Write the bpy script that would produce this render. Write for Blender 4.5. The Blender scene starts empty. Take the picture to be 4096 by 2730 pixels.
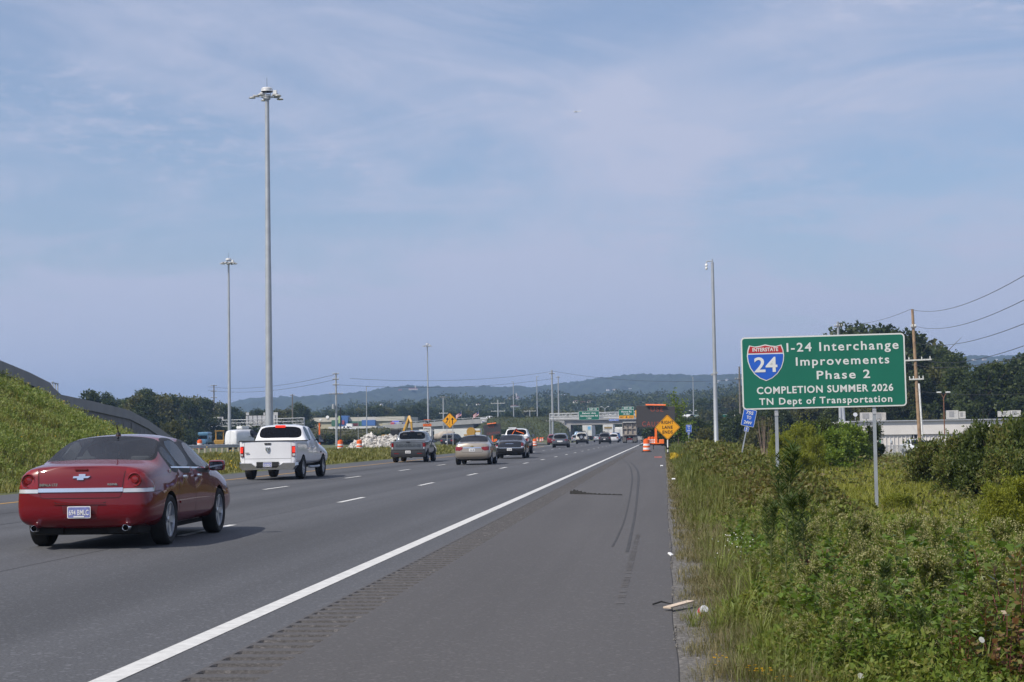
import bpy, bmesh, math, random
import numpy as np
from mathutils import Vector, Matrix
from mathutils.bvhtree import BVHTree
random.seed(7); RNG = np.random.default_rng(7)
SC = bpy.context.scene
COL = SC.collection
R = math.radians
# ------------------------------------------------------------------ camera (measured from the photograph, 4096 px wide)
F = 6800.0; CXP, CYP = 2048.0, 1365.0; CAMH = 1.38
_v = Vector(((2655-CXP)/F, -(1737-CYP)/F, -1)).normalized()
_r = R(1.15)
_u = Vector((-math.sin(_r), math.cos(_r), 0)); _u = (_u-_v*_u.dot(_v)).normalized()
_x = _v.cross(_u)
ROT = Matrix((_x, _v, _u))
cam_d = bpy.data.cameras.new('camera'); cam = bpy.data.objects.new('camera', cam_d); COL.objects.link(cam)
cam_d.sensor_width = 36; cam_d.lens = 36*F/4096; cam_d.clip_start = 0.1; cam_d.clip_end = 30000
cam.matrix_world = Matrix.Translation((0, 0, CAMH)) @ ROT.to_4x4()
SC.camera = cam
def ray(x, y): return ROT @ Vector(((x-CXP)/F, -(y-CYP)/F, -1))
def at(x, y, Y):
    d = ray(x, y); return Vector((0, 0, CAMH)) + d*(Y/d.y)
def gnd(x, y, z=0.0):
    d = ray(x, y); return Vector((0, 0, CAMH)) + d*((z-CAMH)/d.z)
def hor(x): return 1737-0.02*(x-2655)
# ------------------------------------------------------------------ sky and sun
SUN_DIR = Vector((0.66, 0.60, -1.0)).normalized()        # the way the light travels
EL = math.asin(-SUN_DIR.z); AZ = math.atan2(-SUN_DIR.x, -SUN_DIR.y)
w = bpy.data.worlds.new('World'); SC.world = w; w.use_nodes = True
nt = w.node_tree; nt.nodes.clear()
def wn(t, **k):
    n = nt.nodes.new(t)
    for a, b in k.items(): setattr(n, a, b)
    return n
L = nt.links.new
wo = wn('ShaderNodeOutputWorld'); bg = wn('ShaderNodeBackground'); bg.inputs[1].default_value = 0.125
sky = wn('ShaderNodeTexSky', sky_type='NISHITA', sun_disc=False, sun_elevation=EL, sun_rotation=AZ, altitude=200, air_density=1.0, dust_density=1.6, ozone_density=4.5)
tc = wn('ShaderNodeTexCoord'); sep = wn('ShaderNodeSeparateXYZ'); L(tc.outputs['Generated'], sep.inputs[0])
def mth(op, a, b=None, clamp=False):
    n = wn('ShaderNodeMath', operation=op, use_clamp=clamp)
    for i, q in enumerate((a, b)):
        if q is None: continue
        if isinstance(q, (int, float)): n.inputs[i].default_value = q
        else: L(q, n.inputs[i])
    return n.outputs[0]
zz = mth('MAXIMUM', sep.outputs[2], 0.0)
den = mth('ADD', zz, 0.16)
px_ = mth('DIVIDE', sep.outputs[0], den); py_ = mth('DIVIDE', sep.outputs[1], den)
cmb = wn('ShaderNodeCombineXYZ'); L(px_, cmb.inputs[0]); L(py_, cmb.inputs[1])
def noise(scale, detail, rough, sx, sy, rot, off=(0, 0, 0), dist=0.0):
    mp = wn('ShaderNodeMapping'); mp.inputs['Scale'].default_value = (sx, sy, 1); mp.inputs['Rotation'].default_value = (0, 0, rot); mp.inputs['Location'].default_value = off
    L(cmb.outputs[0], mp.inputs[0])
    n = wn('ShaderNodeTexNoise'); n.inputs['Scale'].default_value = scale; n.inputs['Detail'].default_value = detail; n.inputs['Roughness'].default_value = rough; n.inputs['Distortion'].default_value = dist
    L(mp.outputs[0], n.inputs['Vector']); return n.outputs['Fac']
def ramp(v, a, b, lo=0.0, hi=1.0):
    n = wn('ShaderNodeMapRange', interpolation_type='SMOOTHSTEP'); L(v, n.inputs[0])
    n.inputs[1].default_value = a; n.inputs[2].default_value = b; n.inputs[3].default_value = lo; n.inputs[4].default_value = hi
    return n.outputs[0]
c1 = ramp(noise(0.9, 7, 0.55, 0.9, 0.75, R(-24), (3.1, 1.7, 0), 0.6), 0.38, 0.60)          # broad veils
c2 = ramp(noise(2.2, 9, 0.62, 0.8, 1.1, R(-28), (0.4, 5.2, 0), 0.9), 0.42, 0.66)           # streaks
c3 = ramp(noise(26.0, 4, 0.55, 0.9, 0.8, R(20), (1, 2, 0)), 0.45, 0.72)                    # ripples
c3m = ramp(noise(1.1, 3, 0.5, 1.0, 1.3, 0.3, (7, 3, 0)), 0.52, 0.66)
cov = mth('ADD', mth('MULTIPLY', c1, 0.56), mth('MULTIPLY', c2, 0.34))
cov = mth('ADD', cov, mth('MULTIPLY', mth('MULTIPLY', c3, c3m), 0.34))
cov = mth('ADD', cov, 0.27)
cov = mth('ADD', cov, ramp(zz, 0.0, 0.16, 0.4, 0.0))
cov = mth('MINIMUM', cov, 0.97)
mx = wn('ShaderNodeMixRGB'); L(cov, mx.inputs[0]); L(sky.outputs[0], mx.inputs[1])
mx.inputs[2].default_value = (4.2, 4.55, 5.85, 1)
L(mx.outputs[0], bg.inputs[0]); L(bg.outputs[0], wo.inputs[0])
sd = bpy.data.lights.new('sun', 'SUN'); so = bpy.data.objects.new('sun', sd); COL.objects.link(so)
sd.energy = 4.9; sd.angle = R(0.7); sd.color = (1.0, 0.93, 0.82)
so.rotation_euler = SUN_DIR.to_track_quat('-Z', 'Y').to_euler()
SC.view_settings.view_transform = 'Standard'; SC.view_settings.look = 'None'; SC.view_settings.exposure = 0.0; SC.view_settings.gamma = 1.0
SC.cycles.volume_bounces = 0; SC.cycles.max_bounces = 8; SC.cycles.transparent_max_bounces = 12
# ------------------------------------------------------------------ materials
MATS = {}
def mat(name, col, rough=0.5, metal=0.0, coat=0.0, var=0.12, vscale=6.0, bump=0.0, bscale=40.0, emit=None, spec=0.5, detail=4):
    if name in MATS: return MATS[name]
    m = bpy.data.materials.new(name); m.use_nodes = True; n = m.node_tree.nodes; l = m.node_tree.links
    b = n['Principled BSDF']
    b.inputs['Roughness'].default_value = rough; b.inputs['Metallic'].default_value = metal
    b.inputs['Coat Weight'].default_value = coat; b.inputs['Coat Roughness'].default_value = 0.04; b.inputs['Specular IOR Level'].default_value = spec
    t = n.new('ShaderNodeTexCoord'); z = n.new('ShaderNodeTexNoise'); z.inputs['Scale'].default_value = vscale; z.inputs['Detail'].default_value = detail
    l.new(t.outputs['Object'], z.inputs['Vector'])
    mr = n.new('ShaderNodeMapRange'); l.new(z.outputs['Fac'], mr.inputs[0]); mr.inputs[1].default_value = 0.3; mr.inputs[2].default_value = 0.7
    mr.inputs[3].default_value = 1-var; mr.inputs[4].default_value = 1+var
    v = n.new('ShaderNodeVectorMath'); v.operation = 'SCALE'; v.inputs[0].default_value = col[:3]; l.new(mr.outputs[0], v.inputs['Scale'])
    l.new(v.outputs[0], b.inputs['Base Color'])
    if bump:
        z2 = n.new('ShaderNodeTexNoise'); z2.inputs['Scale'].default_value = bscale; z2.inputs['Detail'].default_value = 3; l.new(t.outputs['Object'], z2.inputs['Vector'])
        bp = n.new('ShaderNodeBump'); bp.inputs['Strength'].default_value = bump; bp.inputs['Distance'].default_value = 0.02
        l.new(z2.outputs['Fac'], bp.inputs['Height']); l.new(bp.outputs[0], b.inputs['Normal'])
    if emit:
        b.inputs['Emission Color'].default_value = (*emit[0], 1); b.inputs['Emission Strength'].default_value = emit[1]
    MATS[name] = m; return m
def glass(name, tint, refl=1.45):
    if name in MATS: return MATS[name]
    m = bpy.data.materials.new(name); m.use_nodes = True; n = m.node_tree.nodes; l = m.node_tree.links; n.clear()
    o = n.new('ShaderNodeOutputMaterial'); mi = n.new('ShaderNodeMixShader'); tr = n.new('ShaderNodeBsdfTransparent'); g = n.new('ShaderNodeBsdfGlossy'); fr = n.new('ShaderNodeFresnel')
    tr.inputs[0].default_value = (*tint, 1); g.inputs['Roughness'].default_value = 0.02; fr.inputs[0].default_value = refl
    geo = n.new('ShaderNodeNewGeometry')
    l.new(fr.outputs[0], mi.inputs[0]); l.new(tr.outputs[0], mi.inputs[1]); l.new(g.outputs[0], mi.inputs[2]); l.new(mi.outputs[0], o.inputs[0])
    MATS[name] = m; return m
def leafmat(name, cols, trans=0.3, nscale=0.6, rough=0.5, nmix=0.5):
    """cols: list of colours picked per leaf (random per island) shifted by a soft noise over space"""
    if name in MATS: return MATS[name]
    m = bpy.data.materials.new(name); m.use_nodes = True; n = m.node_tree.nodes; l = m.node_tree.links; n.clear()
    o = n.new('ShaderNodeOutputMaterial'); geo = n.new('ShaderNodeNewGeometry'); cr = n.new('ShaderNodeValToRGB')
    t = n.new('ShaderNodeTexCoord'); z = n.new('ShaderNodeTexNoise'); z.inputs['Scale'].default_value = nscale; z.inputs['Detail'].default_value = 3
    l.new(t.outputs['Object'], z.inputs['Vector'])
    mr = n.new('ShaderNodeMapRange'); mr.inputs[1].default_value = 0.3; mr.inputs[2].default_value = 0.7; l.new(z.outputs['Fac'], mr.inputs[0])
    mi = n.new('ShaderNodeMix'); mi.data_type = 'FLOAT'; mi.inputs[0].default_value = nmix
    l.new(geo.outputs['Random Per Island'], mi.inputs[2]); l.new(mr.outputs[0], mi.inputs[3])
    l.new(mi.outputs[0], cr.inputs[0])
    e = cr.color_ramp.elements
    while len(e) < len(cols): e.new(0.5)
    for i, c in enumerate(cols):
        e[i].position = i/(max(1, len(cols)-1)); e[i].color = (*c, 1)
    d = n.new('ShaderNodeBsdfPrincipled'); d.inputs['Roughness'].default_value = rough; d.inputs['Specular IOR Level'].default_value = 0.25
    tr = n.new('ShaderNodeBsdfTranslucent'); mx = n.new('ShaderNodeMixShader'); mx.inputs[0].default_value = trans
    l.new(cr.outputs[0], d.inputs['Base Color'])
    br = n.new('ShaderNodeVectorMath'); br.operation = 'MULTIPLY'; br.inputs[1].default_value = (1.3, 1.25, 0.5); l.new(cr.outputs[0], br.inputs[0]); l.new(br.outputs[0], tr.inputs[0])
    l.new(d.outputs[0], mx.inputs[1]); l.new(tr.outputs[0], mx.inputs[2]); l.new(mx.outputs[0], o.inputs[0])
    MATS[name] = m; return m
# ------------------------------------------------------------------ objects
def tag(o, label=None, cat=None, group=None, kind=None):
    if label: o['label'] = label
    if cat: o['category'] = cat
    if group: o['group'] = group
    if kind: o['kind'] = kind
    return o
def thing(name, label, cat, loc=(0, 0, 0), rz=0.0, group=None):
    o = bpy.data.objects.new(name, None); COL.objects.link(o); o.empty_display_size = 0.1
    o.location = loc; o.rotation_euler = (0, 0, rz); return tag(o, label, cat, group)
def copy_tree(o, parent=None):
    c = o.copy(); COL.objects.link(c)
    if parent is not None: c.parent = parent
    for ch in list(o.children): copy_tree(ch, c)
    return c
class MB:
    def __init__(s): s.v = []; s.f = []; s.m = []
    def add(s, vs, fs, mi=0):
        k = len(s.v); s.v.extend([tuple(p) for p in vs]); s.f.extend([tuple(i+k for i in f) for f in fs]); s.m.extend([mi]*len(fs)); return s
    def box(s, c, d, mi=0, rz=0.0, bev=0.0, rx=0.0, ry=0.0):
        hx, hy, hz = d[0]/2, d[1]/2, d[2]/2
        if bev > 0:
            bev = min(bev, hx*0.9, hy*0.9, hz*0.9)
            bm = bmesh.new(); bmesh.ops.create_cube(bm, size=1)
            for q in bm.verts: q.co = Vector((q.co.x*d[0], q.co.y*d[1], q.co.z*d[2]))
            bmesh.ops.bevel(bm, geom=bm.edges[:], offset=bev, segments=2, affect='EDGES', profile=0.6)
            bm.verts.index_update(); vs = [q.co.copy() for q in bm.verts]; fs = [[q.index for q in f.verts] for f in bm.faces]; bm.free()
        else:
            vs = [Vector((a*hx, b*hy, e*hz)) for e in (-1, 1) for a, b in ((-1, -1), (1, -1), (1, 1), (-1, 1))]
            fs = [(3, 2, 1, 0), (4, 5, 6, 7), (0, 1, 5, 4), (1, 2, 6, 5), (2, 3, 7, 6), (3, 0, 4, 7)]
        M = Matrix.Translation(c) @ Matrix.Rotation(rz, 4, 'Z') @ Matrix.Rotation(ry, 4, 'Y') @ Matrix.Rotation(rx, 4, 'X')
        return s.add([M @ q for q in vs], fs, mi)
    def tube(s, pts, rad, n=8, mi=0, cap=True):
        pts = [Vector(p) for p in pts]; k = len(pts)
        if not hasattr(rad, '__len__'): rad = [rad]*k
        vs = []; prev = None
        for i, p in enumerate(pts):
            d = (pts[min(i+1, k-1)]-pts[max(i-1, 0)]).normalized()
            a = Vector((0, 0, 1)) if abs(d.z) < 0.9 else Vector((1, 0, 0))
            if prev is not None: a = prev
            e1 = (a-d*a.dot(d)).normalized(); e2 = d.cross(e1); prev = e1
            for j in range(n):
                t = 2*math.pi*j/n; vs.append(p+(e1*math.cos(t)+e2*math.sin(t))*rad[i])
        fs = [(i*n+j, i*n+(j+1) % n, (i+1)*n+(j+1) % n, (i+1)*n+j) for i in range(k-1) for j in range(n)]
        if cap: fs += [tuple(range(n-1, -1, -1)), tuple((k-1)*n+j for j in range(n))]
        return s.add(vs, fs, mi)
    def lathe(s, prof, n=24, mi=0, M=None):
        vs = []
        for r_, z_ in prof:
            for j in range(n):
                t = 2*math.pi*j/n; vs.append(Vector((r_*math.cos(t), r_*math.sin(t), z_)))
        k = len(prof)
        fs = [(i*n+j, i*n+(j+1) % n, (i+1)*n+(j+1) % n, (i+1)*n+j) for i in range(k-1) for j in range(n)]
        if prof[0][0] > 1e-4: fs.append(tuple(range(n-1, -1, -1)))
        if prof[-1][0] > 1e-4: fs.append(tuple((k-1)*n+j for j in range(n)))
        if M is not None: vs = [M @ q for q in vs]
        return s.add(vs, fs, mi)
    def prism(s, poly, y0, y1, mi=0, M=None):
        """poly in (x, z), extruded along y from y0 (front, facing -y) to y1"""
        n = len(poly)
        ar = sum(poly[i][0]*poly[(i+1) % n][1]-poly[(i+1) % n][0]*poly[i][1] for i in range(n))
        if ar < 0: poly = poly[::-1]
        vs = [Vector((p[0], y0, p[1])) for p in poly]+[Vector((p[0], y1, p[1])) for p in poly]
        fs = [tuple(range(n)), tuple(range(2*n-1, n-1, -1))]+[(i, n+i, n+(i+1) % n, (i+1) % n) for i in range(n)]
        if M is not None: vs = [M @ q for q in vs]
        return s.add(vs, fs, mi)
    def build(s, name, mats, parent=None, smooth=False, loc=None, angle=None):
        me = bpy.data.meshes.new(name); me.from_pydata(s.v, [], s.f)
        if not isinstance(mats, (list, tuple)): mats = [mats]
        for m in mats: me.materials.append(m)
        if len(mats) > 1: me.polygons.foreach_set('material_index', s.m)
        if smooth:
            me.polygons.foreach_set('use_smooth', [True]*len(me.polygons))
            me.set_sharp_from_angle(angle=R(angle if angle else 35))
        me.update(); o = bpy.data.objects.new(name, me); COL.objects.link(o)
        if parent is not None: o.parent = parent
        if loc is not None: o.location = loc
        return o
def nmesh(name, V, Fq, mats, parent=None, smooth=False, mi=None):
    """numpy mesh: V (n,3), Fq (m,3|4)"""
    me = bpy.data.meshes.new(name); k = Fq.shape[1]
    me.vertices.add(len(V)); me.vertices.foreach_set('co', np.ascontiguousarray(V, np.float32).ravel())
    me.loops.add(Fq.size); me.loops.foreach_set('vertex_index', np.ascontiguousarray(Fq, np.int32).ravel())
    me.polygons.add(len(Fq)); me.polygons.foreach_set('loop_start', np.arange(0, Fq.size, k, dtype=np.int32))
    me.polygons.foreach_set('loop_total', np.full(len(Fq), k, np.int32))
    for m in (mats if isinstance(mats, (list, tuple)) else [mats]): me.materials.append(m)
    if mi is not None: me.polygons.foreach_set('material_index', np.ascontiguousarray(mi, np.int32))
    me.update(calc_edges=True); me.validate()
    if smooth: me.polygons.foreach_set('use_smooth', [True]*len(me.polygons))
    o = bpy.data.objects.new(name, me); COL.objects.link(o)
    if parent is not None: o.parent = parent
    return o
def text_obj(s, size, name, m, parent=None, M=None, bold=0.0, ext=0.004, space=1.0, width=1.0, align='CENTER'):
    """lettering in the local xz plane facing -y, its base line at z = 0"""
    c = bpy.data.curves.new('t', 'FONT'); c.body = s; c.size = size; c.align_x = align; c.extrude = ext; c.offset = bold; c.space_character = space; c.resolution_u = 3
    o = bpy.data.objects.new('t', c); COL.objects.link(o)
    bpy.context.view_layer.update()
    me = bpy.data.meshes.new_from_object(o.evaluated_get(bpy.context.evaluated_depsgraph_get()))
    bpy.data.objects.remove(o); bpy.data.curves.remove(c)
    T = Matrix.Rotation(R(90), 4, 'X') @ Matrix.Diagonal((width, 1, 1, 1))
    me.transform((M if M is not None else Matrix.Identity(4)) @ T)
    me.materials.clear(); me.materials.append(m); me.name = name
    q = bpy.data.objects.new(name, me); COL.objects.link(q)
    if parent is not None: q.parent = parent
    return q
def rrect(w, h, r, n=5, cx=0, cz=0):
    p = []
    for (sx, sz, a0) in ((1, -1, -90), (1, 1, 0), (-1, 1, 90), (-1, -1, 180)):
        for i in range(n+1):
            a = R(a0+90*i/n); p.append((cx+sx*(w/2-r)+r*math.cos(a), cz+sz*(h/2-r)+r*math.sin(a)))
    return p
def T(x=0, y=0, z=0): return Matrix.Translation((x, y, z))
# ------------------------------------------------------------------ leaf and blade clouds
def unit(a): return a/np.maximum(np.linalg.norm(a, axis=1, keepdims=True), 1e-9)
def leaves(P, D, Ln, Wd, fold=0.25, rng=RNG, tip=0.6):
    """one folded diamond leaf at each base point P along direction D"""
    n = len(P); D = unit(D); r_ = unit(rng.normal(size=(n, 3))); S = unit(np.cross(D, r_)); N = np.cross(S, D)
    Ln = np.broadcast_to(np.asarray(Ln, float), (n,))[:, None]; Wd = np.broadcast_to(np.asarray(Wd, float), (n,))[:, None]
    a = P; c = P+D*Ln; mid = P+D*Ln*(tip*0.75)
    b = mid+S*Wd/2+N*Wd*fold; d = mid-S*Wd/2+N*Wd*fold
    V = np.stack([a, b, c, d], 1).reshape(-1, 3); q = np.arange(n)[:, None]*4+np.array([[0, 1, 2, 3]])
    return V, q
def blades(P, H, W, lean, bend=0.5, rng=RNG, az=None):
    """grass blades: two quads each, tapering to the tip and bending over"""
    n = len(P); az = rng.uniform(0, 2*np.pi, n) if az is None else az
    d = np.stack([np.cos(az), np.sin(az), np.zeros(n)], 1); s = np.stack([-np.sin(az), np.cos(az), np.zeros(n)], 1)
    H = np.broadcast_to(np.asarray(H, float), (n,))[:, None]; W = np.broadcast_to(np.asarray(W, float), (n,))[:, None]; lean = np.broadcast_to(np.asarray(lean, float), (n,))[:, None]
    up = np.array([[0, 0, 1.0]])
    m = P+up*H*0.6+d*H*lean*0.4; t = P+up*H*(1-lean*bend*0.5)+d*H*lean
    V = np.stack([P-s*W/2, P+s*W/2, m+s*W*0.4, m-s*W*0.4, t+s*W*0.06, t-s*W*0.06], 1).reshape(-1, 3)
    k = np.arange(n)[:, None]*6
    q = np.concatenate([k+np.array([[0, 1, 2, 3]]), k+np.array([[3, 2, 4, 5]])], 1).reshape(-1, 4)
    return V, q
def join(parts):
    V = []; Q = []; Mi = []; k = 0
    for i, it in enumerate(parts):
        v, q = it[0], it[1]; V.append(v); Q.append(q+k); Mi.append(np.full(len(q), it[2] if len(it) > 2 else 0)); k += len(v)
    return np.concatenate(V), np.concatenate(Q), np.concatenate(Mi)
def smooth01(t): t = np.clip(t, 0, 1); return t*t*(3-2*t)
def vnoise(x, y, s, seed=0):
    """smooth value noise in numpy"""
    x = np.asarray(x, float)/s; y = np.asarray(y, float)/s
    xi = np.floor(x).astype(np.int64); yi = np.floor(y).astype(np.int64); fx = x-xi; fy = y-yi
    fx = fx*fx*(3-2*fx); fy = fy*fy*(3-2*fy)
    def h(a, b):
        k = (a*374761393+b*668265263+seed*974634777) & 0x7fffffff
        k = ((k ^ (k >> 13))*1274126177) & 0x7fffffff
        return ((k ^ (k >> 16)) & 0xffff)/65535.0
    return (h(xi, yi)*(1-fx)+h(xi+1, yi)*fx)*(1-fy)+(h(xi, yi+1)*(1-fx)+h(xi+1, yi+1)*fx)*fy
# ================================================================== the ground
def gz(X, Y):
    X = np.asarray(X, float); Y = np.asarray(Y, float)
    z = np.full(np.broadcast(X, Y).shape, -0.06)
    r = X-0.3
    z = z-0.5*smooth01(r/5.0)-0.75*smooth01((r-7)/16.0)-0.35*smooth01((Y-150)/80)*smooth01((r-3)/8)
    top = np.interp(Y, [-20, 60, 80, 96, 110, 122, 138, 160, 200], [5.3, 5.0, 4.6, 3.8, 2.6, 1.5, 0.4, 0.25, 0.1])
    t = np.clip((-18.8-X)/12.5, 0, 1)
    bank = top*(t**1.15)
    px = 2655+F*X/np.maximum(Y, 5.0)                                 # the crest of the bank dips towards its far end
    crest = np.interp(px, [-400, 0, 130, 260, 440, 530, 700, 900], [1450, 1578, 1642, 1716, 1788, 1830, 1862, 1880])
    lim = np.maximum(CAMH+(hor(px)-crest)/F*np.maximum(Y, 5.0), 0.1)
    bank = np.where(Y > 30, np.minimum(bank, lim), bank)
    z = z+np.where(X < -17.9, 0.08, 0)*1.0+bank
    z = z-2.2*smooth01((Y-560)/300)
    bump = (vnoise(X, Y, 2.2, 3)-0.5)*0.16+(vnoise(X, Y, 9.0, 4)-0.5)*0.3
    off = np.clip(np.maximum((X-0.4)/3, (-18.2-X)/3), 0, 1)
    return z+bump*off
def grid_mesh(name, xs, ys, zf, m, smooth=True):
    Xg, Yg = np.meshgrid(xs, ys); Z = zf(Xg, Yg)
    V = np.stack([Xg.ravel(), Yg.ravel(), Z.ravel()], 1); nx = len(xs); ny = len(ys)
    i = np.arange(nx-1)[None, :]+np.arange(ny-1)[:, None]*nx; i = i.ravel()
    return nmesh(name, V, np.stack([i, i+1, i+nx+1, i+nx], 1), m, smooth=smooth)
soil = mat('grassy_soil', (0.075, 0.085, 0.025), 0.95, var=0.45, vscale=0.35, bump=0.6, bscale=3, detail=8)
xs = np.concatenate([-np.geomspace(6000, 95, 24), np.arange(-92, -18, 1.0), [-18, -17.95, -17.8, -12, -6, -1, 0.0, 0.12, 0.3], np.arange(0.8, 50, 0.8), np.geomspace(51, 6000, 26)])
ys = np.concatenate([np.arange(-30, 240, 1.2), np.geomspace(241, 9000, 60)])
tag(grid_mesh('ground', xs, ys, gz, soil), kind='structure')
# ------------------------------------------------------------------ asphalt
def asphalt(name, col, streak=0.18, warm=1.0, speck=0.5, seed=0.0, lanes=()):
    m = bpy.data.materials.new(name); m.use_nodes = True; n = m.node_tree.nodes; l = m.node_tree.links; b = n['Principled BSDF']
    b.inputs['Roughness'].default_value = 0.82; b.inputs['Specular IOR Level'].default_value = 0.35
    t = n.new('ShaderNodeTexCoord')
    def nz(scale, sc, det=3, ro=0.5):
        mp = n.new('ShaderNodeMapping'); mp.inputs['Scale'].default_value = sc; mp.inputs['Location'].default_value = (seed, seed*2, 0); l.new(t.outputs['Object'], mp.inputs[0])
        z = n.new('ShaderNodeTexNoise'); z.inputs['Scale'].default_value = scale; z.inputs['Detail'].default_value = det; z.inputs['Roughness'].default_value = ro; l.new(mp.outputs[0], z.inputs['Vector']); return z.outputs['Fac']
    def mr(v, a, b_, lo, hi):
        q = n.new('ShaderNodeMapRange'); l.new(v, q.inputs[0])
        for i, k in enumerate((a, b_, lo, hi)): q.inputs[i+1].default_value = k
        return q.outputs[0]
    def mul(a, b_):
        q = n.new('ShaderNodeMath'); q.operation = 'MULTIPLY'; l.new(a, q.inputs[0])
        if isinstance(b_, float): q.inputs[1].default_value = b_
        else: l.new(b_, q.inputs[1])
        return q.outputs[0]
    f = mr(nz(1.0, (0.9, 0.012, 1), 4, 0.6), 0.3, 0.7, 1-streak, 1+streak)           # wear along the lanes
    f = mul(f, mr(nz(0.25, (1, 0.3, 1), 5, 0.6), 0.3, 0.7, 0.93, 1.07))             # patches
    f = mul(f, mr(nz(1.0, (3.0, 0.05, 1), 3), 0.3, 0.7, 0.96, 1.04))
    sp = nz(46.0, (1, 1, 1), 4, 0.75)
    f = mul(f, mr(sp, 0.3, 0.7, 1-speck, 1+speck))
    vo = n.new('ShaderNodeTexVoronoi'); vo.inputs['Scale'].default_value = 38; l.new(t.outputs['Object'], vo.inputs['Vector'])
    se = n.new('ShaderNodeSeparateColor'); l.new(vo.outputs['Color'], se.inputs[0])
    lt = n.new('ShaderNodeMath'); lt.operation = 'GREATER_THAN'; l.new(se.outputs[0], lt.inputs[0]); lt.inputs[1].default_value = 0.93
    ad = n.new('ShaderNodeMath'); ad.operation = 'MULTIPLY_ADD'; l.new(lt.outputs[0], ad.inputs[0]); ad.inputs[1].default_value = 0.55*speck*2; l.new(f, ad.inputs[2])
    for (xc, wd, amt) in lanes:                                                      # polished or oily wheel paths
        sx = n.new('ShaderNodeSeparateXYZ'); l.new(t.outputs['Object'], sx.inputs[0])
        q = n.new('ShaderNodeMath'); q.operation = 'SUBTRACT'; l.new(sx.outputs[0], q.inputs[0]); q.inputs[1].default_value = xc
        a_ = n.new('ShaderNodeMath'); a_.operation = 'ABSOLUTE'; l.new(q.outputs[0], a_.inputs[0])
        k = n.new('ShaderNodeMapRange'); k.interpolation_type = 'SMOOTHSTEP'; l.new(a_.outputs[0], k.inputs[0]); k.inputs[1].default_value = 0; k.inputs[2].default_value = wd; k.inputs[3].default_value = 1-amt; k.inputs[4].default_value = 1
        mm = n.new('ShaderNodeMath'); mm.operation = 'MULTIPLY'; l.new((ad if not isinstance(ad, bpy.types.NodeSocket) else ad).outputs[0], mm.inputs[0]); l.new(k.outputs[0], mm.inputs[1]); ad = mm
    v = n.new('ShaderNodeVectorMath'); v.operation = 'SCALE'; v.inputs[0].default_value = col; l.new(ad.outputs[0], v.inputs['Scale'])
    l.new(v.outputs[0], b.inputs['Base Color'])
    bp = n.new('ShaderNodeBump'); bp.inputs['Strength'].default_value = 0.5; bp.inputs['Distance'].default_value = 0.006; l.new(sp, bp.inputs['Height']); l.new(bp.outputs[0], b.inputs['Normal'])
    return m
XE, X1, X2, X3, XL = -3.25, -7.06, -11.15, -15.3, -17.85
road_m = asphalt('travel_lane_asphalt', (0.071, 0.073, 0.080), 0.13, speck=0.5, lanes=[((XE+X1)/2, 1.1, 0.26), ((X1+X2)/2, 1.1, 0.24), ((X2+X3)/2, 1.1, 0.22)])
sh_m = asphalt('shoulder_asphalt', (0.073, 0.070, 0.071), 0.10, speck=0.3, seed=5.0)
ramp_m = asphalt('ramp_asphalt', (0.10, 0.10, 0.105), 0.08, speck=0.3, seed=9.0)
def sheet(name, pts, z, m, kind='structure'):
    b = MB(); b.add([(p[0], p[1], z) for p in pts], [tuple(range(len(pts)))]); return tag(b.build(name, m), kind=kind)
def strip(name, line, wd, z, m):
    """ribbon along a polyline of (x, y)"""
    b = MB(); k = len(line); vs = []
    for i, p in enumerate(line):
        a = Vector(line[max(i-1, 0)]); c = Vector(line[min(i+1, k-1)]); d = (c-a).normalized(); nrm = Vector((d.y, -d.x))
        ww = wd[i] if hasattr(wd, '__len__') else wd
        for sgn in (-1, 1): q = Vector(p)+nrm*ww/2*sgn; vs.append((q.x, q.y, z))
    b.add(vs, [(2*i, 2*i+1, 2*i+3, 2*i+2) for i in range(k-1)]); return tag(b.build(name, m), kind='structure')
RY0, RY1 = -12.0, 640.0
bb = MB()
bb.add([(XL, RY0, 0), (-2.82, RY0, 0), (-2.82, RY1, 0), (XL, RY1, 0)], [(0, 1, 2, 3)])
tag(bb.build('road', road_m), kind='structure')
sheet('merge_lane', [(-24.5, 300), (XL-0.002, 215), (XL-0.002, 640), (-28, 640), (-28, 400)][::1], -0.004, ramp_m)
sheet('entrance_ramp', [(-60, 120), (-44, 120), (-30.5, 190), (XL-0.01, 262), (-24.0, 330), (-31, 240), (-41, 180)], 0.10, ramp_m)
# the right shoulder with milled rumble grooves: one sheet of real grooves between two flat ones
RX0, RX1 = -2.80, -2.36
b = MB(); ed = []
yy = list(np.concatenate([np.arange(-12, 120, 0.6), np.arange(120, 641, 20.0)]))
edge = [0.05+0.012*math.sin(y*0.35)+0.03*(float(vnoise(y, 0, 2.6, 2))-0.5) for y in yy]
b.add([(-2.82, RY0, 0), (RX0, RY0, 0), (RX0, RY1, 0), (-2.82, RY1, 0)], [(0, 1, 2, 3)])
k = len(yy); vs = []
for y, e in zip(yy, edge): vs += [(RX1, y, 0), (e, y, 0), (e+0.10, y, -0.09)]
b.add(vs, [q for i in range(k-1) for q in ((3*i, 3*i+1, 3*i+4, 3*i+3), (3*i+1, 3*i+2, 3*i+5, 3*i+4))])
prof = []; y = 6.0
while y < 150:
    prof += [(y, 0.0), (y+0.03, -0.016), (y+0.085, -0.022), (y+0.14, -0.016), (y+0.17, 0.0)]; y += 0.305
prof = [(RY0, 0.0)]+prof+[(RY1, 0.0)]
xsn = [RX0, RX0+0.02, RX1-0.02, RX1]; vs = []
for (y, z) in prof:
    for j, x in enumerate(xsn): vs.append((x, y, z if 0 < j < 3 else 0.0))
b.add(vs, [(4*i+j, 4*i+j+1, 4*i+j+5, 4*i+j+4) for i in range(len(prof)-1) for j in range(3)], 0)
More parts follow.
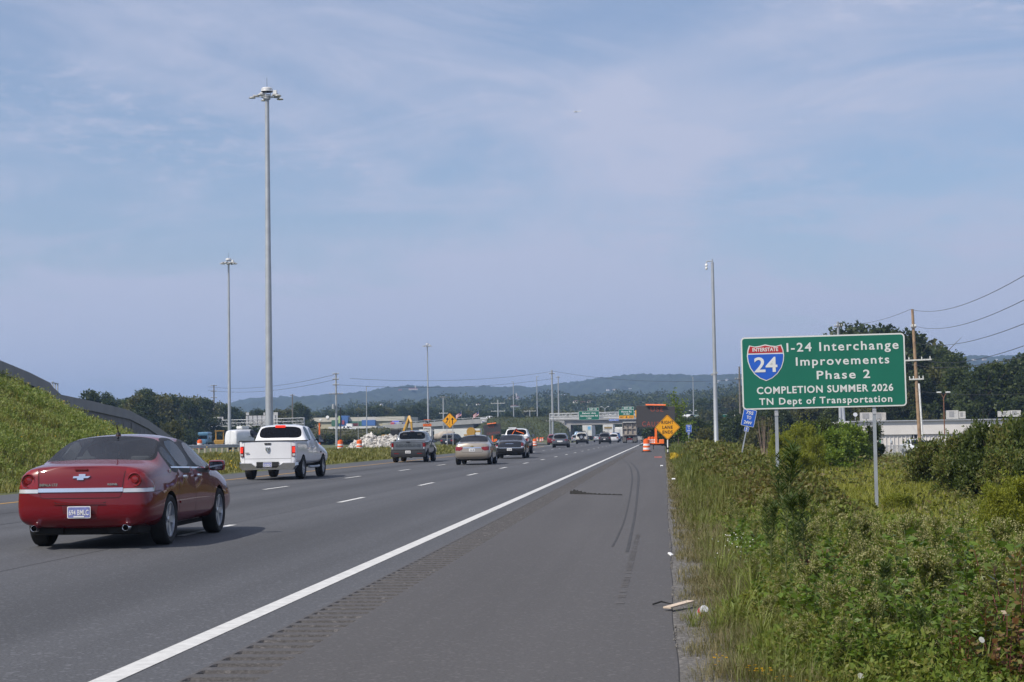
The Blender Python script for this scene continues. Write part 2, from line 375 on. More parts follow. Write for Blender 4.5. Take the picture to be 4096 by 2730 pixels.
b.m[-3*(len(prof)-1):] = [1 if prof[i][1]+prof[i+1][1] < -.001 else 0 for i in range(len(prof)-1) for j in range(3)]
rumble_m = asphalt('milled_groove_asphalt', (0.060, 0.056, 0.055), 0.05, speck=0.6, seed=3.0)  # groove faces darker: milled stone, plus groove shade put into the colour
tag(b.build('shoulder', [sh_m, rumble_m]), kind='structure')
lp = mat('white_road_paint', (0.53, 0.53, 0.52), 0.75, var=0.14, vscale=9, bump=0.25, bscale=60)
yp = mat('yellow_road_paint', (0.46, 0.25, 0.035), 0.75, var=0.12, vscale=9)
seal = mat('crack_sealant', (0.022, 0.022, 0.024), 0.7, var=0.2)
rub = mat('rubber_skid', (0.036, 0.035, 0.036), 0.8, var=0.25, vscale=3)
strip('white_edge_line', [(XE+0.0*y, y) for y in (RY0, 60, 150, 300, 460)], 0.165, 0.004, lp)
for X, y0, nm in ((X1, 36.6, 'lane_dashes'), (X2, 46.8, 'lane_dashes')):
    b = MB(); y = y0-36.57
    while y < 420:
        b.add([(X-0.065, y, 0.004), (X+0.065, y, 0.004), (X+0.065, y+3.05, 0.004), (X-0.065, y+3.05, 0.004)], [(0, 1, 2, 3)]); y += 12.19
    tag(b.build(nm, lp), kind='structure')
strip('yellow_edge_line', [(X3, RY0), (X3, 120), (X3-0.1, 200), (X3-0.3, 222)], 0.14, 0.004, yp)
strip('gore_line', [(-17.6, 176), (-16.3, 205), (-15.9, 235), (-16.0, 330)], 0.2, 0.0065, lp)
strip('yellow_ramp_line', [(-31, 262), (-24.2, 330), (-24, 420)], 0.16, 0.108, yp)
b = MB(); y = 236
while y < 420: b.add([(-19.9, y, 0.002), (-19.75, y, 0.002), (-19.75, y+3, 0.002), (-19.9, y+3, 0.002)], [(0, 1, 2, 3)]); y += 12.19
tag(b.build('lane_dashes', lp), kind='structure')
for X, s_, wd in ((X2-0.18, 1, 0.035), (X1-0.14, 2, 0.012), (X2-1.9, 3, 0.03), (X1-0.03-3.7, 4, 0.008)):
    strip('pavement_joint', [(X+0.05*(float(vnoise(y, 0, 4.0, s_))-0.5)+0.03*(float(vnoise(y, 0, 0.9, s_+9))-0.5), y) for y in np.arange(5, 230, 0.7)], wd, 0.0024, seal)
for pts, wd in (([(2490, 1838), (2516, 1862), (2528, 1900), (2524, 1960), (2502, 2066), (2474, 2140), (2447, 2192)], 0.05), ([(2522, 1850), (2546, 1876), (2554, 1905), (2551, 1960), (2541, 2050), (2524, 2140), (2507, 2216)], 0.075)):
    P = [gnd(*p) for p in pts]; line = []
    for i in range(len(P)-1):
        a = P[max(i-1, 0)]; p = P[i]; q = P[i+1]; c = P[min(i+2, len(P)-1)]
        for t in np.linspace(0, 1, 8, endpoint=False):
            line.append(tuple((0.5*((2*p)+(-a+q)*t+(2*a-5*p+4*q-c)*t*t+(-a+3*p-3*q+c)*t**3))[:2]))
    strip('tyre_mark', line, [wd*(0.5+0.5*math.sin(math.pi*min(1, i/len(line)*1.4+0.15))) for i in range(len(line))], 0.0032, rub)
for x0, ph in ((-0.42, 0),):
    b = MB(); y = 14.0
    while y < 24:
        wv = 0.07 if ph == 0 else 0.03
        if RNG.random() < 0.75: b.add([(x0+0.02*(y-14)*0.3, y, 0.003), (x0+wv, y, 0.003), (x0+wv, y+0.10, 0.003), (x0, y+0.12, 0.003)], [(0, 1, 2, 3)])
        y += 0.17
    tag(b.build('tyre_mark', mat('faint_skid', (0.080, 0.075, 0.074), 0.85, var=0.2)), kind='structure')
gs_ = asphalt('gravel_ground', (0.115, 0.108, 0.10), 0.05, speck=0.75, seed=8.0)
strip('gravel_strip', [(0.33, y) for y in np.arange(-10, 130, .8)], .60, -0.008, gs_)
# ------------------------------------------------------------------ the raised road with its grass banks, far side
grass_far = mat('bank_grass', (0.036, 0.047, 0.014), 0.95, var=0.4, vscale=0.22, bump=0.8, bscale=1.2, detail=10)
def bank_z(X, Y):
    topz = np.interp(X, [-200, -85, -53, -28, 2, 60, 200], [3.0, 4.4, 6.9, 6.6, 6.3, 5.4, 5.0])
    d = np.maximum(0, np.maximum(503-Y, Y-517)); h = topz-d*0.40
    gap = ((X > -27.6) & (X < 0.6)) | ((X > -84) & (X < -56))
    side = np.minimum.reduce([np.where(X <= -27.6, -27.6-X, 1e3), np.where(X >= 0.6, X-0.6, 1e3), np.where(X <= -84, -84-X, 1e3), np.where(X >= -56, np.abs(X+56), 1e3)])
    h = np.where(gap, -1.0, np.minimum(h, 3.0+side*0.9))
    return np.maximum(h, -0.9)+(vnoise(X, Y, 3.0, 8)-0.5)*0.5*(h > 0)
tag(grid_mesh('grass_bank', np.arange(-200, 200, 1.0), np.arange(484, 538, 1.0), bank_z, grass_far), kind='structure')
def bank2(X, Y):                                                    # brown bank below the shopping centre
    u = (X+87)/26.0; return np.where(np.abs(u) < 1.25, (3.4-np.maximum(0, 392-Y)*0.11)*smooth01((1.25-np.abs(u))*2.6), -0.8)+(vnoise(X, Y, 2.5, 6)-0.5)*0.7
tag(grid_mesh('grass_slope', np.arange(-122, -48, 1.0), np.arange(356, 420, 1.0), bank2, mat('brown_bank_grass', (0.050, 0.046, 0.020), 0.95, var=0.5, vscale=0.3, bump=0.8, bscale=1.5, detail=10)), kind='structure')
# ------------------------------------------------------------------ the ridge, three kilometres off
def skyline(px):
    return np.interp(px, [-400, 700, 860, 930, 1010, 1100, 1254, 1360, 1488, 1600, 1700, 1800, 1900, 2134, 2227, 2367, 2470, 2568, 2700, 2835, 2961, 3150, 3500, 3800, 4100, 4800],
                     [1700, 1665, 1636, 1612, 1604, 1598, 1596, 1590, 1572, 1560, 1556, 1560, 1560, 1557, 1544, 1527, 1519, 1510, 1512, 1511, 1504, 1480, 1446, 1432, 1425, 1420])
def ridge():
    npx = 620; nt = 74
    pxs = np.linspace(300, 4500, npx); ts = np.linspace(0, 1.12, nt)
    A, Tt = np.meshgrid(pxs, ts)
    Yc = 3000+120*np.sin(A/300.0)+90*np.sin(A/130.0+1)
    Y = 2150+(Yc-2150)*Tt
    crest = CAMH+(1737-0.02*(A-2655)-skyline(A))/F*Yc
    z = crest*np.where(Tt <= 1, np.sin(np.clip(Tt, 0, 1)*np.pi/2)**1.25, 1-(Tt-1)*3)
    X = (A-2655)/F*Y
    spur = (vnoise(X, Y, 230, 5)-0.5)*26*np.sin(np.clip(Tt, 0, 1)*np.pi)
    can = (vnoise(X, Y, 11, 1)-0.35)*6.5+(vnoise(X, Y, 27, 2)-0.5)*6+(vnoise(X, Y, 6, 9)-0.5)*3
    z = z+spur+can*np.clip(Tt*3, 0, 1)-2
    V = np.stack([X.ravel(), Y.ravel(), z.ravel()], 1)
    i = (np.arange(npx-1)[None, :]+np.arange(nt-1)[:, None]*npx).ravel()
    return nmesh('hills', V, np.stack([i, i+1, i+npx+1, i+npx], 1), mat('forest_canopy', (0.030, 0.040, 0.016), 0.95, var=0.45, vscale=0.05, detail=10), smooth=False)
RIDGE = tag(ridge(), kind='structure')
def ridge_pt(x, frac, y=None):
    """a point on the ridge face seen at pixel column x, frac of the way up"""
    Yc = 3000+120*math.sin(x/300.0)+90*math.sin(x/130.0+1); Y = 2150+(Yc-2150)*frac
    return Y
# ================================================================== vehicles
def paint(name, col, metal=0.0, rough=0.32, coat=1.0):
    return mat(name, col, rough, metal, coat, var=0.04, vscale=1.5)
black_trim = mat('black_trim', (0.012, 0.012, 0.013), 0.55, var=0.2)
liner = mat('wheel_arch_black', (0.006, 0.006, 0.006), 0.9)
rubber = mat('tyre_rubber', (0.013, 0.013, 0.014), 0.85, var=0.25, vscale=12)
alloy = mat('alloy_rim', (0.55, 0.57, 0.60), 0.32, 0.85)
chrome = mat('chrome', (0.82, 0.83, 0.85), 0.10, 1.0, var=0.03)
steel = mat('galvanised_steel', (0.40, 0.43, 0.46), 0.52, 0.55, var=0.14, vscale=2.5)
red_lens = mat('red_lens', (0.20, 0.003, 0.004), 0.2, coat=.6, var=0.25, vscale=14)
lit_red = mat('lit_brake_lens', (0.6, 0.02, 0.01), 0.2, coat=1.0, emit=((1.0, 0.04, 0.02), .7))
clear_lens = mat('clear_lens', (0.62, 0.62, 0.64), 0.12, 0.3, coat=1.0)
plate_blue = mat('plate_blue', (0.17, 0.19, 0.42), 0.4, var=0.25, vscale=14)
plate_white = mat('plate_white', (0.72, 0.72, 0.72), 0.4)
plate_black = mat('plate_ink', (0.02, 0.02, 0.05), 0.5)
seam_m = mat('panel_gap', (0.006, 0.006, 0.006), 0.9)
under_m = mat('underbody', (0.010, 0.010, 0.010), 0.9)
seat_m = mat('seat_fabric', (0.045, 0.045, 0.05), 0.9)
skin_m = mat('skin', (0.40, 0.22, 0.15), 0.55)
hair_m = mat('dark_hair', (0.012, 0.009, 0.008), 0.7)
shirt_m = mat('grey_shirt', (0.10, 0.11, 0.13), 0.9)
def Sx(y, zb, wb, wm, zm, ws, zs, wr, zr, cr=0.03, dy=None):
    """one cross-section: bottom, sill, side, shoulder, rail, crown"""
    p = [(0, zb), (wb*0.9, zb), (wm*0.985, zb+0.10), (wm, zm), (ws, zs), (wr, zr), (wr*0.5, zr+cr*0.8), (0, zr+cr)]
    dy = dy or [0]*8
    return [(a, y+d, z) for (a, z), d in zip(p, dy)]
def car_shell(secs, tags, cap0=None, cap1=None, bulge=0.04, wheels=(), creases=(), levels=2, inset=0.035, trim_ix=1, pane_ix=None):
    """secs: list of 8-point sections rear to front; tags {(i, j): material index} for the faces between sections i, i+1 and points j, j+1.
    Each tagged pane is inset to leave a frame, the cage is subdivided and the wheel arches are cut out.  Returns a bmesh-like (V, faces, mats)."""
    bm = bmesh.new(); n = len(secs); vid = {}
    for i, s in enumerate(secs):
        for j, (x, y, z) in enumerate(s):
            for sg in (1, -1):
                if j in (0, 7): vid[i, j, 1] = vid[i, j, -1] = vid.get((i, j, 1)) or bm.verts.new((0, y, z))
                else: vid[i, j, sg] = bm.verts.new((x*sg, y, z))
    groups = {}
    def face(vs, mi, key):
        try: f = bm.faces.new(vs)
        except ValueError: return
        f.material_index = 0; f.smooth = True
        if mi: groups.setdefault((mi, key), []).append(f)
    for i in range(n-1):
        for j in range(7):
            for sg in (1, -1):
                q = [vid[i, j, sg], vid[i+1, j, sg], vid[i+1, j+1, sg], vid[i, j+1, sg]]
                if sg < 0: q.reverse()
                t = tags.get((i, j)); mi, key = (t if isinstance(t, tuple) else (t, None))
                f = face(q, mi, (key, sg) if j == 4 else (key, 0))
    for (i, cap, sg_) in ((0, cap0 or {}, 1), (n-1, cap1 or {}, -1)):
        cv = {j: (bm.verts.new((0, secs[i][j][1]-sg_*bulge, secs[i][j][2])) if 0 < j < 7 else vid[i, j, 1]) for j in range(8)}
        for j in range(7):
            for sg in (1, -1):
                q = [vid[i, j, sg], vid[i, j+1, sg], cv[j+1], cv[j]]
                u = []
                for v_ in q:
                    if v_ not in u: u.append(v_)
                if sg*sg_ < 0: u.reverse()
                t = cap.get(j); mi, key = (t if isinstance(t, tuple) else (t, None))
                face(u, mi, (key, 'c'))
    cl = bm.edges.layers.float.new('crease_edge')
    for (mi, key), fs in groups.items():
        if mi >= 90: 
            for f in fs: f.material_index = mi-90
            continue
        r = bmesh.ops.inset_region(bm, faces=fs, thickness=inset, depth=-0.004, use_even_offset=True, use_boundary=True)
        for f in r['faces']: f.material_index = trim_ix
        for f in fs:
            f.material_index = mi
        gs = set(fs)
        for f in fs:
            for e in f.edges:
                if any(g not in gs for g in e.link_faces): e[cl] = 0.85
    bm.verts.index_update()
    for (i0, i1, j, c) in creases:
        for i in range(i0, i1):
            for sg in (1, -1):
                e = bm.edges.get((vid[i, j, sg], vid[i+1, j, sg]))
                if e: e[cl] = c
    for (i, j0, j1, c) in [q for q in creases if False]: pass
    bmesh.ops.recalc_face_normals(bm, faces=bm.faces[:])
    me = bpy.data.meshes.new('shell'); bm.to_mesh(me); bm.free()
    o = bpy.data.objects.new('shell', me); COL.objects.link(o)
    for k in range(8): me.materials.append(None)
    md = o.modifiers.new('s', 'SUBSURF'); md.levels = levels; md.render_levels = levels
    cut = None
    if wheels:
        c = MB()
        for (yw, zw, rw, x0, x1) in wheels:
            for sg in (1, -1):
                M = Matrix.Translation((sg*(x0+x1)/2, yw, zw)) @ Matrix.Rotation(R(90), 4, 'Y')
                h = (x1-x0)/2
                c.lathe([(rw, -h), (rw, h)], 28, 0, M)
        mc = bpy.data.meshes.new('cut'); mc.from_pydata(c.v, [], c.f)
        bmc = bmesh.new(); bmc.from_mesh(mc); bmesh.ops.recalc_face_normals(bmc, faces=bmc.faces[:]); bmc.to_mesh(mc); bmc.free()
        mc.polygons.foreach_set('material_index', [6]*len(mc.polygons))
        for k in range(8): mc.materials.append(None)
        cut = bpy.data.objects.new('cut', mc); COL.objects.link(cut)
        b = o.modifiers.new('b', 'BOOLEAN'); b.operation = 'DIFFERENCE'; b.object = cut; b.solver = 'EXACT'
    bpy.context.view_layer.update()
    out = bpy.data.meshes.new_from_object(o.evaluated_get(bpy.context.evaluated_depsgraph_get()))
    bpy.data.objects.remove(o); 
    if cut: bpy.data.objects.remove(cut)
    V = [v.co.copy() for v in out.vertices]; Fs = [(tuple(p.vertices), p.material_index, p.use_smooth) for p in out.polygons]
    bpy.data.meshes.remove(out)
    return V, Fs
def sub_mesh(name, V, Fs, pick, mats, parent, remap=None, thick=0.0):
    fs = [f for f in Fs if f[1] in pick]
    if not fs: return None
    used = {}; vs = []; ff = []
    for f in fs:
        idx = []
        for i in f[0]:
            if i not in used: used[i] = len(vs); vs.append(V[i])
            idx.append(used[i])
        ff.append(idx)
    me = bpy.data.meshes.new(name); me.from_pydata(vs, [], ff)
    for m in mats: me.materials.append(m)
    if remap: me.polygons.foreach_set('material_index', [remap.get(f[1], 0) for f in fs])
    me.polygons.foreach_set('use_smooth', [True]*len(fs)); me.set_sharp_from_angle(angle=R(42)); me.update()
    o = bpy.data.objects.new(name, me); COL.objects.link(o); o.parent = parent; return o
def islands(Fs, pick):
    fs = [f for f in Fs if f[1] in pick]; par = {}
    def find(a):
        while par[a] != a: par[a] = par[par[a]]; a = par[a]
        return a
    for f in fs:
        for i in f[0]: par.setdefault(i, i)
        for i in f[0][1:]: par[find(i)] = find(f[0][0])
    g = {}
    for f in fs: g.setdefault(find(f[0][0]), []).append(f)
    return list(g.values())
class Surf:
    """projects flat outlines on a shell: patches for lamps, trim, panel gaps"""
    def __init__(s, V, Fs): s.t = BVHTree.FromPolygons(V, [f[0] for f in Fs])
    def hit(s, o, d): return s.t.ray_cast(o, d)
    def patch(s, name, poly, ax, m, parent, off=0.006, thick=0.02, dice=0.06, sign=1, smooth=True):
        """poly: list of (a, z); ax 'r' looks from the rear (a = x), 'f' from the front, 's' from the side sign (a = y), 't' from above (a, b = x, y)"""
        bm = bmesh.new(); vs = [bm.verts.new((p[0], 0, p[1])) for p in poly]; bm.faces.new(vs)
        a0 = min(p[0] for p in poly); a1 = max(p[0] for p in poly); z0 = min(p[1] for p in poly); z1 = max(p[1] for p in poly)
        for k in range(1, int((a1-a0)/dice)+1): bmesh.ops.bisect_plane(bm, geom=bm.verts[:]+bm.edges[:]+bm.faces[:], plane_co=(a0+k*dice, 0, 0), plane_no=(1, 0, 0))
        for k in range(1, int((z1-z0)/dice)+1): bmesh.ops.bisect_plane(bm, geom=bm.verts[:]+bm.edges[:]+bm.faces[:], plane_co=(0, 0, z0+k*dice), plane_no=(0, 0, 1))
        last = None; top = {}
        for v_ in bm.verts:
            a, z = v_.co.x, v_.co.z
            if ax == 'r': o, d = Vector((a, -5, z)), Vector((0, 1, 0))
            elif ax == 'f': o, d = Vector((a, 12, z)), Vector((0, -1, 0))
            elif ax == 't': o, d = Vector((a, z, 6)), Vector((0, 0, -1))
            else: o, d = Vector((sign*4, a, z)), Vector((-sign, 0, 0))
            h = s.hit(o, d)
            if h[0] is None: h = last or (o+d*4, -d)
            else:
                nn = h[1] if h[1].dot(d) < 0 else -h[1]
                h = (h[0], nn); last = h
            top[v_] = (h[0], h[1])
        for v_, (p, nn) in top.items(): v_.co = p+nn*off
        if thick:
            fs = bm.faces[:]; r = bmesh.ops.extrude_face_region(bm, geom=fs)
            new = [e for e in r['geom'] if isinstance(e, bmesh.types.BMVert)]
            dd = {'r': Vector((0, 1, 0)), 'f': Vector((0, -1, 0)), 't': Vector((0, 0, -1)), 's': Vector((-sign, 0, 0))}[ax]
            for v_ in new: v_.co += dd*thick
        bmesh.ops.recalc_face_normals(bm, faces=bm.faces[:])
        me = bpy.data.meshes.new(name); bm.to_mesh(me); bm.free(); me.materials.append(m)
        if smooth: me.polygons.foreach_set('use_smooth', [True]*len(me.polygons)); me.set_sharp_from_angle(angle=R(40))
        o = bpy.data.objects.new(name, me); COL.objects.link(o); o.parent = parent; return o
    def line(s, mb, pts, ax, wd=0.008, sign=1, off=0.0015, step=0.05, mi=0):
        """thin ribbon (panel gap) following the surface"""
        P = []
        for i in range(len(pts)-1):
            a = Vector(pts[i]); b = Vector(pts[i+1]); k = max(1, int((b-a).length/step))
            for q in range(k+(i == len(pts)-2)): P.append(a.lerp(b, q/k))
        prev = None
        for i, p in enumerate(P):
            t = (P[min(i+1, len(P)-1)]-P[max(i-1, 0)]).normalized(); nrm = Vector((t.y, -t.x)); pr = []
            for sg in (-1, 1):
                q = p+nrm*wd/2*sg
                o, d = (Vector((q.x, -5, q.y)), Vector((0, 1, 0))) if ax == 'r' else ((Vector((q.x, q.y, 6)), Vector((0, 0, -1))) if ax == 't' else (Vector((sign*4, q.x, q.y)), Vector((-sign, 0, 0))))
                h = s.hit(o, d)
                if h[0] is None: pr = None; break
                nn = h[1] if h[1].dot(d) < 0 else -h[1]
                pr.append(h[0]+nn*off)
            if pr and prev: mb.add([prev[0], prev[1], pr[1], pr[0]], [(0, 1, 2, 3)], mi)
            prev = pr
def wheel(parent, x, y, r, wd, spokes=5, rim_r=0.68, rim_m=None, twin=False, style='spoke'):
    sg = 1 if x > 0 else -1
    M = Matrix.Translation((x, y, r)) @ Matrix.Rotation(R(90)*sg, 4, 'Y')
    h = wd/2; b = MB()
    b.lathe([(r*rim_r*0.98, -h*0.8), (r*0.9, -h), (r*0.965, -h*0.86), (r, -h*0.6), (r*1.0, h*0.6), (r*0.965, h*0.86), (r*0.9, h), (r*rim_r, h*0.86), (r*rim_r*0.97, h*0.2)], 40, 0, M)
    t = b.build('wheel', rubber, parent, smooth=True, angle=30)
    q = MB(); rr = r*rim_r
    q.lathe([(rr*0.99, h*0.2), (rr*1.0, h*0.80), (rr*0.93, h*0.82), (rr*0.90, h*0.35)], 40, 0, M)
    q.lathe([(0.0, h*0.72), (rr*0.17, h*0.70), (rr*0.24, h*0.5), (rr*0.26, h*0.2)], 20, 0, M)
    for k in range(spokes):
        a = 2*math.pi*k/spokes+0.3
        for da in ((-0.13, 0.13) if style == 'pair' else (0,)):
            aw = 0.10 if style == 'pair' else 0.17
            ca, sa = math.cos(a+da), math.sin(a+da); px, py = -sa, ca
            w0, w1 = rr*aw*1.3, rr*aw*1.0
            vs = []
            for rad, wv, z0, z1 in ((rr*0.16, w0, h*0.30, h*0.62), (rr*0.92, w1, h*0.42, h*0.70)):
                for e in (-1, 1):
                    for z in (z0, z1): vs.append(M @ Vector((ca*rad+px*wv*e, sa*rad+py*wv*e, z)))
            q.add(vs, [(0, 1, 3, 2), (4, 6, 7, 5), (0, 4, 5, 1), (2, 3, 7, 6), (1, 5, 7, 3), (0, 2, 6, 4)])
    q.lathe([(0.0, -h*0.1), (rr*0.9, -h*0.1)], 24, 1, M)
    q.build('rim', [rim_m or alloy, under_m], t, smooth=True, angle=30)
    return t
def licence_plate(parent, x, y, z, txt, style='blue', tilt=0.0):
    M = T(x, y, z) @ Matrix.Rotation(tilt, 4, 'X')
    b = MB(); b.prism(rrect(0.305, 0.152, 0.015), -0.004, 0.006, 0, M)
    b.prism(rrect(0.285, 0.132, 0.01), -0.007, -0.003, 1, M)
    p = b.build('licence_plate', [plate_white, plate_blue if style == 'blue' else plate_white], parent)
    text_obj(txt, 0.098, 'lettering', plate_white if style == 'blue' else plate_black, p, M @ T(0, -0.010, -0.036), bold=0.001, width=0.62, ext=0.001)
    if style == 'blue':
        c = MB(); c.prism(rrect(0.14, 0.016, 0.004, 2, 0, -0.056), -0.0095, -0.006, 0, M); c.build('county_strip', plate_white, p)
    return p
def seats(parent, rows, xs, floor=0.35, h=0.62, m=None):
    for y in rows:
        for x in xs:
            b = MB()
            b.box((x, y+0.10, floor+0.12), (0.5, 0.5, 0.16), bev=0.05)
            b.box((x, y-0.10, floor+0.12+h*0.5), (0.48, 0.14, h), bev=0.06, rx=R(12))
            b.box((x, y-0.165, floor+0.15+h), (0.27, 0.09, 0.24), bev=0.04, rx=R(8))
            b.build('seat', m or seat_m, parent, smooth=True)
    return None
def shell_parts(root, V, Fs, body_m, trim_m, glass_m, names, extra=None, liner_mat=None, body_name='body'):
    """material slots: 0 paint, 1 frame, 2.. glass kinds, 5 lower dark, 6 wheel arch, 7 extra"""
    b = sub_mesh(body_name, V, Fs, (0, 1, 5, 6, 7), [body_m, trim_m, black_trim, liner, extra or black_trim], root, {0: 0, 1: 1, 5: 2, 6: 3, 7: 4})
    for mi, nm in names.items():
        for isl in islands(Fs, (mi,)): sub_mesh(nm, V, isl, (mi,), [glass_m if not isinstance(glass_m, dict) else glass_m[mi]], root)
    return b
def person_inside(loc, rz, label, hair=hair_m, shirt=shirt_m, arm=True):
    """a seated driver seen from behind: one continuous body, hair and shirt on it"""
    me = bpy.data.meshes.new('person'); bm = bmesh.new(); sk = bm.verts.layers.skin.verify()
    J = {'pel': ((0, 0, 0), .14), 'sp': ((0, -0.03, 0.22), .15), 'ch': ((0, -0.05, 0.42), .16), 'nk': ((0, -0.03, 0.56), .06), 'hd': ((0, 0.0, 0.67), .088), 'top': ((0, 0.0, 0.75), .085),
         'ls': ((-.19, -.05, .47), .065), 'le': ((-.25, .10, .25), .05), 'lw': ((-.16, .36, .30), .036), 'lh': ((-.13, .44, .33), .042), 'rs': ((.19, -.05, .47), .065), 're': ((.25, .10, .25), .05), 'rw': ((.16, .36, .30), .036), 'rh': ((.13, .44, .33), .042),
         'lk': ((-.12, .42, .06), .075), 'rk': ((.12, .42, .06), .075), 'lf': ((-.12, .60, -.30), .05), 'rf': ((.12, .60, -.30), .05)}
    vs = {}
    for k, (c, r_) in J.items(): v = bm.verts.new(c); v[sk].radius = (r_, r_*0.92); vs[k] = v
    vs['pel'][sk].use_root = True
    for a, b in ('pel sp', 'sp ch', 'ch nk', 'nk hd', 'hd top', 'ch ls', 'ls le', 'le lw', 'lw lh', 'ch rs', 'rs re', 're rw', 'rw rh', 'pel lk', 'lk lf', 'pel rk', 'rk rf') and [tuple(q.split()) for q in ('pel sp', 'sp ch', 'ch nk', 'nk hd', 'hd top', 'ch ls', 'ls le', 'le lw', 'lw lh', 'ch rs', 'rs re', 're rw', 'rw rh', 'pel lk', 'lk lf', 'pel rk', 'rk rf')]: bm.edges.new((vs[a], vs[b]))
    bm.to_mesh(me); bm.free()
    o = bpy.data.objects.new('person', me); COL.objects.link(o)
    o.modifiers.new('k', 'SKIN'); s = o.modifiers.new('s', 'SUBSURF'); s.levels = 2
    bpy.context.view_layer.update()
    m2 = bpy.data.meshes.new_from_object(o.evaluated_get(bpy.context.evaluated_depsgraph_get())); bpy.data.objects.remove(o)
    m2.materials.clear(); m2.materials.append(skin_m); m2.materials.append(shirt)
    m2.polygons.foreach_set('material_index', [1 if (p.center.z < 0.53 and p.center.y < 0.30) or p.center.z < 0.2 else 0 for p in m2.polygons]); m2.polygons.foreach_set('use_smooth', [True]*len(m2.polygons))
    o = bpy.data.objects.new('person', m2); COL.objects.link(o); o.location = loc; o.rotation_euler = (0, 0, rz); tag(o, label, 'person')
    b = MB(); b.lathe([(0.0, 0.115), (0.06, 0.10), (0.098, 0.04), (0.104, -0.02), (0.09, -0.09), (0.07, -0.11)], 18, 0, T(0, -0.012, 0.715)); b.build('hair', hair, o, smooth=True)
    for sg in (-1, 1): e = MB(); e.box((sg*0.093, 0.0, 0.67), (0.02, 0.05, 0.065), bev=0.008); e.build('ear', skin_m, o, smooth=True)
    e = MB(); e.box((0, 0.095, 0.665), (0.03, 0.04, 0.045), bev=0.012); e.build('nose', skin_m, o, smooth=True)
    return o
def mirror_part(parent, x, y, z, m, d=(0.22, 0.12, 0.16), nm='mirror'):
    b = MB(); sg = 1 if x > 0 else -1
    b.box((x, y, z), d, 0, bev=0.05); b.box((x-sg*d[0]*0.62, y+0.02, z-0.03), (d[0]*0.5, 0.06, 0.06), 1, bev=0.02)
    o = b.build(nm, [m, black_trim], parent, smooth=True)
    g = MB(); g.prism(rrect(d[0]*0.82, d[2]*0.75, 0.03), y-d[1]/2-0.004, y-d[1]/2+0.01, 0, T(x, 0, z)); g.build('mirror_glass', mat('mirror_glass', (0.25, 0.27, 0.30), 0.05, 1.0), o)
    return o
clear_tint = glass('clear_glass', (0.74, 0.80, 0.80), 1.5)
tint = glass('tinted_glass', (0.30, 0.36, 0.36), 1.5)
dark_tint = glass('dark_privacy_glass', (0.05, 0.05, 0.055), 1.5)
mid_tint = glass('smoked_glass', (0.16, 0.19, 0.20), 1.5)

def absorb(root, mb, m):
    """panel gaps belong to the body: add them to its mesh"""
    if not mb.f: return
    o = [c for c in root.children if c.name.split('.')[0] == 'body'][0]; me = o.data
    me.materials.append(m); k = len(me.materials)-1
    bm = bmesh.new(); bm.from_mesh(me); vs = [bm.verts.new(p) for p in mb.v]
    for f in mb.f:
        try: q = bm.faces.new([vs[i] for i in f]); q.material_index = k
        except ValueError: pass
    bm.to_mesh(me); bm.free()
# ------------------------------------------------------------------ the dark red saloon in front
def sedan_secs(Lc=5.08, Wd=0.925, H=1.49, deck=1.10, hood=0.95, tail_z=1.06):
    S = []
    d0 = [.10, .10, .02, 0, .035, .10, .085, .08]
    k = Wd/0.925; f = Lc/5.08; h = H/1.49
    def s(y, zb, wb, wm, zm, ws, zs, wr, zr, cr=.03, dy=None): S.append(Sx(y*f, zb, wb*k, wm*k, zm*h, ws*k, zs*h, wr*k, zr*h, cr, dy))
    s(0.00, .30, .70, .80, .56, .77, .93, .66, deck-.045, .025, d0)
    s(0.13, .27, .78, .895, .58, .865, .95, .74, deck-.035, .035, [0, 0, 0, 0, .0, .05, .035, .03])
    s(0.50, .24, .80, .922, .60, .895, .985, .745, deck, .035)
    s(0.80, .22, .80, .925, .60, .905, 1.0, .735, deck+.03, .03, [0, 0, 0, 0, 0, .02, -.06, -.085])
    s(1.18, .21, .80, .925, .60, .905, 1.005, .66, 1.29, .035)
    s(1.56, .21, .80, .925, .60, .905, 1.005, .615, 1.415, .05, [0, 0, 0, 0, 0, 0, -.03, -.04])
    s(1.80, .21, .80, .925, .60, .905, 1.00, .61, 1.435, .055)
    s(2.30, .21, .80, .925, .60, .905, .995, .615, 1.44, .06)
    s(2.42, .21, .80, .925, .60, .905, .99, .615, 1.438, .06)
    s(2.95, .21, .80, .925, .60, .90, .98, .61, 1.395, .06, [0, 0, 0, 0, 0, 0, .03, .05])
    s(3.42, .21, .80, .925, .60, .895, .965, .68, 1.19, .05, [0, 0, 0, 0, 0, 0, .05, .07])
    s(3.85, .21, .80, .925, .60, .885, .94, .76, .985, .04, [0, 0, 0, 0, 0, 0, .07, .10])
    s(4.45, .22, .80, .92, .58, .855, .85, .72, .90, .04)
    s(4.85, .24, .76, .87, .54, .79, .73, .66, .79, .03)
    s(5.04, .27, .64, .74, .50, .66, .62, .55, .67, .02)
    return S
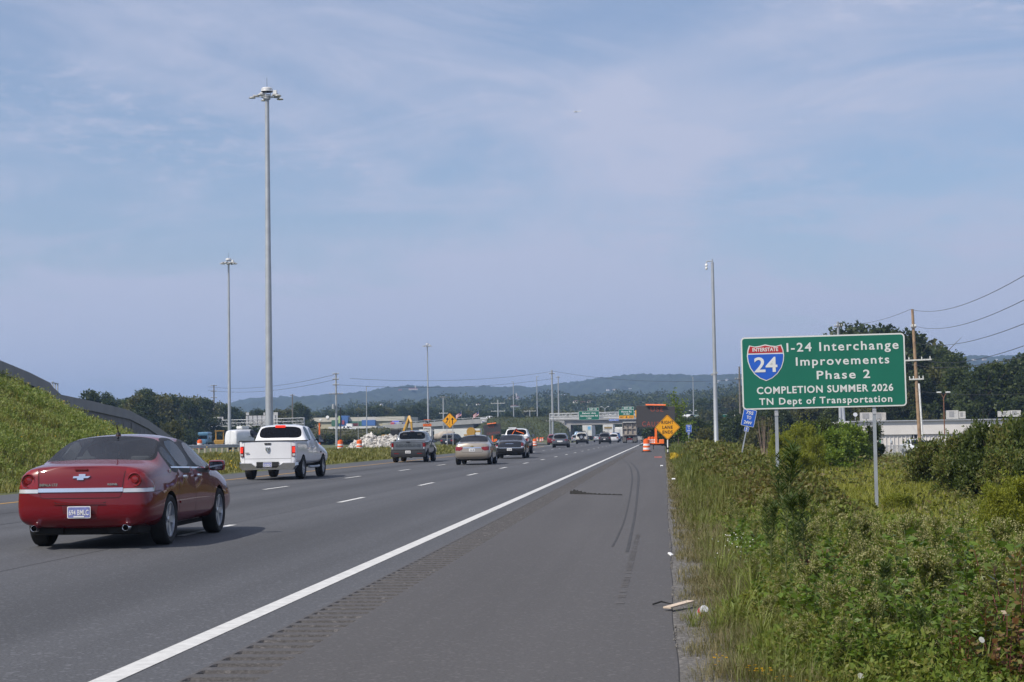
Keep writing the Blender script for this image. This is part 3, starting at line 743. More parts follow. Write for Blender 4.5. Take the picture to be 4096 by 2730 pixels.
def red_saloon():
    root = thing('red_sedan', 'dark red sedan with chrome boot strip, nearest car on the left', 'car', (-7.52, 21.45, 0), R(1.5))
    body = mat('dark_red_paint', (0.14, 0.0015, 0.007), 0.5, 0.0, 1.0, var=0.03, vscale=1.5, spec=.1)
    S = sedan_secs()
    G, SD = 2, 3
    tags = {}
    for j in (5, 6): tags[(3, j)] = tags[(4, j)] = (2, 'rw'); tags[(9, j)] = tags[(10, j)] = (4, 'ws')
    for i in (4, 5): pass
    tags[(5, 4)] = tags[(6, 4)] = (3, 'sr'); tags[(8, 4)] = tags[(9, 4)] = (3, 'sf')
    tags[(4, 4)] = (3, 'sq'); tags[(7, 4)] = (91, 'bp')
    wl = [(1.02, .335, .385, .62, 1.2), (3.83, .335, .385, .62, 1.2)]
    V, Fs = car_shell(S, tags, bulge=0.05, wheels=wl, levels=3, inset=0.034)
    shell_parts(root, V, Fs, body, black_trim, {2: clear_tint, 3: clear_tint, 4: clear_tint}, {2: 'rear_window', 3: 'side_window', 4: 'windshield'})
    sf = Surf(V, [f for f in Fs])
    for sg in (-1, 1):
        for yw in (1.02, 3.83): wheel(root, sg*0.815, yw, 0.335, 0.225, 5, 0.72, style='pair')
    # lamps
    for sg in (-1, 1):
        def mx(p): return [(sg*a, z) for a, z in p]
        lamp = sf.patch('tail_light', mx([(.585, 1.045), (.70, 1.03), (.80, .965), (.868, .86), (.885, .79), (.56, .79)]), 'r', red_lens, root, 0.006, 0.03, 0.04)
        r_ = MB(); r_.lathe([(.075, 0), (.085, .012), (.095, 0)], 24, 0, T(sg*.70, .045, .895) @ Matrix.Rotation(R(90), 4, 'X')); 
        r_.lathe([(.0, 0.012), (.04, .010), (.05, 0)], 24, 0, T(sg*.70, .045, .895) @ Matrix.Rotation(R(90), 4, 'X')); r_.build('lamp_ring', mat('deep_red_lens', (0.18, .004, .006), .15, coat=1), lamp, smooth=True)
        sf.patch('reverse_light', mx([(.56, .784), (.885, .784), (.885, .735), (.56, .735)]), 'r', clear_lens, root, 0.008, 0.03, 0.05)
        # exhaust
        e = MB(); M = T(sg*.60, -0.035, .285) @ Matrix.Rotation(R(-90), 4, 'X')
        e.lathe([(.030, .10), (.036, .0), (.041, -.006), (.045, .0), (.047, .16)], 20, 0, M); e.lathe([(0, .09), (.031, .09)], 16, 1, M)
        e.build('exhaust_tip', [chrome, liner], root, smooth=True)
        mirror_part(root, sg*1.03, 3.18, 1.02, body, (.24, .13, .155))
    # chrome strip, gaps, handle, badge
    sf.patch('chrome_strip', [(-.555, .745), (.555, .745), (.555, .795), (-.555, .795)], 'r', chrome, root, 0.012, 0.03, 0.08)
    g = MB()
    sf.line(g, [(-.575, 1.055), (-.545, .79), (-.53, .69), (-.50, .665), (.50, .665), (.53, .69), (.545, .79), (.575, 1.055)], 'r', .008)
    sf.line(g, [(-.90, .735), (-.555, .735)], 'r', .006); sf.line(g, [(.555, .735), (.90, .735)], 'r', .006)
    sf.line(g, [(-.34, .615), (-.30, .60), (.30, .60), (.34, .615)], 'r', .010)
    for sg in (1, -1):
        sf.line(g, [(2.36, .97), (2.38, .60), (2.36, .30)], 's', .008, sg); sf.line(g, [(1.52, .96), (1.50, .82), (1.42, .66), (1.46, .42), (1.62, .30)], 's', .008, sg); sf.line(g, [(3.42, .93), (3.40, .6), (3.36, .30)], 's', .008, sg)
        sf.line(g, [(1.5, .255), (3.4, .255)], 's', .016, sg)
        sf.line(g, [(.10, .735), (.55, .735), (.66, .70)], 's', .007, sg)
    absorb(root, g, seam_m)
    sf.patch('plate_recess', [(-.215, .40), (.215, .40), (.235, .575), (-.235, .575)], 'r', mat('recess_shade_red', (.10, .006, .010), .4, coat=.5), root, 0.002, 0.01, 0.08)  # flat patch; the recess shade is painted as a darker body red
    licence_plate(root, 0.0, -0.058, .487, '694 BMLC', 'blue')
    sf.patch('bumper_lip', [(-.34, .585), (.34, .585), (.33, .60), (-.33, .60)], 'r', body, root, 0.012, 0.02, 0.08)
    bw = [(-.118, .0), (-.045, .0), (-.045, .028), (.045, .028), (.045, .0), (.118, .0), (.105, -.026), (.045, -.026), (.045, -.05), (-.045, -.05), (-.045, -.026), (-.105, -.026)]
    sf.patch('emblem', [(a*0.95+(.02 if z > -.02 else -.0), z*0.95+.945) for a, z in bw], 'r', chrome, root, 0.016, 0.02, 0.03)
    b3 = MB(); b3.prism(rrect(.17, .022, .008), 0.03, 0.06, 0, T(0, 0, 1.035)); b3.build('brake_light', mat('unlit_brake_lens', (.13, .008, .012), .3, coat=1), root)
    for tx, x, z, sz in (('IMPALA LTZ', -.42, .825, .045), ('FLEXFUEL', .42, .83, .030)): text_obj(tx, sz, 'lettering', chrome, root, T(x, .008, z), bold=.002, ext=.004)
    for sg in (1, -1):
        for y in (1.72, 2.52):
            hd = MB(); hd.box((sg*.925, y, .895), (.055, .19, .042), bev=.018); hd.build('door_handle', chrome, root, smooth=True)
        sf.patch('side_moulding', [(1.50, .535), (3.36, .535), (3.36, .565), (1.50, .565)], 's', body, root, .012, .02, .12, sg)
        ch = MB(); sf.line(ch, [(1.20, 1.03), (1.6, 1.022), (3.3, .985)], 's', .020, sg, off=.006, step=.08); ch.build('chrome_trim', chrome, root)
    sf.patch('fuel_door', [(.88, .80), (1.02, .80), (1.02, .93), (.88, .93)], 's', body, root, .002, .01, .1, 1) if False else None
    bd = MB(); bd.box((.885, 1.10, .985), (.012, .05, .05), bev=.01); bd.build('side_badge', chrome, root)
    an = MB(); an.lathe([(.038, 0), (.030, .03), (.010, .045), (0, .05)], 14, 0, T(0, 1.68, 1.475)); an.tube([(0, 1.68, 1.51), (0, 1.60, 1.62)], .008, 6); an.build('antenna', black_trim, root, smooth=True)
    u = MB(); u.box((0, 2.4, .24), (1.45, 4.3, .12), bev=.05); u.box((-.50, .42, .265), (.44, .5, .15), bev=.07); u.box((.50, .42, .265), (.44, .5, .15), bev=.07); u.tube([(-.7, 1.02, .3), (.7, 1.02, .3)], .045, 8); u.build('underbody', under_m, root, smooth=True)
    seats(root, (1.62,), (-.38, .38), .30, .62); seats(root, (2.62,), (-.38, .38), .28, .66)
    it = MB(); it.box((0, 3.25, .86), (1.5, .5, .22), bev=.08); it.box((0, 1.1, 1.02), (1.3, .5, .04)); it.box((0, 2.3, .45), (1.6, 2.8, .1)); it.box((0.02, 2.98, 1.30), (.24, .03, .07), bev=.02); it.build('interior', seat_m, root, smooth=True)
    sw = MB(); ring = [(-.38+.18*math.cos(a), 2.98, .92+.18*math.sin(a)) for a in np.linspace(0, 6.283, 20)]; sw.tube(ring, .015, 6); sw.build('steering_wheel', black_trim, root)
    rp = root.matrix_basis.copy()
    p = person_inside((-7.52-.38-.07, 21.45+2.65, .56), R(1.5), 'person with short dark hair driving the dark red sedan')
    return root
red_saloon()
# ------------------------------------------------------------------ pickups
def pickup(name, label, loc, rz, body, Lc, Wd, H, bed, cab0, cab1, ws_base, hood_z, wr, wheels_y, glass_r, tail, rim=None, tonneau=True, levels=2, lower=None, detail=2, g_side=None):
    root = thing(name, label, 'pickup', loc, rz)
    S = []; W = Wd/2; zb = .48 if H > 1.85 else .40
    def s(y, ws, zs, wr_, zr, cr=.03, dy=None, wm=None, zb_=None): S.append(Sx(y, zb_ or zb, W*.86, wm or W*.985, zb+.38, ws, zs, wr_, zr, cr, dy))
    zt = bed
    s(0.00, W*.965, zt-.06, W*.955, zt-.004, .0, None, W*.97)
    s(0.05, W*.985, zt-.05, W*.97, zt, .0)
    s(0.30, W*.99, zt-.04, W*.97, zt, .0)
    s(cab0-.30, W*.99, zt-.04, W*.97, zt, .0)
    s(cab0-.03, W*.985, zt-.03, W*.93, zt+.01, .0)
    rt = H-.05
    s(cab0+.05, W*.98, zt-.02, W*.80, zt+.09, .02)
    s(cab0+.20, W*.975, zt-.02, W*.745, rt-.045, .03, [0, 0, 0, 0, 0, 0, -.03, -.04])
    s(cab0+.42, W*.975, zt-.02, W*.735, rt, .05)
    mid = (cab0+cab1)/2+.12
    s(mid-.05, W*.975, zt-.025, W*.735, rt+.005, .055)
    s(mid+.07, W*.975, zt-.025, W*.735, rt+.005, .055)
    s(cab1, W*.975, zt-.03, W*.725, rt-.04, .05, [0, 0, 0, 0, 0, 0, .03, .05])
    s((cab1+ws_base)/2, W*.97, zt-.045, W*.80, (rt+hood_z)/2+.02, .05, [0, 0, 0, 0, 0, 0, .05, .07])
    s(ws_base, W*.965, zt-.07, W*.86, hood_z+.01, .04, [0, 0, 0, 0, 0, 0, .07, .10])
    s(Lc-.55, W*.95, hood_z-.09, W*.78, hood_z-.01, .04)
    s(Lc-.12, W*.90, hood_z-.16, W*.72, hood_z-.07, .03)
    s(Lc, W*.80, hood_z-.24, W*.62, hood_z-.14, .02)
    tags = {}
    for j in (5, 6):
        tags[(5, j)] = (2, 'rw'); tags[(10, j)] = tags[(11, j)] = (4, 'ws')
        if tonneau:
            for i in (1, 2, 3): tags[(i, j)] = 95
    tags[(7, 4)] = (3, 'sr'); tags[(6, 4)] = (3, 'sr'); tags[(8, 4)] = (91, 'bp'); tags[(9, 4)] = tags[(10, 4)] = (3, 'sf')
    r_ = wheels_y[2]
    wl = [(wheels_y[0], r_, r_*1.16, W*.62, W*1.3), (wheels_y[1], r_, r_*1.16, W*.62, W*1.3)]
    V, Fs = car_shell(S, tags, bulge=0.012, wheels=wl, levels=levels, inset=0.03, creases=[(0, 5, 5, .9), (0, 5, 4, .5)])
    shell_parts(root, V, Fs, body, body if detail > 1 else black_trim, {2: glass_r, 3: g_side or glass_r, 4: tint}, {2: 'rear_window', 3: 'side_window', 4: 'windshield'})
    sf = Surf(V, Fs)
    for sg in (-1, 1):
        for yw in wheels_y[:2]: wheel(root, sg*(W-.13), yw, r_, .27, 5 if detail > 1 else 6, .60, rim_m=rim)
    u = MB(); u.box((0, Lc/2, zb-.02), (Wd*.62, Lc-.9, .16), bev=.04); u.tube([(-W*.7, wheels_y[0], r_), (W*.7, wheels_y[0], r_)], .06, 8); u.lathe([(0, -.14), (.12, -.1), (.14, 0), (.12, .1), (0, .14)], 14, 0, T(.0, wheels_y[0], r_)); u.build('underbody', under_m, root, smooth=True)
    seats(root, (mid-.55,), (-.42, .42), .75, .60); seats(root, (cab1-.62,), (-.42, .42), .75, .62)
    it = MB(); it.box((0, ws_base-.35, zt-.12), (Wd*.8, .5, .2), bev=.06); it.box((0, (cab0+ws_base)/2, .66), (Wd*.86, ws_base-cab0-.2, .1)); it.build('interior', seat_m, root)
    return root, sf, W, zb
def white_pickup():
    body = paint('white_pickup_paint', (0.74, 0.75, 0.78), 0.0, 0.35)
    Lc = 5.82; root, sf, W, zb = pickup('white_pickup', 'white pickup with chrome bumper and lit brake lights', (-13.62, 57.8, 0), R(0.3), body, Lc, 2.03, 1.93, 1.335, 1.93, 3.55, 4.22, 1.16, 0.76, (1.22, 4.79, .40), dark_tint, 0, g_side=mid_tint, levels=2)
    for sg in (-1, 1):
        def mx(p): return [(sg*a, z) for a, z in p]
        tl = sf.patch('tail_light', mx([(.835, 1.165), (1.02, 1.165), (1.02, .80), (.835, .80)]), 'r', red_lens, root, .012, .05, .06)
        q = MB(); q.prism(rrect(.09, .20, .02), -.034, -.01, 0, T(sg*.915, 0, 1.04)); q.build('brake_lamp', lit_red, tl)
        q = MB(); q.prism(rrect(.10, .075, .015), -.034, -.01, 0, T(sg*.915, 0, .865)); q.build('reverse_lamp', clear_lens, tl)
        mirror_part(root, sg*1.19, 3.62, 1.40, black_trim, (.27, .14, .30))
        rb = MB(); rb.tube([(sg*.98, 2.2, .42), (sg*1.0, 2.4, .40), (sg*1.0, 3.8, .40), (sg*.98, 4.0, .42)], .045, 8); rb.build('step_bar', steel, root, smooth=True)
        rl = MB(); rl.box((sg*.97, 1.0, 1.345), (.10, 1.95, .035), bev=.012); rl.build('bed_rail', black_trim, root)
        for y in (2.35, 3.1):
            hd = MB(); hd.box((sg*1.0, y, 1.12), (.05, .2, .05), bev=.018); hd.build('door_handle', body, root, smooth=True)
        lb = MB(); lb.box((sg*.995, 4.35, .92), (.02, .24, .06), bev=.008); lb.build('side_badge', black_trim, root)
    tr = MB(); tr.box((0, .02, 1.347), (1.9, .09, .035), bev=.012); tr.build('tailgate_cap', black_trim, root)
    g = MB()
    for sg in (-1, 1):
        sf.line(g, [(sg*.815, .60), (sg*.815, 1.33)], 'r', .010)
        sf.line(g, [(2.02, .5), (2.02, 1.26)], 's', .010, sg); sf.line(g, [(2.78, .52), (2.80, .9), (2.78, 1.26)], 's', .008, sg); sf.line(g, [(3.78, .52), (3.80, 1.2)], 's', .008, sg)
    sf.line(g, [(-.81, .735), (.81, .735)], 'r', .012)
    absorb(root, g, mat('soft_gap', (.16, .16, .17), .8))
    hd = MB(); hd.prism([(-.12, 1.275), (.12, 1.275), (.10, 1.215), (-.10, 1.215)], -.028, .02); hd.build('tailgate_handle', black_trim, root)
    em = MB(); em.prism([(-.07, 1.13), (.07, 1.13), (.072, 1.04), (.045, .985), (.0, .955), (-.045, .985), (-.072, 1.04)], -.045, 0)
    for a, z, r_ in ((-.035, 1.10, .028), (.035, 1.10, .028), (0, 1.03, .030), (-.02, .99, .018), (.02, .99, .018)): em.lathe([(0, .022), (r_*.7, .016), (r_, 0)], 12, 0, T(a, -.045, z) @ Matrix.Rotation(R(90), 4, 'X'))
    em.build('emblem', chrome, root, smooth=True)
    bd = MB(); bd.box((-.72, -.028, .94), (.13, .02, .022)); bd.build('tailgate_badge', black_trim, root)
    # chrome step bumper with the dip for the plate
    b = MB(); zt, z0 = .615, .40
    P = [(-1.02, zt), (-.58, zt), (-.36, zt-.165), (.36, zt-.165), (.58, zt), (1.02, zt), (1.03, zt-.10), (.93, z0-.03), (.4, z0-.015), (-.4, z0-.015), (-.93, z0-.03), (-1.03, zt-.10)]
    n = len(P)
    def ring(y, k, dz=0): return [(x*k, y+.10*(abs(x)/1.03)**3, z+dz) for x, z in P]
    A = ring(-.10, .985, -.012); B = ring(-.17, .96, -.03); Cc = ring(.12, 1.0)
    cen = lambda Rg: [Vector(q) for q in Rg]
    vs = cen(Cc)+cen(A)+[Vector((q[0]*.985, q[1], q[2]*.96+.018)) for q in B]
    fs = []
    for r0 in (0, n):
        for i in range(n): fs.append((r0+i, r0+(i+1) % n, r0+n+(i+1) % n, r0+n+i))
    fs.append(tuple(range(2*n, 3*n))); fs.append(tuple(range(n-1, -1, -1)))
    b.add(vs, fs); bo = b.build('rear_bumper', mat('bumper_chrome', (.62, .62, .63), .16, 1.0, var=.05), root, smooth=True, angle=30)
    bm = bmesh.new(); bm.from_mesh(bo.data); bmesh.ops.recalc_face_normals(bm, faces=bm.faces[:]); bm.to_mesh(bo.data); bm.free()
    pl = MB(); pl.box((0, .0, .545), (.78, .1, .16)); pl.build('plate_recess', black_trim, root)
    licence_plate(root, 0.0, -.065, .535, '120 BNCH', 'blue')
    hb = MB(); hb.prism(rrect(.37, .085, .02), 2.02, 2.06, 0, T(0, 0, 1.855)); hb.build('brake_light', lit_red, root)
    for x in (-.235, .235): rr = MB(); rr.box((x, 2.06, 1.62), (.018, .02, .36), rx=R(-18)); rr.build('window_bar', black_trim, root)
    fl = MB(); fl.tube([(.30, .55, .42), (.30, .22, .36)], .04, 10); fl.box((0, .35, .40), (.14, .5, .09)); fl.build('exhaust_pipe', mat('rusty_steel', (.10, .06, .035), .8, .3, var=.4), root)
    return root
white_pickup()
def grey_pickup():
    body = paint('silver_grey_paint', (0.15, 0.17, 0.20), 0.35, 0.33)
    Lc = 5.33; root, sf, W, zb = pickup('grey_pickup', 'blue grey pickup with black bumper beside the merge sign', (-14.35, 95.0, 0), R(0.6), body, Lc, 2.0, 1.80, 1.19, 1.62, 3.15, 3.95, 1.06, 0.76, (1.13, 4.31, .375), mid_tint, 0, g_side=tint)
    for sg in (-1, 1):
        def mx(p): return [(sg*a, z) for a, z in p]
        sf.patch('tail_light', mx([(.83, 1.09), (.98, 1.09), (.98, .87), (.83, .87)]), 'r', red_lens, root, .012, .05, .06)
        sf.patch('reverse_light', mx([(.86, .865), (.98, .865), (.98, .76), (.86, .76)]), 'r', clear_lens, root, .012, .05, .06)
        mirror_part(root, sg*1.11, 3.25, 1.20, black_trim, (.25, .13, .19))
        e = MB(); M = T(sg*.62, -.06, .40) @ Matrix.Rotation(R(-90), 4, 'X'); e.lathe([(.04, .1), (.045, 0), (.06, 0), (.06, .15)], 16, 0, M); e.lathe([(0, .05), (.042, .05)], 12, 1, M); e.build('exhaust_tip', [chrome, liner], root, smooth=True)
        rf = MB(); rf.box((sg*.66, -.075, .50), (.26, .02, .04)); rf.build('reflector', red_lens, root)
    b = MB(); b.box((0, .02, .49), (1.98, .20, .40), bev=.06); b.box((0, .0, .70), (1.9, .16, .05), bev=.02); b.build('rear_bumper', mat('dark_bumper', (.020, .021, .024), .55), root, smooth=True)
    g = MB()
    for sg in (-1, 1): sf.line(g, [(sg*.82, .74), (sg*.82, 1.18)], 'r', .012)
    sf.line(g, [(-.81, .75), (.81, .75)], 'r', .010); sf.line(g, [(-.81, 1.11), (.81, 1.11)], 'r', .010); absorb(root, g, seam_m)
    text_obj('RIDGELINE', .20, 'lettering', paint('embossed_grey', (.10, .115, .135), .35, .4), root, T(0, -.020, .90), bold=.008, ext=.012, width=1.28, space=1.15)
    hd = MB(); hd.box((0, -.02, 1.14), (.2, .04, .035)); hd.build('tailgate_handle', black_trim, root)
    licence_plate(root, 0.0, -.09, .585, 'BSC 402', 'white')
    ft = MB(); ft.prism([(0, 1.84), (.05, 1.84), (.0, 1.88)], 0, .02, 0, T(-.1, 2.0, -.02)); ft.build('antenna', black_trim, root)
    hb = MB(); hb.prism(rrect(.26, .03, .01), 1.70, 1.74, 0, T(0, 0, 1.745)); hb.build('brake_light', mat('unlit_brake_lens', (.13, .008, .012), .3, coat=1), root)
grey_pickup()
def rear_car(name, label, cat, loc, rz, body, kind='sedan', Lc=4.6, Wd=1.8, H=1.48, lights=((.52, .97), (.86, .93), (.88, .76), (.56, .76)), glass_r=None, plate=('', 'white', .0, .62), chrome_bar=None, wheel_r=.33, levels=2, lit=False, extras=None, fold=None, person=None, dark_low=False):
    root = thing(name, label, cat, loc, rz); W = Wd/2; gr = glass_r or mid_tint
    if kind == 'sedan':
        S = sedan_secs(Lc, W, H); f = Lc/5.08
        tags = {}
        for j in (5, 6): tags[(3, j)] = tags[(4, j)] = (2, 'rw'); tags[(9, j)] = tags[(10, j)] = (4, 'ws')
        tags[(4, 4)] = (3, 'sq'); tags[(5, 4)] = tags[(6, 4)] = (3, 'sr'); tags[(8, 4)] = tags[(9, 4)] = (3, 'sf'); tags[(7, 4)] = (91, 'bp')
        cap = {}; wy = (1.02*f, 3.83*f); mir = (3.18*f, 1.02*H/1.49); bul = .05; seat_y = (1.62*f, 2.62*f)
    else:
        S = []; h = H/1.68; zb = .24 if H < 1.75 else .36
        def s(y, ws, zs, wr, zr, cr=.03, dy=None, wm=.99, zbo=0):
            if kind == 'van': wr = min(.93, wr*1.15); y = y*(Lc-1.25)/3.35 if y < 3.4 else y
            S.append(Sx(y, zb+zbo, W*.84, W*wm, .70*h, W*ws, zs*h, W*wr, zr*h, cr, dy))
        sl = fold if fold is not None else .34
        s(0.0, .90, 1.04, .70, 1.50, .03, [.10, .08, .02, 0, .03, sl, sl-.03, sl-.04], .90, .08)
        s(.14, .955, 1.05, .745, 1.56, .035, [0, 0, 0, 0, 0, sl, sl-.02, sl-.03], .96)
        s(.55, .98, 1.05, .76, 1.60, .04, [0, 0, 0, 0, 0, .08, .07, .07], .99)
        s(1.0, .98, 1.045, .765, 1.62, .045); s(1.75, .98, 1.04, .765, 1.625, .05); s(1.87, .98, 1.04, .765, 1.625, .05)
        s(2.45, .975, 1.03, .755, 1.59, .05, [0, 0, 0, 0, 0, 0, .03, .05])
        s(2.95, .97, 1.01, .82, 1.32, .05, [0, 0, 0, 0, 0, 0, .05, .07]); s(3.35, .96, .98, .86, 1.06, .04, [0, 0, 0, 0, 0, 0, .07, .1])
        s(Lc-.45, .93, .90, .78, .98, .04); s(Lc-.1, .86, .80, .70, .86, .03); s(Lc, .74, .70, .60, .74, .02)
        tags = {}
        for j in (5, 6): tags[(6, j)] = tags[(7, j)] = (4, 'ws')
        tags[(2, 4)] = (3, 'sq'); tags[(3, 4)] = (3, 'sr'); tags[(5, 4)] = tags[(6, 4)] = (3, 'sf'); tags[(4, 4)] = (91, 'bp')
        cap = {} if kind == 'van' else {4: (2, 'rw')}; wy = (.98, Lc-.92); mir = (2.75, 1.10*h); bul = .04; seat_y = (1.2, 2.1)
        if kind == 'van': tags.pop((2, 4)); tags.pop((3, 4)); tags.pop((4, 4))
    wl = [(wy[0], wheel_r, wheel_r*1.15, W*.66, W*1.3), (wy[1], wheel_r, wheel_r*1.15, W*.66, W*1.3)]
    V, Fs = car_shell(S, tags, cap0=cap, bulge=bul, wheels=wl, levels=levels, inset=.03)
    if dark_low: Fs = [(f[0], 5 if f[1] == 0 and sum(V[i].z for i in f[0])/len(f[0]) < .46 else f[1], f[2]) for f in Fs]
    shell_parts(root, V, Fs, body, black_trim, {2: gr, 3: gr, 4: tint}, {2: 'rear_window', 3: 'side_window', 4: 'windshield'})
    sf = Surf(V, Fs)
    for sg in (-1, 1):
        for yw in wy: wheel(root, sg*(W-.115), yw, wheel_r, .22, 5, .66)
        sf.patch('tail_light', [(sg*a*W/.9, z) for a, z in lights], 'r', lit_red if lit else red_lens, root, .010, .03, .06)
        mirror_part(root, sg*(W+.10), mir[0], mir[1], body, (.21, .12, .15))
    u = MB(); u.box((0, Lc/2, .27), (Wd*.72, Lc-.7, .14), bev=.05); u.build('underbody', under_m, root)
    seats(root, seat_y, (-.36, .36), .32, .62)
    licence_plate(root, 0, sf.hit(Vector((0, -5, plate[3])), Vector((0, 1, 0)))[0].y-.012, plate[3], plate[0], plate[1])
    g = MB()
    if kind == 'sedan':
        sf.line(g, [(-.55, 1.03*H/1.49), (-.52, .68), (-.49, .62), (.49, .62), (.52, .68), (.55, 1.03*H/1.49)], 'r', .010)
    else: sf.line(g, [(-W*.80, 1.0), (-W*.78, .62), (W*.78, .62), (W*.80, 1.0)], 'r', .012)
    absorb(root, g, seam_m)
    if chrome_bar:
        z, hw, t_ = chrome_bar; sf.patch('chrome_strip', [(-hw, z-t_), (hw, z-t_), (hw, z+t_), (-hw, z+t_)], 'r', chrome, root, .012, .03, .1)
    return root, sf
beige = paint('champagne_paint', (0.40, 0.35, 0.29), 0.55, 0.33)
r_, sf = rear_car('beige_sedan', 'champagne beige sedan with antenna, between the grey pickup and the black sedan', 'car', (-9.42, 83.4, 0), R(0.2), beige, 'sedan', 4.6, 1.80, 1.48,
         ((.46, .875), (.80, .905), (.87, .86), (.88, .73), (.62, .70), (.48, .77)), mid_tint, ('15A 148', 'white', 0, .735), (.845, .44, .022))
an = MB(); an.lathe([(.035, 0), (.03, .03), (0, .05)], 10, 0, T(0, 1.52, 1.47)); an.tube([(0, 1.52, 1.5), (0, 1.46, 1.66)], .009, 6); an.build('antenna', black_trim, r_)
bw = [(-.10, .0), (-.04, .0), (-.04, .024), (.04, .024), (.04, 0), (.10, 0), (.09, -.022), (.04, -.022), (.04, -.042), (-.04, -.042), (-.04, -.022), (-.09, -.022)]
sf.patch('emblem', [(a, z+.925) for a, z in bw], 'r', mat('gold_badge', (.5, .36, .12), .25, .9), r_, .016, .02, .03)
sf.patch('bumper_crease', [(-.62, .415), (.62, .415), (.60, .435), (-.60, .435)], 'r', beige, r_, .012, .02, .1)
blk = paint('black_car_paint', (0.012, 0.012, 0.014), 0.2, 0.22)
r_, sf = rear_car('black_sedan', 'black sedan with bright chrome trim ahead of the beige sedan', 'car', (-9.55, 105.2, 0), R(0.3), blk, 'sedan', 5.04, 1.9, 1.49,
         ((.70, .98), (.82, .96), (.86, .86), (.86, .70), (.70, .70)), mid_tint, ('CX 0536', 'white', 0, .565), (.665, .80, .013), wheel_r=.36)
sf.patch('chrome_strip', [(-.26, .915), (.26, .915), (.22, .935), (-.22, .935)], 'r', chrome, r_, .014, .03, .06)
for sg in (-1, 1): sf.patch('reverse_light', [(sg*a, z) for a, z in ((.72, .76), (.87, .76), (.87, .69), (.72, .69))], 'r', clear_lens, r_, .014, .03, .06)
# the white work truck ahead of it
wb = paint('work_truck_white', (0.72, 0.73, 0.74), 0, .4)
root, sf, W, zb = pickup('work_truck', 'white work pickup with roof light bar, partly hidden by the black sedan', (-11.5, 131.0, 0), 0, wb, 5.9, 2.05, 2.0, 1.36, 1.95, 3.6, 4.25, 1.2, .76, (1.25, 4.85, .42), mid_tint, 0)
q = MB(); q.box((-.35, 2.5, 2.03), (.62, .3, .10), bev=.03); q.build('light_bar', clear_lens, root)
q = MB(); q.box((0, 1.95, 1.92), (.16, .1, .09)); q.build('brake_light', red_lens, root)
q = MB(); q.tube([(-.35, 1.6, 1.45), (-.1, 1.6, 1.85)], .03, 6); q.tube([(.0, 1.5, 1.80), (.62, 1.5, 1.58)], .035, 6); q.build('orange_boom', mat('safety_orange', (.85, .16, .02), .5), root)
q = MB(); q.box((.3, .3, 1.42), (.8, .5, .14), bev=.03); q.build('tool_box', wb, root)
for sg in (-1, 1):
    sf.patch('tail_light', [(sg*a, z) for a, z in ((.86, 1.2), (1.0, 1.2), (1.0, .9), (.86, .9))], 'r', red_lens, root, .012, .05, .08); mirror_part(root, sg*1.2, 3.65, 1.42, wb if sg < 0 else black_trim, (.26, .13, .26))
# ------------------------------------------------------------------ traffic farther on
grey = paint('graphite_paint', (0.13, 0.145, 0.17), 0.5, .3)
r_, sf = rear_car('grey_suv', 'grey crossover with white number plate, left of the white off-roader', 'suv', (-11.85, 194.5, 0), 0, grey, 'suv', 4.6, 1.86, 1.68, ((.50, .92), (.88, .96), (.89, .82), (.52, .82)), dark_tint, ('', 'white', 0, .70), None, .35, dark_low=True)
q = MB(); q.box((0, -.03, .73), (.62, .03, .16)); q.build('plate_surround', plate_white, r_)
tanw = paint('cream_white_paint', (0.62, 0.60, 0.55), 0, .4)
r_, sf = rear_car('offroader', 'white off-roader with spare wheel on its back door and a roof rack', 'suv', (-13.1, 272, 0), 0, tanw, 'suv', 4.6, 1.92, 1.90, ((.78, 1.02), (.90, 1.02), (.90, .86), (.78, .86)), dark_tint, ('', 'white', 0, .62), None, .42, fold=.12, dark_low=True)
t_ = wheel(r_, 0.001, 0, .40, .24, 6, .62); t_.name = 'spare_wheel'
t_.matrix_local = T(-.02, -.10, 1.10) @ Matrix.Rotation(R(-90), 4, 'Z') @ T(0, 0, -.40)
q = MB(); q.box((0, 1.5, 1.97), (1.3, 1.7, .05)); q.box((0, .7, 2.02), (1.3, .05, .08)); q.box((.2, 1.3, 2.05), (.5, .6, .1)); q.build('roof_rack', black_trim, r_)
q = MB(); q.box((0, -.05, .60), (1.9, .25, .26), bev=.05); q.build('rear_bumper', black_trim, r_)
brn = paint('dark_brown_grey_paint', (0.055, 0.052, 0.055), 0.4, .35)
r_, sf = rear_car('dark_suv', 'dark grey boxy crossover with roof rack, behind the trailer with a brown panel', 'suv', (-9.2, 265, 0), 0, brn, 'suv', 4.4, 1.89, 1.78, ((.66, 1.02), (.88, 1.02), (.88, .84), (.66, .84)), mid_tint, ('', 'white', 0, .70), None, .37, fold=.22, dark_low=True)
text_obj('BRONCO', .11, 'lettering', plate_white, r_, T(0, -.05, .93), width=1.5, space=1.3)
q = MB(); q.box((.05, 1.6, 1.82), (1.1, 1.6, .04)); q.box((-.2, 1.5, 1.88), (.5, 1.1, .09), bev=.03); q.build('roof_rack', black_trim, r_)
wht = paint('plain_white_paint', (.68, .69, .71), 0, .4)
rear_car('white_suv', 'white crossover right of the dark boxy one, partly hidden', 'suv', (-8.85, 300, 0), 0, wht, 'suv', 4.6, 1.85, 1.68, glass_r=dark_tint, plate=('', 'white', 0, .7), levels=1)
blu = paint('bright_blue_paint', (.035, .12, .34), .3, .3)
root, sf, W, zb = pickup('blue_pickup', 'bright blue pickup left of the dump truck', (-9.75, 345, 0), 0, blu, 5.4, 1.95, 1.85, 1.3, 1.8, 3.3, 4.0, 1.12, .76, (1.15, 4.4, .38), mid_tint, 0, levels=1)
q = MB(); q.box((0, -.02, .60), (1.9, .2, .18), bev=.04); q.build('rear_bumper', chrome, root)
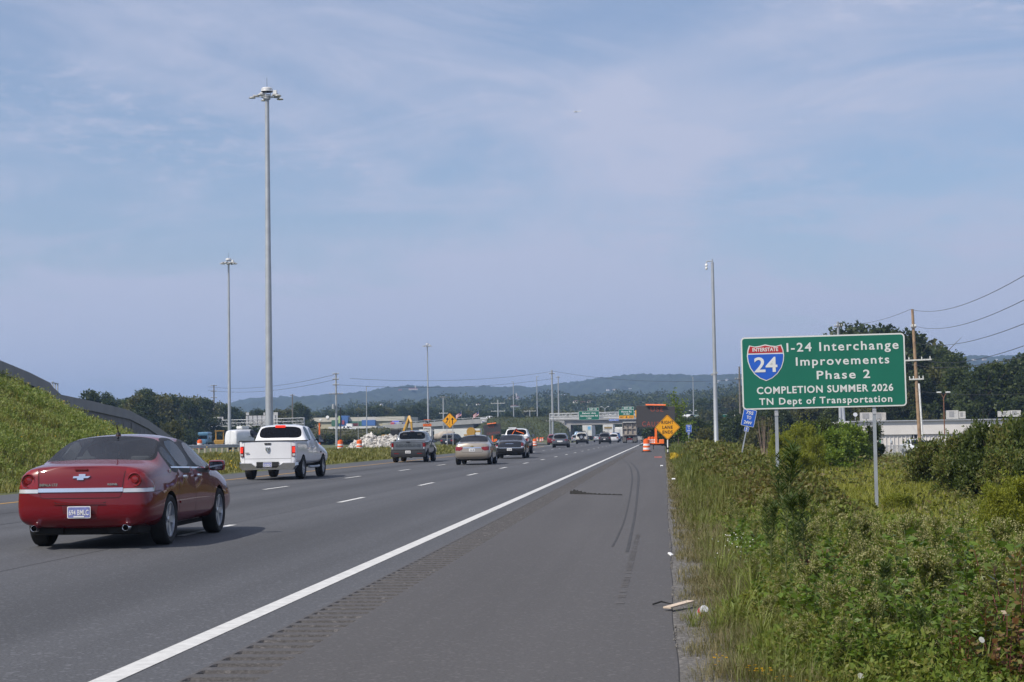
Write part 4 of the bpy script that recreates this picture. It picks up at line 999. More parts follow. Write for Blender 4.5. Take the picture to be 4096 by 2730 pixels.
rear_car('silver_car', 'silver hatchback just left of the white off-roader', 'car', (-16.6, 322, 0), 0, paint('silver_paint', (.40, .42, .44), .5, .3), 'suv', 4.3, 1.8, 1.55, glass_r=dark_tint, plate=('', 'white', 0, .65), levels=1)
rear_car('silver_car', 'pale silver car between the off-roader and the dark boxy crossover', 'car', (-12.9, 335, 0), 0, paint('silver_paint', (.40, .42, .44), .5, .3), 'sedan', 4.5, 1.8, 1.46, glass_r=mid_tint, plate=('', 'white', 0, .65), levels=1)
rear_car('red_car', 'dark red car at the left, half hidden by the grey crossover', 'car', (-16.4, 252, 0), 0, paint('maroon_paint', (.22, .02, .025), .3, .3), 'suv', 4.4, 1.8, 1.65, glass_r=mid_tint, plate=('', 'white', 0, .7), levels=1)
rear_car('blue_van', 'light blue grey van in the shade of the overpass', 'van', (-18.6, 372, 0), 0, paint('blue_grey_paint', (.13, .20, .30), .3, .4), 'van', 5.2, 2.0, 2.3, glass_r=dark_tint, plate=('', 'white', 0, .7), levels=1)
rear_car('dark_minivan', 'dark minivan on the entrance ramp behind the merge sign', 'minivan', (-28.3, 221, .10), R(-15), paint('midnight_paint', (.018, .022, .032), .3, .25), 'suv', 5.0, 1.98, 1.78, glass_r=mid_tint, plate=('', 'white', 0, .7), levels=2)
# ================================================================== signs
sign_green = mat('sign_green', (0.004, 0.135, 0.085), 0.42, var=0.06, vscale=1.2)
sign_white = mat('sign_white', (0.66, 0.67, 0.66), 0.42, var=0.04)
sign_blue = mat('sign_blue', (0.015, 0.10, 0.50), 0.42, var=0.06)
sign_red = mat('sign_red', (0.42, 0.025, 0.03), 0.42, var=0.06)
sign_yellow = mat('sign_yellow', (0.80, 0.36, 0.008), 0.45, var=0.05)
sign_orange = mat('sign_orange', (0.85, 0.16, 0.015), 0.45, var=0.05)
ink = mat('black_ink', (0.012, 0.010, 0.010), 0.6)
alu = mat('sign_aluminium', (0.50, 0.51, 0.53), 0.45, 0.5, var=0.1)
concrete = mat('pale_concrete', (0.34, 0.34, 0.335), 0.85, var=0.12, vscale=0.6, bump=0.3, bscale=8, detail=8)
safety = mat('safety_orange', (.85, .16, .02), .5)
wood = mat('pole_wood', (0.30, 0.20, 0.125), .85, var=.3, vscale=2.2, detail=6)
grey_wood = mat('weathered_wood', (0.16, 0.145, 0.13), .9, var=.25, vscale=2)
wire_m = mat('wire', (0.03, 0.03, 0.035), .6)
def fit_text(s, cap, Wt, m, parent, M, bold=0.0, space=1.1, ext=0.003, name='lettering', max_sq=None):
    o = text_obj(s, cap/0.729, name, m, parent, None, bold, ext, space)
    xs = [v.co.x for v in o.data.vertices]; w0 = max(xs)-min(xs); c = (max(xs)+min(xs))/2
    k = Wt/w0 if Wt else 1.0
    o.data.transform(M @ Matrix.Diagonal((k, 1, 1, 1)) @ T(-c, 0, 0)); return o
def board(w_, h_, r_, bd, m_face, m_edge, th=0.012, M=None):
    b = MB(); b.prism(rrect(w_, h_, r_), 0.0, th, 1, M); b.prism(rrect(w_-2*bd, h_-2*bd, max(.01, r_-bd)), -0.003, 0.004, 0, M); return b
def post(root, x, y, z0, z1, w_=.08, d_=.06, m=None, name='post', tilt=0.0):
    b = MB(); b.box((0, 0, (z0+z1)/2), (w_, .012, z1-z0)); b.box((-w_/2+.006, d_/2, (z0+z1)/2), (.012, d_, z1-z0)); b.box((w_/2-.006, d_/2, (z0+z1)/2), (.012, d_, z1-z0))
    o = b.build(name, m or steel, root); o.location = (x, y, 0); return o
def green_project_sign():
    P = at(3293, 1487, 39.0); g0 = float(gz(P.x, P.y))
    root = thing('highway_sign', 'large green highway sign announcing an interchange improvement, on two steel posts', 'road sign', (P.x, P.y, g0), R(-1))
    C = T(0, 0, P.z-g0) @ Matrix.Rotation(R(-0.45), 4, 'Y')
    W_, H_ = 3.67, 1.65
    pan = board(W_, H_, .09, .032, sign_green, sign_white, .015, C).build('panel', [sign_green, sign_white], root)
    bk = MB()
    for x in (-1.5, -.75, 0, .75, 1.5): bk.box(C @ Vector((x, .035, 0)), (.05, .04, H_*.96))
    bk.build('stiffener', alu, root)
    t = lambda u, v: C @ T(u, -.006, v)
    fit_text('I-24 Interchange', .205, 2.50, sign_white, root, t(.445, .470), .004, 1.2)
    fit_text('Improvements', .195, 2.085, sign_white, root, t(.436, .150), .004, 1.2)
    fit_text('Phase 2', .195, 1.19, sign_white, root, t(.446, -.170), .004, 1.2)
    fit_text('COMPLETION SUMMER 2026', .162, 3.05, sign_white, root, t(.02, -.472), .005, 1.12)
    fit_text('TN Dept of Transportation', .155, 2.97, sign_white, root, t(.028, -.722), .004, 1.18)
    # interstate shield
    half = [(0, -.415), (.14, -.355), (.26, -.255), (.355, -.12), (.405, .03), (.42, .16), (.405, .29), (.365, .405), (.24, .375), (.12, .39), (0, .418)]
    full = half+[(-x, z) for x, z in half[-2:0:-1]]
    sh = MB(); C2 = C @ T(-1.285, 0, .233)
    sh.prism(full, -.010, .0, 0, C2)
    inner = [(x*.945, z*.945) for x, z in full]
    blue = [(x, z) for x, z in inner if z < .20]; edge_x = .395*.99
    blue = [(x, z) for x, z in inner if z <= .17]; blue = sorted(blue, key=lambda p: math.atan2(p[1]-.0, p[0]))
    sh.prism([(-.392, .195)]+[p for p in inner if p[1] <= .17 and p[0] <= 0][::-1][0:0]+sorted([p for p in inner if p[1] <= .17 and p[0] < 0], key=lambda p: -p[1])+sorted([p for p in inner if p[1] <= .17 and p[0] >= 0], key=lambda p: p[1])+[(.392, .195)], -.014, -.006, 1, C2)
    sh.prism(sorted([p for p in inner if p[1] >= .22 and p[0] < 0], key=lambda p: p[0]) [0:0]+[(-.388, .225)]+[p for p in sorted([q for q in inner if q[1] >= .26], key=lambda p: p[0])]+[(.388, .225)], -.014, -.006, 2, C2)
    so_ = sh.build('route_shield', [sign_white, sign_blue, sign_red], root)
    fit_text('INTERSTATE', .085, .58, sign_white, so_, C2 @ T(0, -.017, .262), .003, 1.0)
    fit_text('24', .345, .52, sign_white, so_, C2 @ T(0, -.017, -.205), .008, 1.0)
    for u in (-1.07, 1.12):
        q = post(root, u, .05, -.3, P.z-g0+.2, .072, .07); cl = MB(); cl.box((0, -.012, P.z-g0-.92), (.085, .012, .13)); 
        for dx in (-.022, .022): cl.lathe([(0, .012), (.012, .008), (.014, 0)], 8, 0, T(dx, -.018, P.z-g0-.89) @ Matrix.Rotation(R(90), 4, 'X'))
        cl.build('splice_plate', alu, q)
green_project_sign()
def diamond(name, label, px, py, diag, Y, lines=None, posts=(0,), base=None, legs='steel', group=None):
    P = at(px, py, Y); g0 = 0.0 if base is None else base
    root = thing(name, label, 'road sign', (P.x, P.y, g0)); zc = P.z-g0; s = diag/1.414
    C = T(0, 0, zc) @ Matrix.Rotation(R(45), 4, 'Y')
    b = MB(); b.prism(rrect(s, s, s*.06), 0, .01, 1, C); b.prism(rrect(s*.985, s*.985, s*.055), -.003, .004, 0, C)
    for k in range(4):
        M = C @ Matrix.Rotation(R(90*k), 4, 'Y'); b.prism([(-s*.46, s*.452), (s*.46, s*.452), (s*.46, s*.470), (-s*.46, s*.470)], -.005, -.001, 1, M)
    b.build('panel', [sign_yellow, ink], root); return root, zc, s
root, zc, s = diamond('warning_sign', 'yellow diamond sign saying right lane ends, on a white post', 2670, 1710, 1.74, 115)
for tx, dz in (('RIGHT', .23), ('LANE', -.10), ('ENDS', -.42)): fit_text(tx, .21, {'RIGHT': .80, 'LANE': .69, 'ENDS': .68}[tx], ink, root, T(0, -.006, zc+dz), .008, 1.15)
b = MB(); b.tube([(-.02, .04, -.25), (.0, .04, zc-.55)], .042, 10); b.build('post', mat('white_post', (.74, .74, .73), .5), root, smooth=True)
for z in (.10, .42): b = MB(); b.lathe([(.055, -.06), (.085, -.03), (.085, .03), (.055, .06)], 12, 0, T(-.015, .04, z)); b.build('post_collar', black_trim, root)
b = MB(); b.tube([(0, .05, zc-.8), (0, .05, zc+.84)], .02, 6); b.box((0, .03, zc+.86), (.16, .05, .05)); b.build('sign_brace', black_trim, root)
root, zc, s = diamond('warning_sign', 'yellow diamond merge sign with two arrows on two posts', 1799, 1683.5, 1.74, 189, base=.05)
for x in (-.33, .33): post(root, x, .02, -.1, zc-.25, .07, .05, alu)
ar = MB()
def arrow(mb, pts, wd, hd):
    L_ = []; Rr = []
    for i, p in enumerate(pts):
        a = Vector(pts[max(i-1, 0)]); c = Vector(pts[min(i+1, len(pts)-1)]); d = (c-a).normalized(); n = Vector((d.y, -d.x)); L_.append(Vector(p)-n*wd/2); Rr.append(Vector(p)+n*wd/2)
    for i in range(len(pts)-1): mb.prism([tuple(L_[i]), tuple(Rr[i]), tuple(Rr[i+1]), tuple(L_[i+1])], -.006, -.002, 0, T(0, 0, zc))
    if hd:
        p = Vector(pts[-1]); d = (p-Vector(pts[-2])).normalized(); n = Vector((d.y, -d.x)); mb.prism([tuple(p-n*hd), tuple(p+n*hd), tuple(p+d*hd*1.5)], -.006, -.002, 0, T(0, 0, zc))
arrow(ar, [(.30, -.40), (.30, .10)], .10, .17)
arrow(ar, [(-.46, -.24), (-.36, -.16), (-.29, -.04), (-.27, .12)], .10, .17)
arrow(ar, [(0, -.62), (0, .12)], .03, 0); arrow(ar, [(-.28, -.44), (-.12, -.30), (-.04, -.14), (0, -.02)], .03, 0)
for z in (.20, .38, .56): arrow(ar, [(0, z), (0, z+.09)], .035, 0)
ar.build('merge_arrows', ink, root)
def marker(px, py, Y, num, lean, label, base=None, w_=.46, h_=.60):
    P = at(px, py, Y); g0 = float(gz(P.x, P.y)); zc = P.z-g0
    root = thing('route_marker', label, 'road sign', (P.x-math.sin(lean)*zc*1.0, P.y, g0)); root.rotation_euler = (0, lean, 0); zc = zc/math.cos(lean)
    board(w_, h_, .03, .014, sign_blue, sign_white, .006, T(0, 0, zc)).build('panel', [sign_blue, sign_white], root)
    for tx, dz, ww in (('75S', .125, .25), ('TO', -.045, .16), ('24W', -.225, .28)): fit_text(tx, .115, ww, sign_white, root, T(0, -.005, zc+dz), .004, 1.0)
    p = board(.165, .17, .02, .012, sign_blue, sign_white, .006, T(0, 0, zc-.41)).build('number_panel', [sign_blue, sign_white], root)
    fit_text(num, .105, .07, sign_white, p, T(0, -.005, zc-.462), .004, 1.0)
    post(root, 0, .012, -.2, zc-.05, .045, .035)
marker(2994, 1672, 60, '5', R(12.5), 'small blue route marker leaning to the right, behind the large green sign')
marker(2755, 1715, 138, '4', R(1), 'small upright blue route marker past the yellow lane sign')
# ------------------------------------------------------------------ message boards
lamp_amber = mat('message_lamp', (.30, .065, .045), .5, emit=((1.0, .16, .06), .03))
board_m = mat('message_board_face', (.050, .047, .050), .5, var=.15, vscale=20)
def message_board(px, py, w_, h_, Y, rz, label, lines, g0=0.0, tilt=0):
    P = at(px, py, Y); root = thing('message_board', label, 'message sign', (P.x, P.y, g0), rz); zc = P.z-g0
    M = T(0, 0, zc) @ Matrix.Rotation(tilt, 4, 'Y')
    b = MB(); b.box((0, .10, 0), (w_, .22, h_), bev=.02); 
    o = b.build('screen', board_m, root); o.matrix_local = M
    for tx, u, v, cp, ww in lines: fit_text(tx, cp, ww, lamp_amber, root, M @ T(u, -.015, v), -.001, 1.25)
    q = MB(); q.box((0, .05, h_/2+.11), (w_*.52, .6, .06), rx=R(8)); o = q.build('solar_panel', safety, root); o.matrix_local = M
    q = MB(); q.box((0, .12, zc-h_/2-.25), (.16, .16, .6)); q.build('lift_mast', black_trim, root)
    q = MB(); q.box((0, .12, (zc-h_/2)*.5+.25), (.2, .2, zc-h_/2-.4)); q.box((0, .12, .55), (.8, .5, .10)); q.build('mast', safety, root)
    q = MB(); q.box((.50, .15, .70), (.46, .5, .40), bev=.04); q.build('battery_box', safety, root)
    q = MB(); q.box((-.1, .15, .42), (2.8, .12, .1)); q.box((-.1, 1.0, .42), (2.6, .12, .1)); q.box((-.25, .15, .2), (.07, .07, .45)); q.box((1.2, .6, .35), (.2, .3, .1)); q.build('trailer_frame', black_trim, root)
    for sg in (-1, 1): wheel(root, sg*.95, .9, .3, .2, 5, .6)
    if w_ > 3:
        for (u, v) in [(-1.15+.6*i, .35-.5*j) for i in range(5) for j in range(3)]:
            pass
    return root, zc
message_board(2622, 1669, 3.5, 1.98, 155, R(-2), 'large dark message board trailer on the right shoulder reading USE CAUTION', [('USE', .12, .50, .42, 1.15), ('CAUTION', .16, -.86, .46, 2.72)], 0.0, R(2))
message_board(1969, 1720, 2.65, 1.70, 258, R(6), 'smaller dark message board trailer left of the white work truck', [('USE', -.1, .35, .30, .8), ('CAUTION', .1, -.68, .34, 1.9)], 0.1, R(-6))
# ------------------------------------------------------------------ other small road signs
P = at(1709, 1722, 234); root = thing('speed_sign', 'white speed limit sign under an orange work zone plate with flasher', 'road sign', (P.x, P.y, .1))
board(1.15, 1.35, .05, .03, sign_white, ink, .02, T(0, 0, P.z-.3)).build('panel', [sign_white, ink], root)
board(1.2, .36, .04, .02, sign_orange, ink, .02, T(0, 0, P.z+.62)).build('work_zone_plate', [sign_orange, ink], root)
fit_text('WORK ZONE', .17, .95, ink, root, T(0, -.006, P.z+.54), .004)
fit_text('SPEED', .25, .92, ink, root, T(0, -.006, P.z-.02), .008); fit_text('LIMIT', .25, .80, ink, root, T(0, -.006, P.z-.38), .008); fit_text('55', .45, .7, ink, root, T(0, -.006, P.z-.9), .012)
b = MB(); b.lathe([(0, -.1), (.15, -.08), (.15, .1)], 14, 0, T(.05, 0, P.z+1.0) @ Matrix.Rotation(R(90), 4, 'X')); b.box((-.22, .1, P.z+1.05), (.05, .05, .6)); b.box((.3, .1, P.z+1.05), (.05, .05, .6)); b.build('flasher', black_trim, root)
b = MB(); b.box((0, .1, P.z+1.36), (.85, .6, .06)); b.build('solar_panel', safety, root)
for x in (-.35, .35): post(root, x, .05, -.3, P.z-.5, .07, .05, alu)
P = at(2098, 1732, 205); root = thing('parking_sign', 'white no parking sign with red lettering beside the overpass bank', 'road sign', (P.x, P.y, 0))
board(.60, .76, .03, .015, sign_white, sign_red, .01, T(0, 0, P.z)).build('panel', [sign_white, sign_red], root)
for tx, dz, ww, m_ in (('NO', .16, .22, ink), ('PARKING', .0, .46, sign_red), ('ANYTIME', -.14, .46, sign_red)): fit_text(tx, .09, ww, m_, root, T(0, -.006, P.z+dz), .004)
post(root, 0, .02, -.1, P.z-.1, .06, .05)
# ------------------------------------------------------------------ barrels
drum_orange = mat('drum_orange', (.82, .13, .015), .45, var=.08); drum_white = mat('drum_white', (.74, .74, .74), .4, var=.06)
def make_barrel():
    root = thing('traffic_barrel', 'x', 'traffic barrel', (0, 0, 0), 0, 'orange and white traffic barrels')
    b = MB(); segs = [(.285, .04, .20, 0), (.278, .20, .35, 1), (.270, .35, .50, 0), (.262, .50, .65, 1), (.252, .65, .94, 0)]
    for r_, z0, z1, mi in segs: b.lathe([(r_+.008, z0), (r_+.008, z0+.012), (r_, z0+.02), (r_-.004, z1)], 24, mi)
    b.lathe([(.250, .94), (.235, .96), (.0, .965)], 24, 0); b.build('drum', [drum_orange, drum_white], root, smooth=True, angle=30)
    h = MB(); h.tube([(-.13, 0, .955), (-.11, 0, 1.01), (.11, 0, 1.01), (.13, 0, .955)], .025, 8); h.build('handle', drum_orange, root, smooth=True)
    r = MB(); r.lathe([(.26, .10), (.36, .07), (.40, .0)], 24, 0); r.lathe([(.40, .0), (0, .0)], 24, 0); r.build('rubber_base', rubber, root, smooth=True); return root
B0 = make_barrel(); first = True
BAR = [(1351, 158, .25, 'orange and white barrel nearest the tall dark pole, left of the rubble'), (1429, 158, .25, 'orange and white barrel standing in front of the rubble heap'),
       (771, 172, .50, 'orange barrel top showing behind the guardrail above the red sedan'), (1788, 240, .05, 'orange and white barrel at the foot of the merge sign'),
       (2140, 226, 0, 'largest barrel between the black sedan and the grey crossover'), (2116, 330, 0, 'barrel under the white no parking sign'),
       (2151, 430, 0, 'tiny barrel just right of the largest one on the merge lane'), (2172, 430, 0, 'tiny barrel farthest to the right on the merge lane'), (2164, 392, 0, 'barrel left of the gantry leg, in front of the grass bank'),
       (2586, 133, 0, 'orange and white barrel on the right shoulder in front of the message board'),
       (2598, 238, 0, 'left barrel of the row behind the message board'), (2610, 241, 0, 'middle barrel of the row behind the message board'), (2622, 238, 0, 'right barrel of the row behind the message board'), (2629, 244, 0, 'barrel at the right end of the row, by the orange box')]
for px, Y, z0, lab in BAR:
    o = B0 if first else copy_tree(B0); first = False
    o.location = ((px-2655)/F*Y, Y, z0); o['label'] = lab
# ------------------------------------------------------------------ poles and masts
galv = mat('galvanised_pole', (0.40, 0.42, 0.44), .5, .45, var=.10, vscale=1.5)
def high_mast(px, pytop, Y, rbase, label, n=4, ring=1.6, arm0=0.2):
    X = (px-2655)/F*Y; ztop = CAMH+(hor(px)-pytop)/F*Y; g0 = float(gz(X, Y)); rt = rbase*.52
    root = thing('high_mast_light', label, 'light mast', (X, Y, g0-.2), 0, 'tall lighting masts'); zt = ztop-g0+.2
    b = MB(); zz_ = [0, zt*.18, zt*.183, zt*.52, zt*.523, zt-.9]
    b.tube([(0, 0, z) for z in zz_], [rbase, rbase*.92, rbase*.89, rbase*.74, rbase*.71, rt], 16); b.build('pole', galv, root, smooth=True)
    c = MB(); k = ring/1.6; c.lathe([(.54*k, zt-.25), (.52*k, zt+.02), (.42*k, zt+.12), (.0, zt+.16)], 24); c.lathe([(.54*k, zt-.25), (.0, zt-.25)], 20); c.build('head_cover', mat('cast_cover', (.62, .62, .61), .45, .3), root, smooth=True)
    r_ = MB(); pr = [(.50*k*math.cos(a), .50*k*math.sin(a), zt-.72) for a in np.linspace(0, 2*math.pi, 20)]; r_.tube(pr, .05, 6); r_.lathe([(.30*k, zt-.95), (.30*k, zt-.5)], 16)
    for a in (0.4, 2.5, 4.6): r_.tube([(.3*k*math.cos(a), .3*k*math.sin(a), zt-.7), (.3*k*math.cos(a), .3*k*math.sin(a), zt-.25)], .035, 6)
    r_.build('lowering_ring', galv, root)
    for i in range(n):
        a = 2*math.pi*i/n+arm0; d = Vector((math.cos(a), math.sin(a), 0)); L_ = MB()
        L_.tube([d*.45*k+Vector((0, 0, zt-.72)), d*(ring*.72)+Vector((0, 0, zt-.70))], .035, 6); L_.box(d*(ring*.62)+Vector((0, 0, zt-.62)), (.55*k, .3, .18), rz=a, bev=.06)
        M = T(*(d*(ring*.84)+Vector((0, 0, zt-.82)))); L_.lathe([(0, .16), (.16*k, .14), (.30*k, .04), (.31*k, .0)], 16, 0, M); L_.lathe([(.30*k, .01), (0, .005)], 12, 1, M)
        L_.build('lamp_head', [mat('lamp_housing', (.42, .42, .41), .5, .3), mat('lamp_glass', (.10, .10, .09), .2)], root, smooth=True)
    q = MB(); q.tube([(0, 0, zt+.1), (0, 0, zt+1.05)], .016, 5); q.build('lightning_rod', black_trim, root)
    q = MB(); q.box((.78*k, -.1, zt-.38), (.32, .32, .42), bev=.02); q.build('camera_box', sign_white, root)
high_mast(1060, 330, 152, .365, 'tallest light mast, thick grey pole behind the white pickup', 5, 1.62, 3.25)
high_mast(895, 1030, 275, .30, 'second light mast, thin grey pole above the white van', 10, 1.45, .1)
high_mast(1711, 1378, 540, .34, 'third light mast, behind the orange work zone sign', 10, 1.6, .1)
X, Y = (2862-2655)/F*110, 110
root = thing('camera_pole', 'tall grey steel pole with a white traffic camera at its top', 'camera pole', (X, Y, float(gz(X, Y))-.2)); zt = CAMH+(hor(2850)-1055)/F*Y-root.location.z
b = MB(); b.tube([(0, 0, z) for z in (0, 1.3, 1.32, zt*.5, zt)], [.165, .160, .150, .12, .085], 14); b.lathe([(.10, zt), (.10, zt+.03), (0, zt+.03)], 14); b.build('pole', galv, root, smooth=True)
b = MB(); b.tube([(0, 0, zt), (0, 0, zt+.26)], .035, 8); b.tube([(0, 0, zt+.12), (-.30, 0, zt+.13), (-.37, 0, zt+.10), (-.39, 0, zt-.05)], .030, 8); b.build('bracket', galv, root, smooth=True)
b = MB(); b.lathe([(.03, .16), (.07, .12), (.10, .02), (.06, .0), (.05, -.05), (.085, -.12), (.085, -.18), (.05, -.25), (0, -.27)], 14, 0, T(-.39, 0, zt-.18)); b.build('camera', sign_white, root, smooth=True)
b = MB(); zc = CAMH+(hor(2850)-1497)/F*Y-root.location.z; b.lathe([(.15, -.05), (.15, .05)], 14, 0, T(0, 0, zc)); b.box((-.19, 0, zc-.05), (.12, .1, .12)); b.box((.13, -.14, zc+.06), (.1, .1, .12)); b.build('junction_box', galv, root)
def light_pole(px, pytop, pybase, Y, r_, label, arm=0.6, m=None, group='thin light poles along the far road'):
    X = (px-2655)/F*Y; z0 = CAMH+(hor(px)-pybase)/F*Y; zt = CAMH+(hor(px)-pytop)/F*Y-z0
    root = thing('light_pole', label, 'light pole', (X, Y, z0), 0, group)
    b = MB(); b.tube([(0, 0, -1), (0, 0, zt)], [r_, r_*.6], 8); b.build('pole', m or galv, root, smooth=True)
    if arm: q = MB(); q.box((arm*.5, 0, zt+.04), (arm, .25, .12), bev=.03); q.build('lamp_head', galv, root)
for a in [(1460, 1551, 1735, 330, .12, 'thin light pole in front of the blue store front', .7), (2057, 1531, 1690, 505, .17, 'thin light pole on the overpass, left of the two close poles', -.6), (2152, 1509, 1688, 505, .17, 'thin light pole just left of the gantry leg', .6), (2775, 1510, 1672, 520, .17, 'thin light pole above the white van on the far road', -.6), (1425, 1665, 1772, 300, .06, 'short thin post between the barrels', 0)]: light_pole(*a)
def twin_lamp(px, pytop, pybase, Y, label, m, r_=.09, sp=.75):
    X = (px-2655)/F*Y; z0 = CAMH+(hor(px)-pybase)/F*Y; zt = CAMH+(hor(px)-pytop)/F*Y-z0
    root = thing('twin_lamp_post', label, 'lamp post', (X, Y, z0))
    b = MB(); b.tube([(0, 0, -1), (0, 0, zt-.7)], [r_, r_*.8], 8)
    for sg in (-1, 1): b.tube([(0, 0, zt-.75), (sg*sp*.3, 0, zt-.35), (sg*sp*.8, 0, zt-.05)], r_*.6, 6)
    b.build('pole', m, root, smooth=True)
    for sg in (-1, 1): q = MB(); q.box((sg*sp*1.05, 0, zt), (.55, .28, .16), bev=.06); q.build('lamp_head', sign_white, root, smooth=True)
twin_lamp(2423, 1629, 1660, 520, 'pale twin lamp post behind the gantry between two green signs', galv, .12, 1.0)
twin_lamp(2772, 1643, 1668, 520, 'pale twin lamp post on the raised road beside the white van', galv, .10, .9)
twin_lamp(3752, 1568, 1700, 205, 'rusty twin lamp post in front of the white warehouse', mat('rusty_pole', (.20, .09, .05), .85, var=.4), .07, .5)
def utility_pole(px, pytop, pybase, Y, r_, label, arms=(), m=None, lean=0.0, xf=None, top_pin=True):
    X = (px-2655)/F*Y; z0 = CAMH+(hor(px)-pybase)/F*Y; zt = CAMH+(hor(px)-pytop)/F*Y-z0
    root = thing('utility_pole', label, 'utility pole', (X, Y, z0), 0, 'utility poles'); root.rotation_euler = (0, lean, 0)
    b = MB(); b.tube([(0, 0, -1.5), (0, 0, zt)], [r_, r_*.68], 10); b.build('pole', m or grey_wood, root, smooth=True)
    for (dz, half, am) in arms:
        q = MB(); q.box((0, -r_*.8, zt-dz), (2*half, .10, .12)); q.build('crossarm', am or grey_wood, root)
        for x in (-half*.92, -half*.4, half*.4, half*.92): i_ = MB(); i_.lathe([(.03, 0), (.06, .05), (.03, .1), (.055, .15), (0, .22)], 8, 0, T(x, -r_*.8, zt-dz+.06)); i_.build('insulator', sign_white, root)
    if xf: q = MB(); q.lathe([(0, .9), (.25, .85), (.25, 0), (0, 0)], 12, 0, T(xf[0], -r_-.2, zt-xf[1])); q.build('transformer', galv, root, smooth=True)
    return root, Vector((X, Y, z0+zt))
white_arm = mat('pale_crossarm', (.6, .6, .58), .7)
UP = {}
for k, a in {'a': (3655, 1240, 1745, 145, .165, 'wooden utility pole right of the large green sign', ((1.55, .20, None), (4.3, 1.32, white_arm), (5.9, .60, white_arm)), wood, R(-1.6)),
             'b': (3350, 1290, 1700, 230, .22, 'utility pole whose tip rises above the large green sign', ((.6, .5, None),), galv),
             'c': (2959, 1468, 1700, 330, .24, 'dark utility pole just left of the large green sign', ((2.4, .9, None), (9.5, 1.2, None)), grey_wood),
             'd': (1336, 1497, 1772, 300, .235, 'tall grey utility pole with several crossarms above the barrels', ((.15, .55, None), (1.1, .55, None), (2.1, .55, None), (3.7, 1.25, None)), galv, 0, (-.45, 6.4)),
             'e': (1353, 1636, 1772, 296, .11, 'short dark pole beside the tall grey utility pole', (), mat('dark_pole', (.022, .020, .020), .9)),
             'f': (2213, 1483, 1745, 420, .30, 'tall grey utility pole behind the gantry leg', ((.9, .7, None), (12.6, 1.7, None)), galv),
             'g': (2238, 1508, 1690, 505, .25, 'pale pole with two hooked camera arms on the overpass', ((.3, .55, None),), galv),
             'h': (1994, 1604, 1690, 520, .25, 'pole with two long pale crossarms behind the white pickup on the overpass', ((1.0, 2.2, white_arm), (3.4, 2.2, white_arm)), galv),
             'i': (2122, 1644, 1690, 530, .18, 'small T shaped pole on the overpass', ((.3, 1.9, white_arm),), galv),
             'j': (1773, 1590, 1715, 480, .26, 'grey pole with crossarms right of the third light mast', ((.3, .9, None), (4.8, 1.2, white_arm)), galv),
             'k': (831, 1546, 1690, 420, .22, 'distant pole left of the second light mast', ((.2, .8, None), (1.6, .8, None), (3.2, .8, None)), grey_wood),
             'l': (1156, 1583, 1690, 430, .20, 'distant pole right of the tallest light mast', ((.3, .6, None),), grey_wood),
             'm': (2670, 1720, 1755, 330, .16, 'plain pole under the message board', (), grey_wood),
             'n': (4092, 1548, 1700, 130, .13, 'wooden pole at the right edge among the trees', (), wood)}.items(): UP[k] = utility_pole(*a)
b = MB(); zb_ = CAMH+(hor(3676)-1535)/F*144; P = at(3676, 1535, 144); Q = at(3690, 1745, 144); b.tube([P, Q], .075, 10); tag(b.build('white_pole', mat('white_pole_paint', (.72, .72, .72), .6), smooth=True), 'white steel pole leaning close to the wooden utility pole', 'pole')
P = at(3372, 1630, 228); Q = at(3378, 1712, 228); b = MB(); b.tube([P, Q], .20, 10); tag(b.build('steel_pole', galv, smooth=True), 'pale steel pole in front of the warehouse roof', 'pole')
def cable(p, q, sag, label, r_=.018, n=22):
    b = MB(); pts = []
    for t in np.linspace(0, 1, n): v = Vector(p).lerp(Vector(q), t); v.z -= sag*4*t*(1-t); pts.append(v)
    b.tube(pts, r_, 5); return tag(b.build('power_line', wire_m, smooth=True), label, 'power line', 'power lines')
for (x0, y0), (x1, y1), nm in (((3643, 1238), (4200, 1040), 'topmost'), ((3662, 1306), (4200, 1146), 'second'), ((3658, 1370), (4200, 1252), 'third'), ((3712, 1444), (4200, 1345), 'fourth'), ((3600, 1445), (4200, 1402), 'fifth')):
    A_ = at(x0, y0, 145); B_ = at(x1, y1, 62); cable(A_, (A_.x+(B_.x-A_.x)/.437, -45, A_.z), (A_.z-B_.z)/.984, nm+' wire running from the wooden pole to the right edge', .014, 44)
cable(at(3643, 1238, 145), at(3350, 1292, 230), .6, 'wire from the wooden pole to the pole above the green sign', .016)
cable(at(3665, 1565, 145), at(4180, 1570, 125), .25, 'low wire in front of the dark trees at the right', .016)
for (x0, y0, Y0), (x1, y1, Y1), nm in (((2213, 1486, 420), (1400, 1515, 320), 'upper long wire across the ridge'), ((2213, 1515, 420), (1345, 1540, 300), 'lower long wire across the ridge'), ((2215, 1486, 420), (2959, 1520, 330), 'long wire over the far bridge'), ((1336, 1500, 300), (831, 1548, 420), 'wire above the sign backs at the left'), ((1336, 1520, 300), (831, 1562, 420), 'second wire above the sign backs at the left'), ((1994, 1665, 520), (1500, 1668, 440), 'pale wire in front of the dark trees'), ((2238, 1580, 505), (2990, 1625, 330), 'thin wire above the exit signs')):
    cable(at(x0, y0, Y0), at(x1, y1, Y1), 1.2, nm, .03)
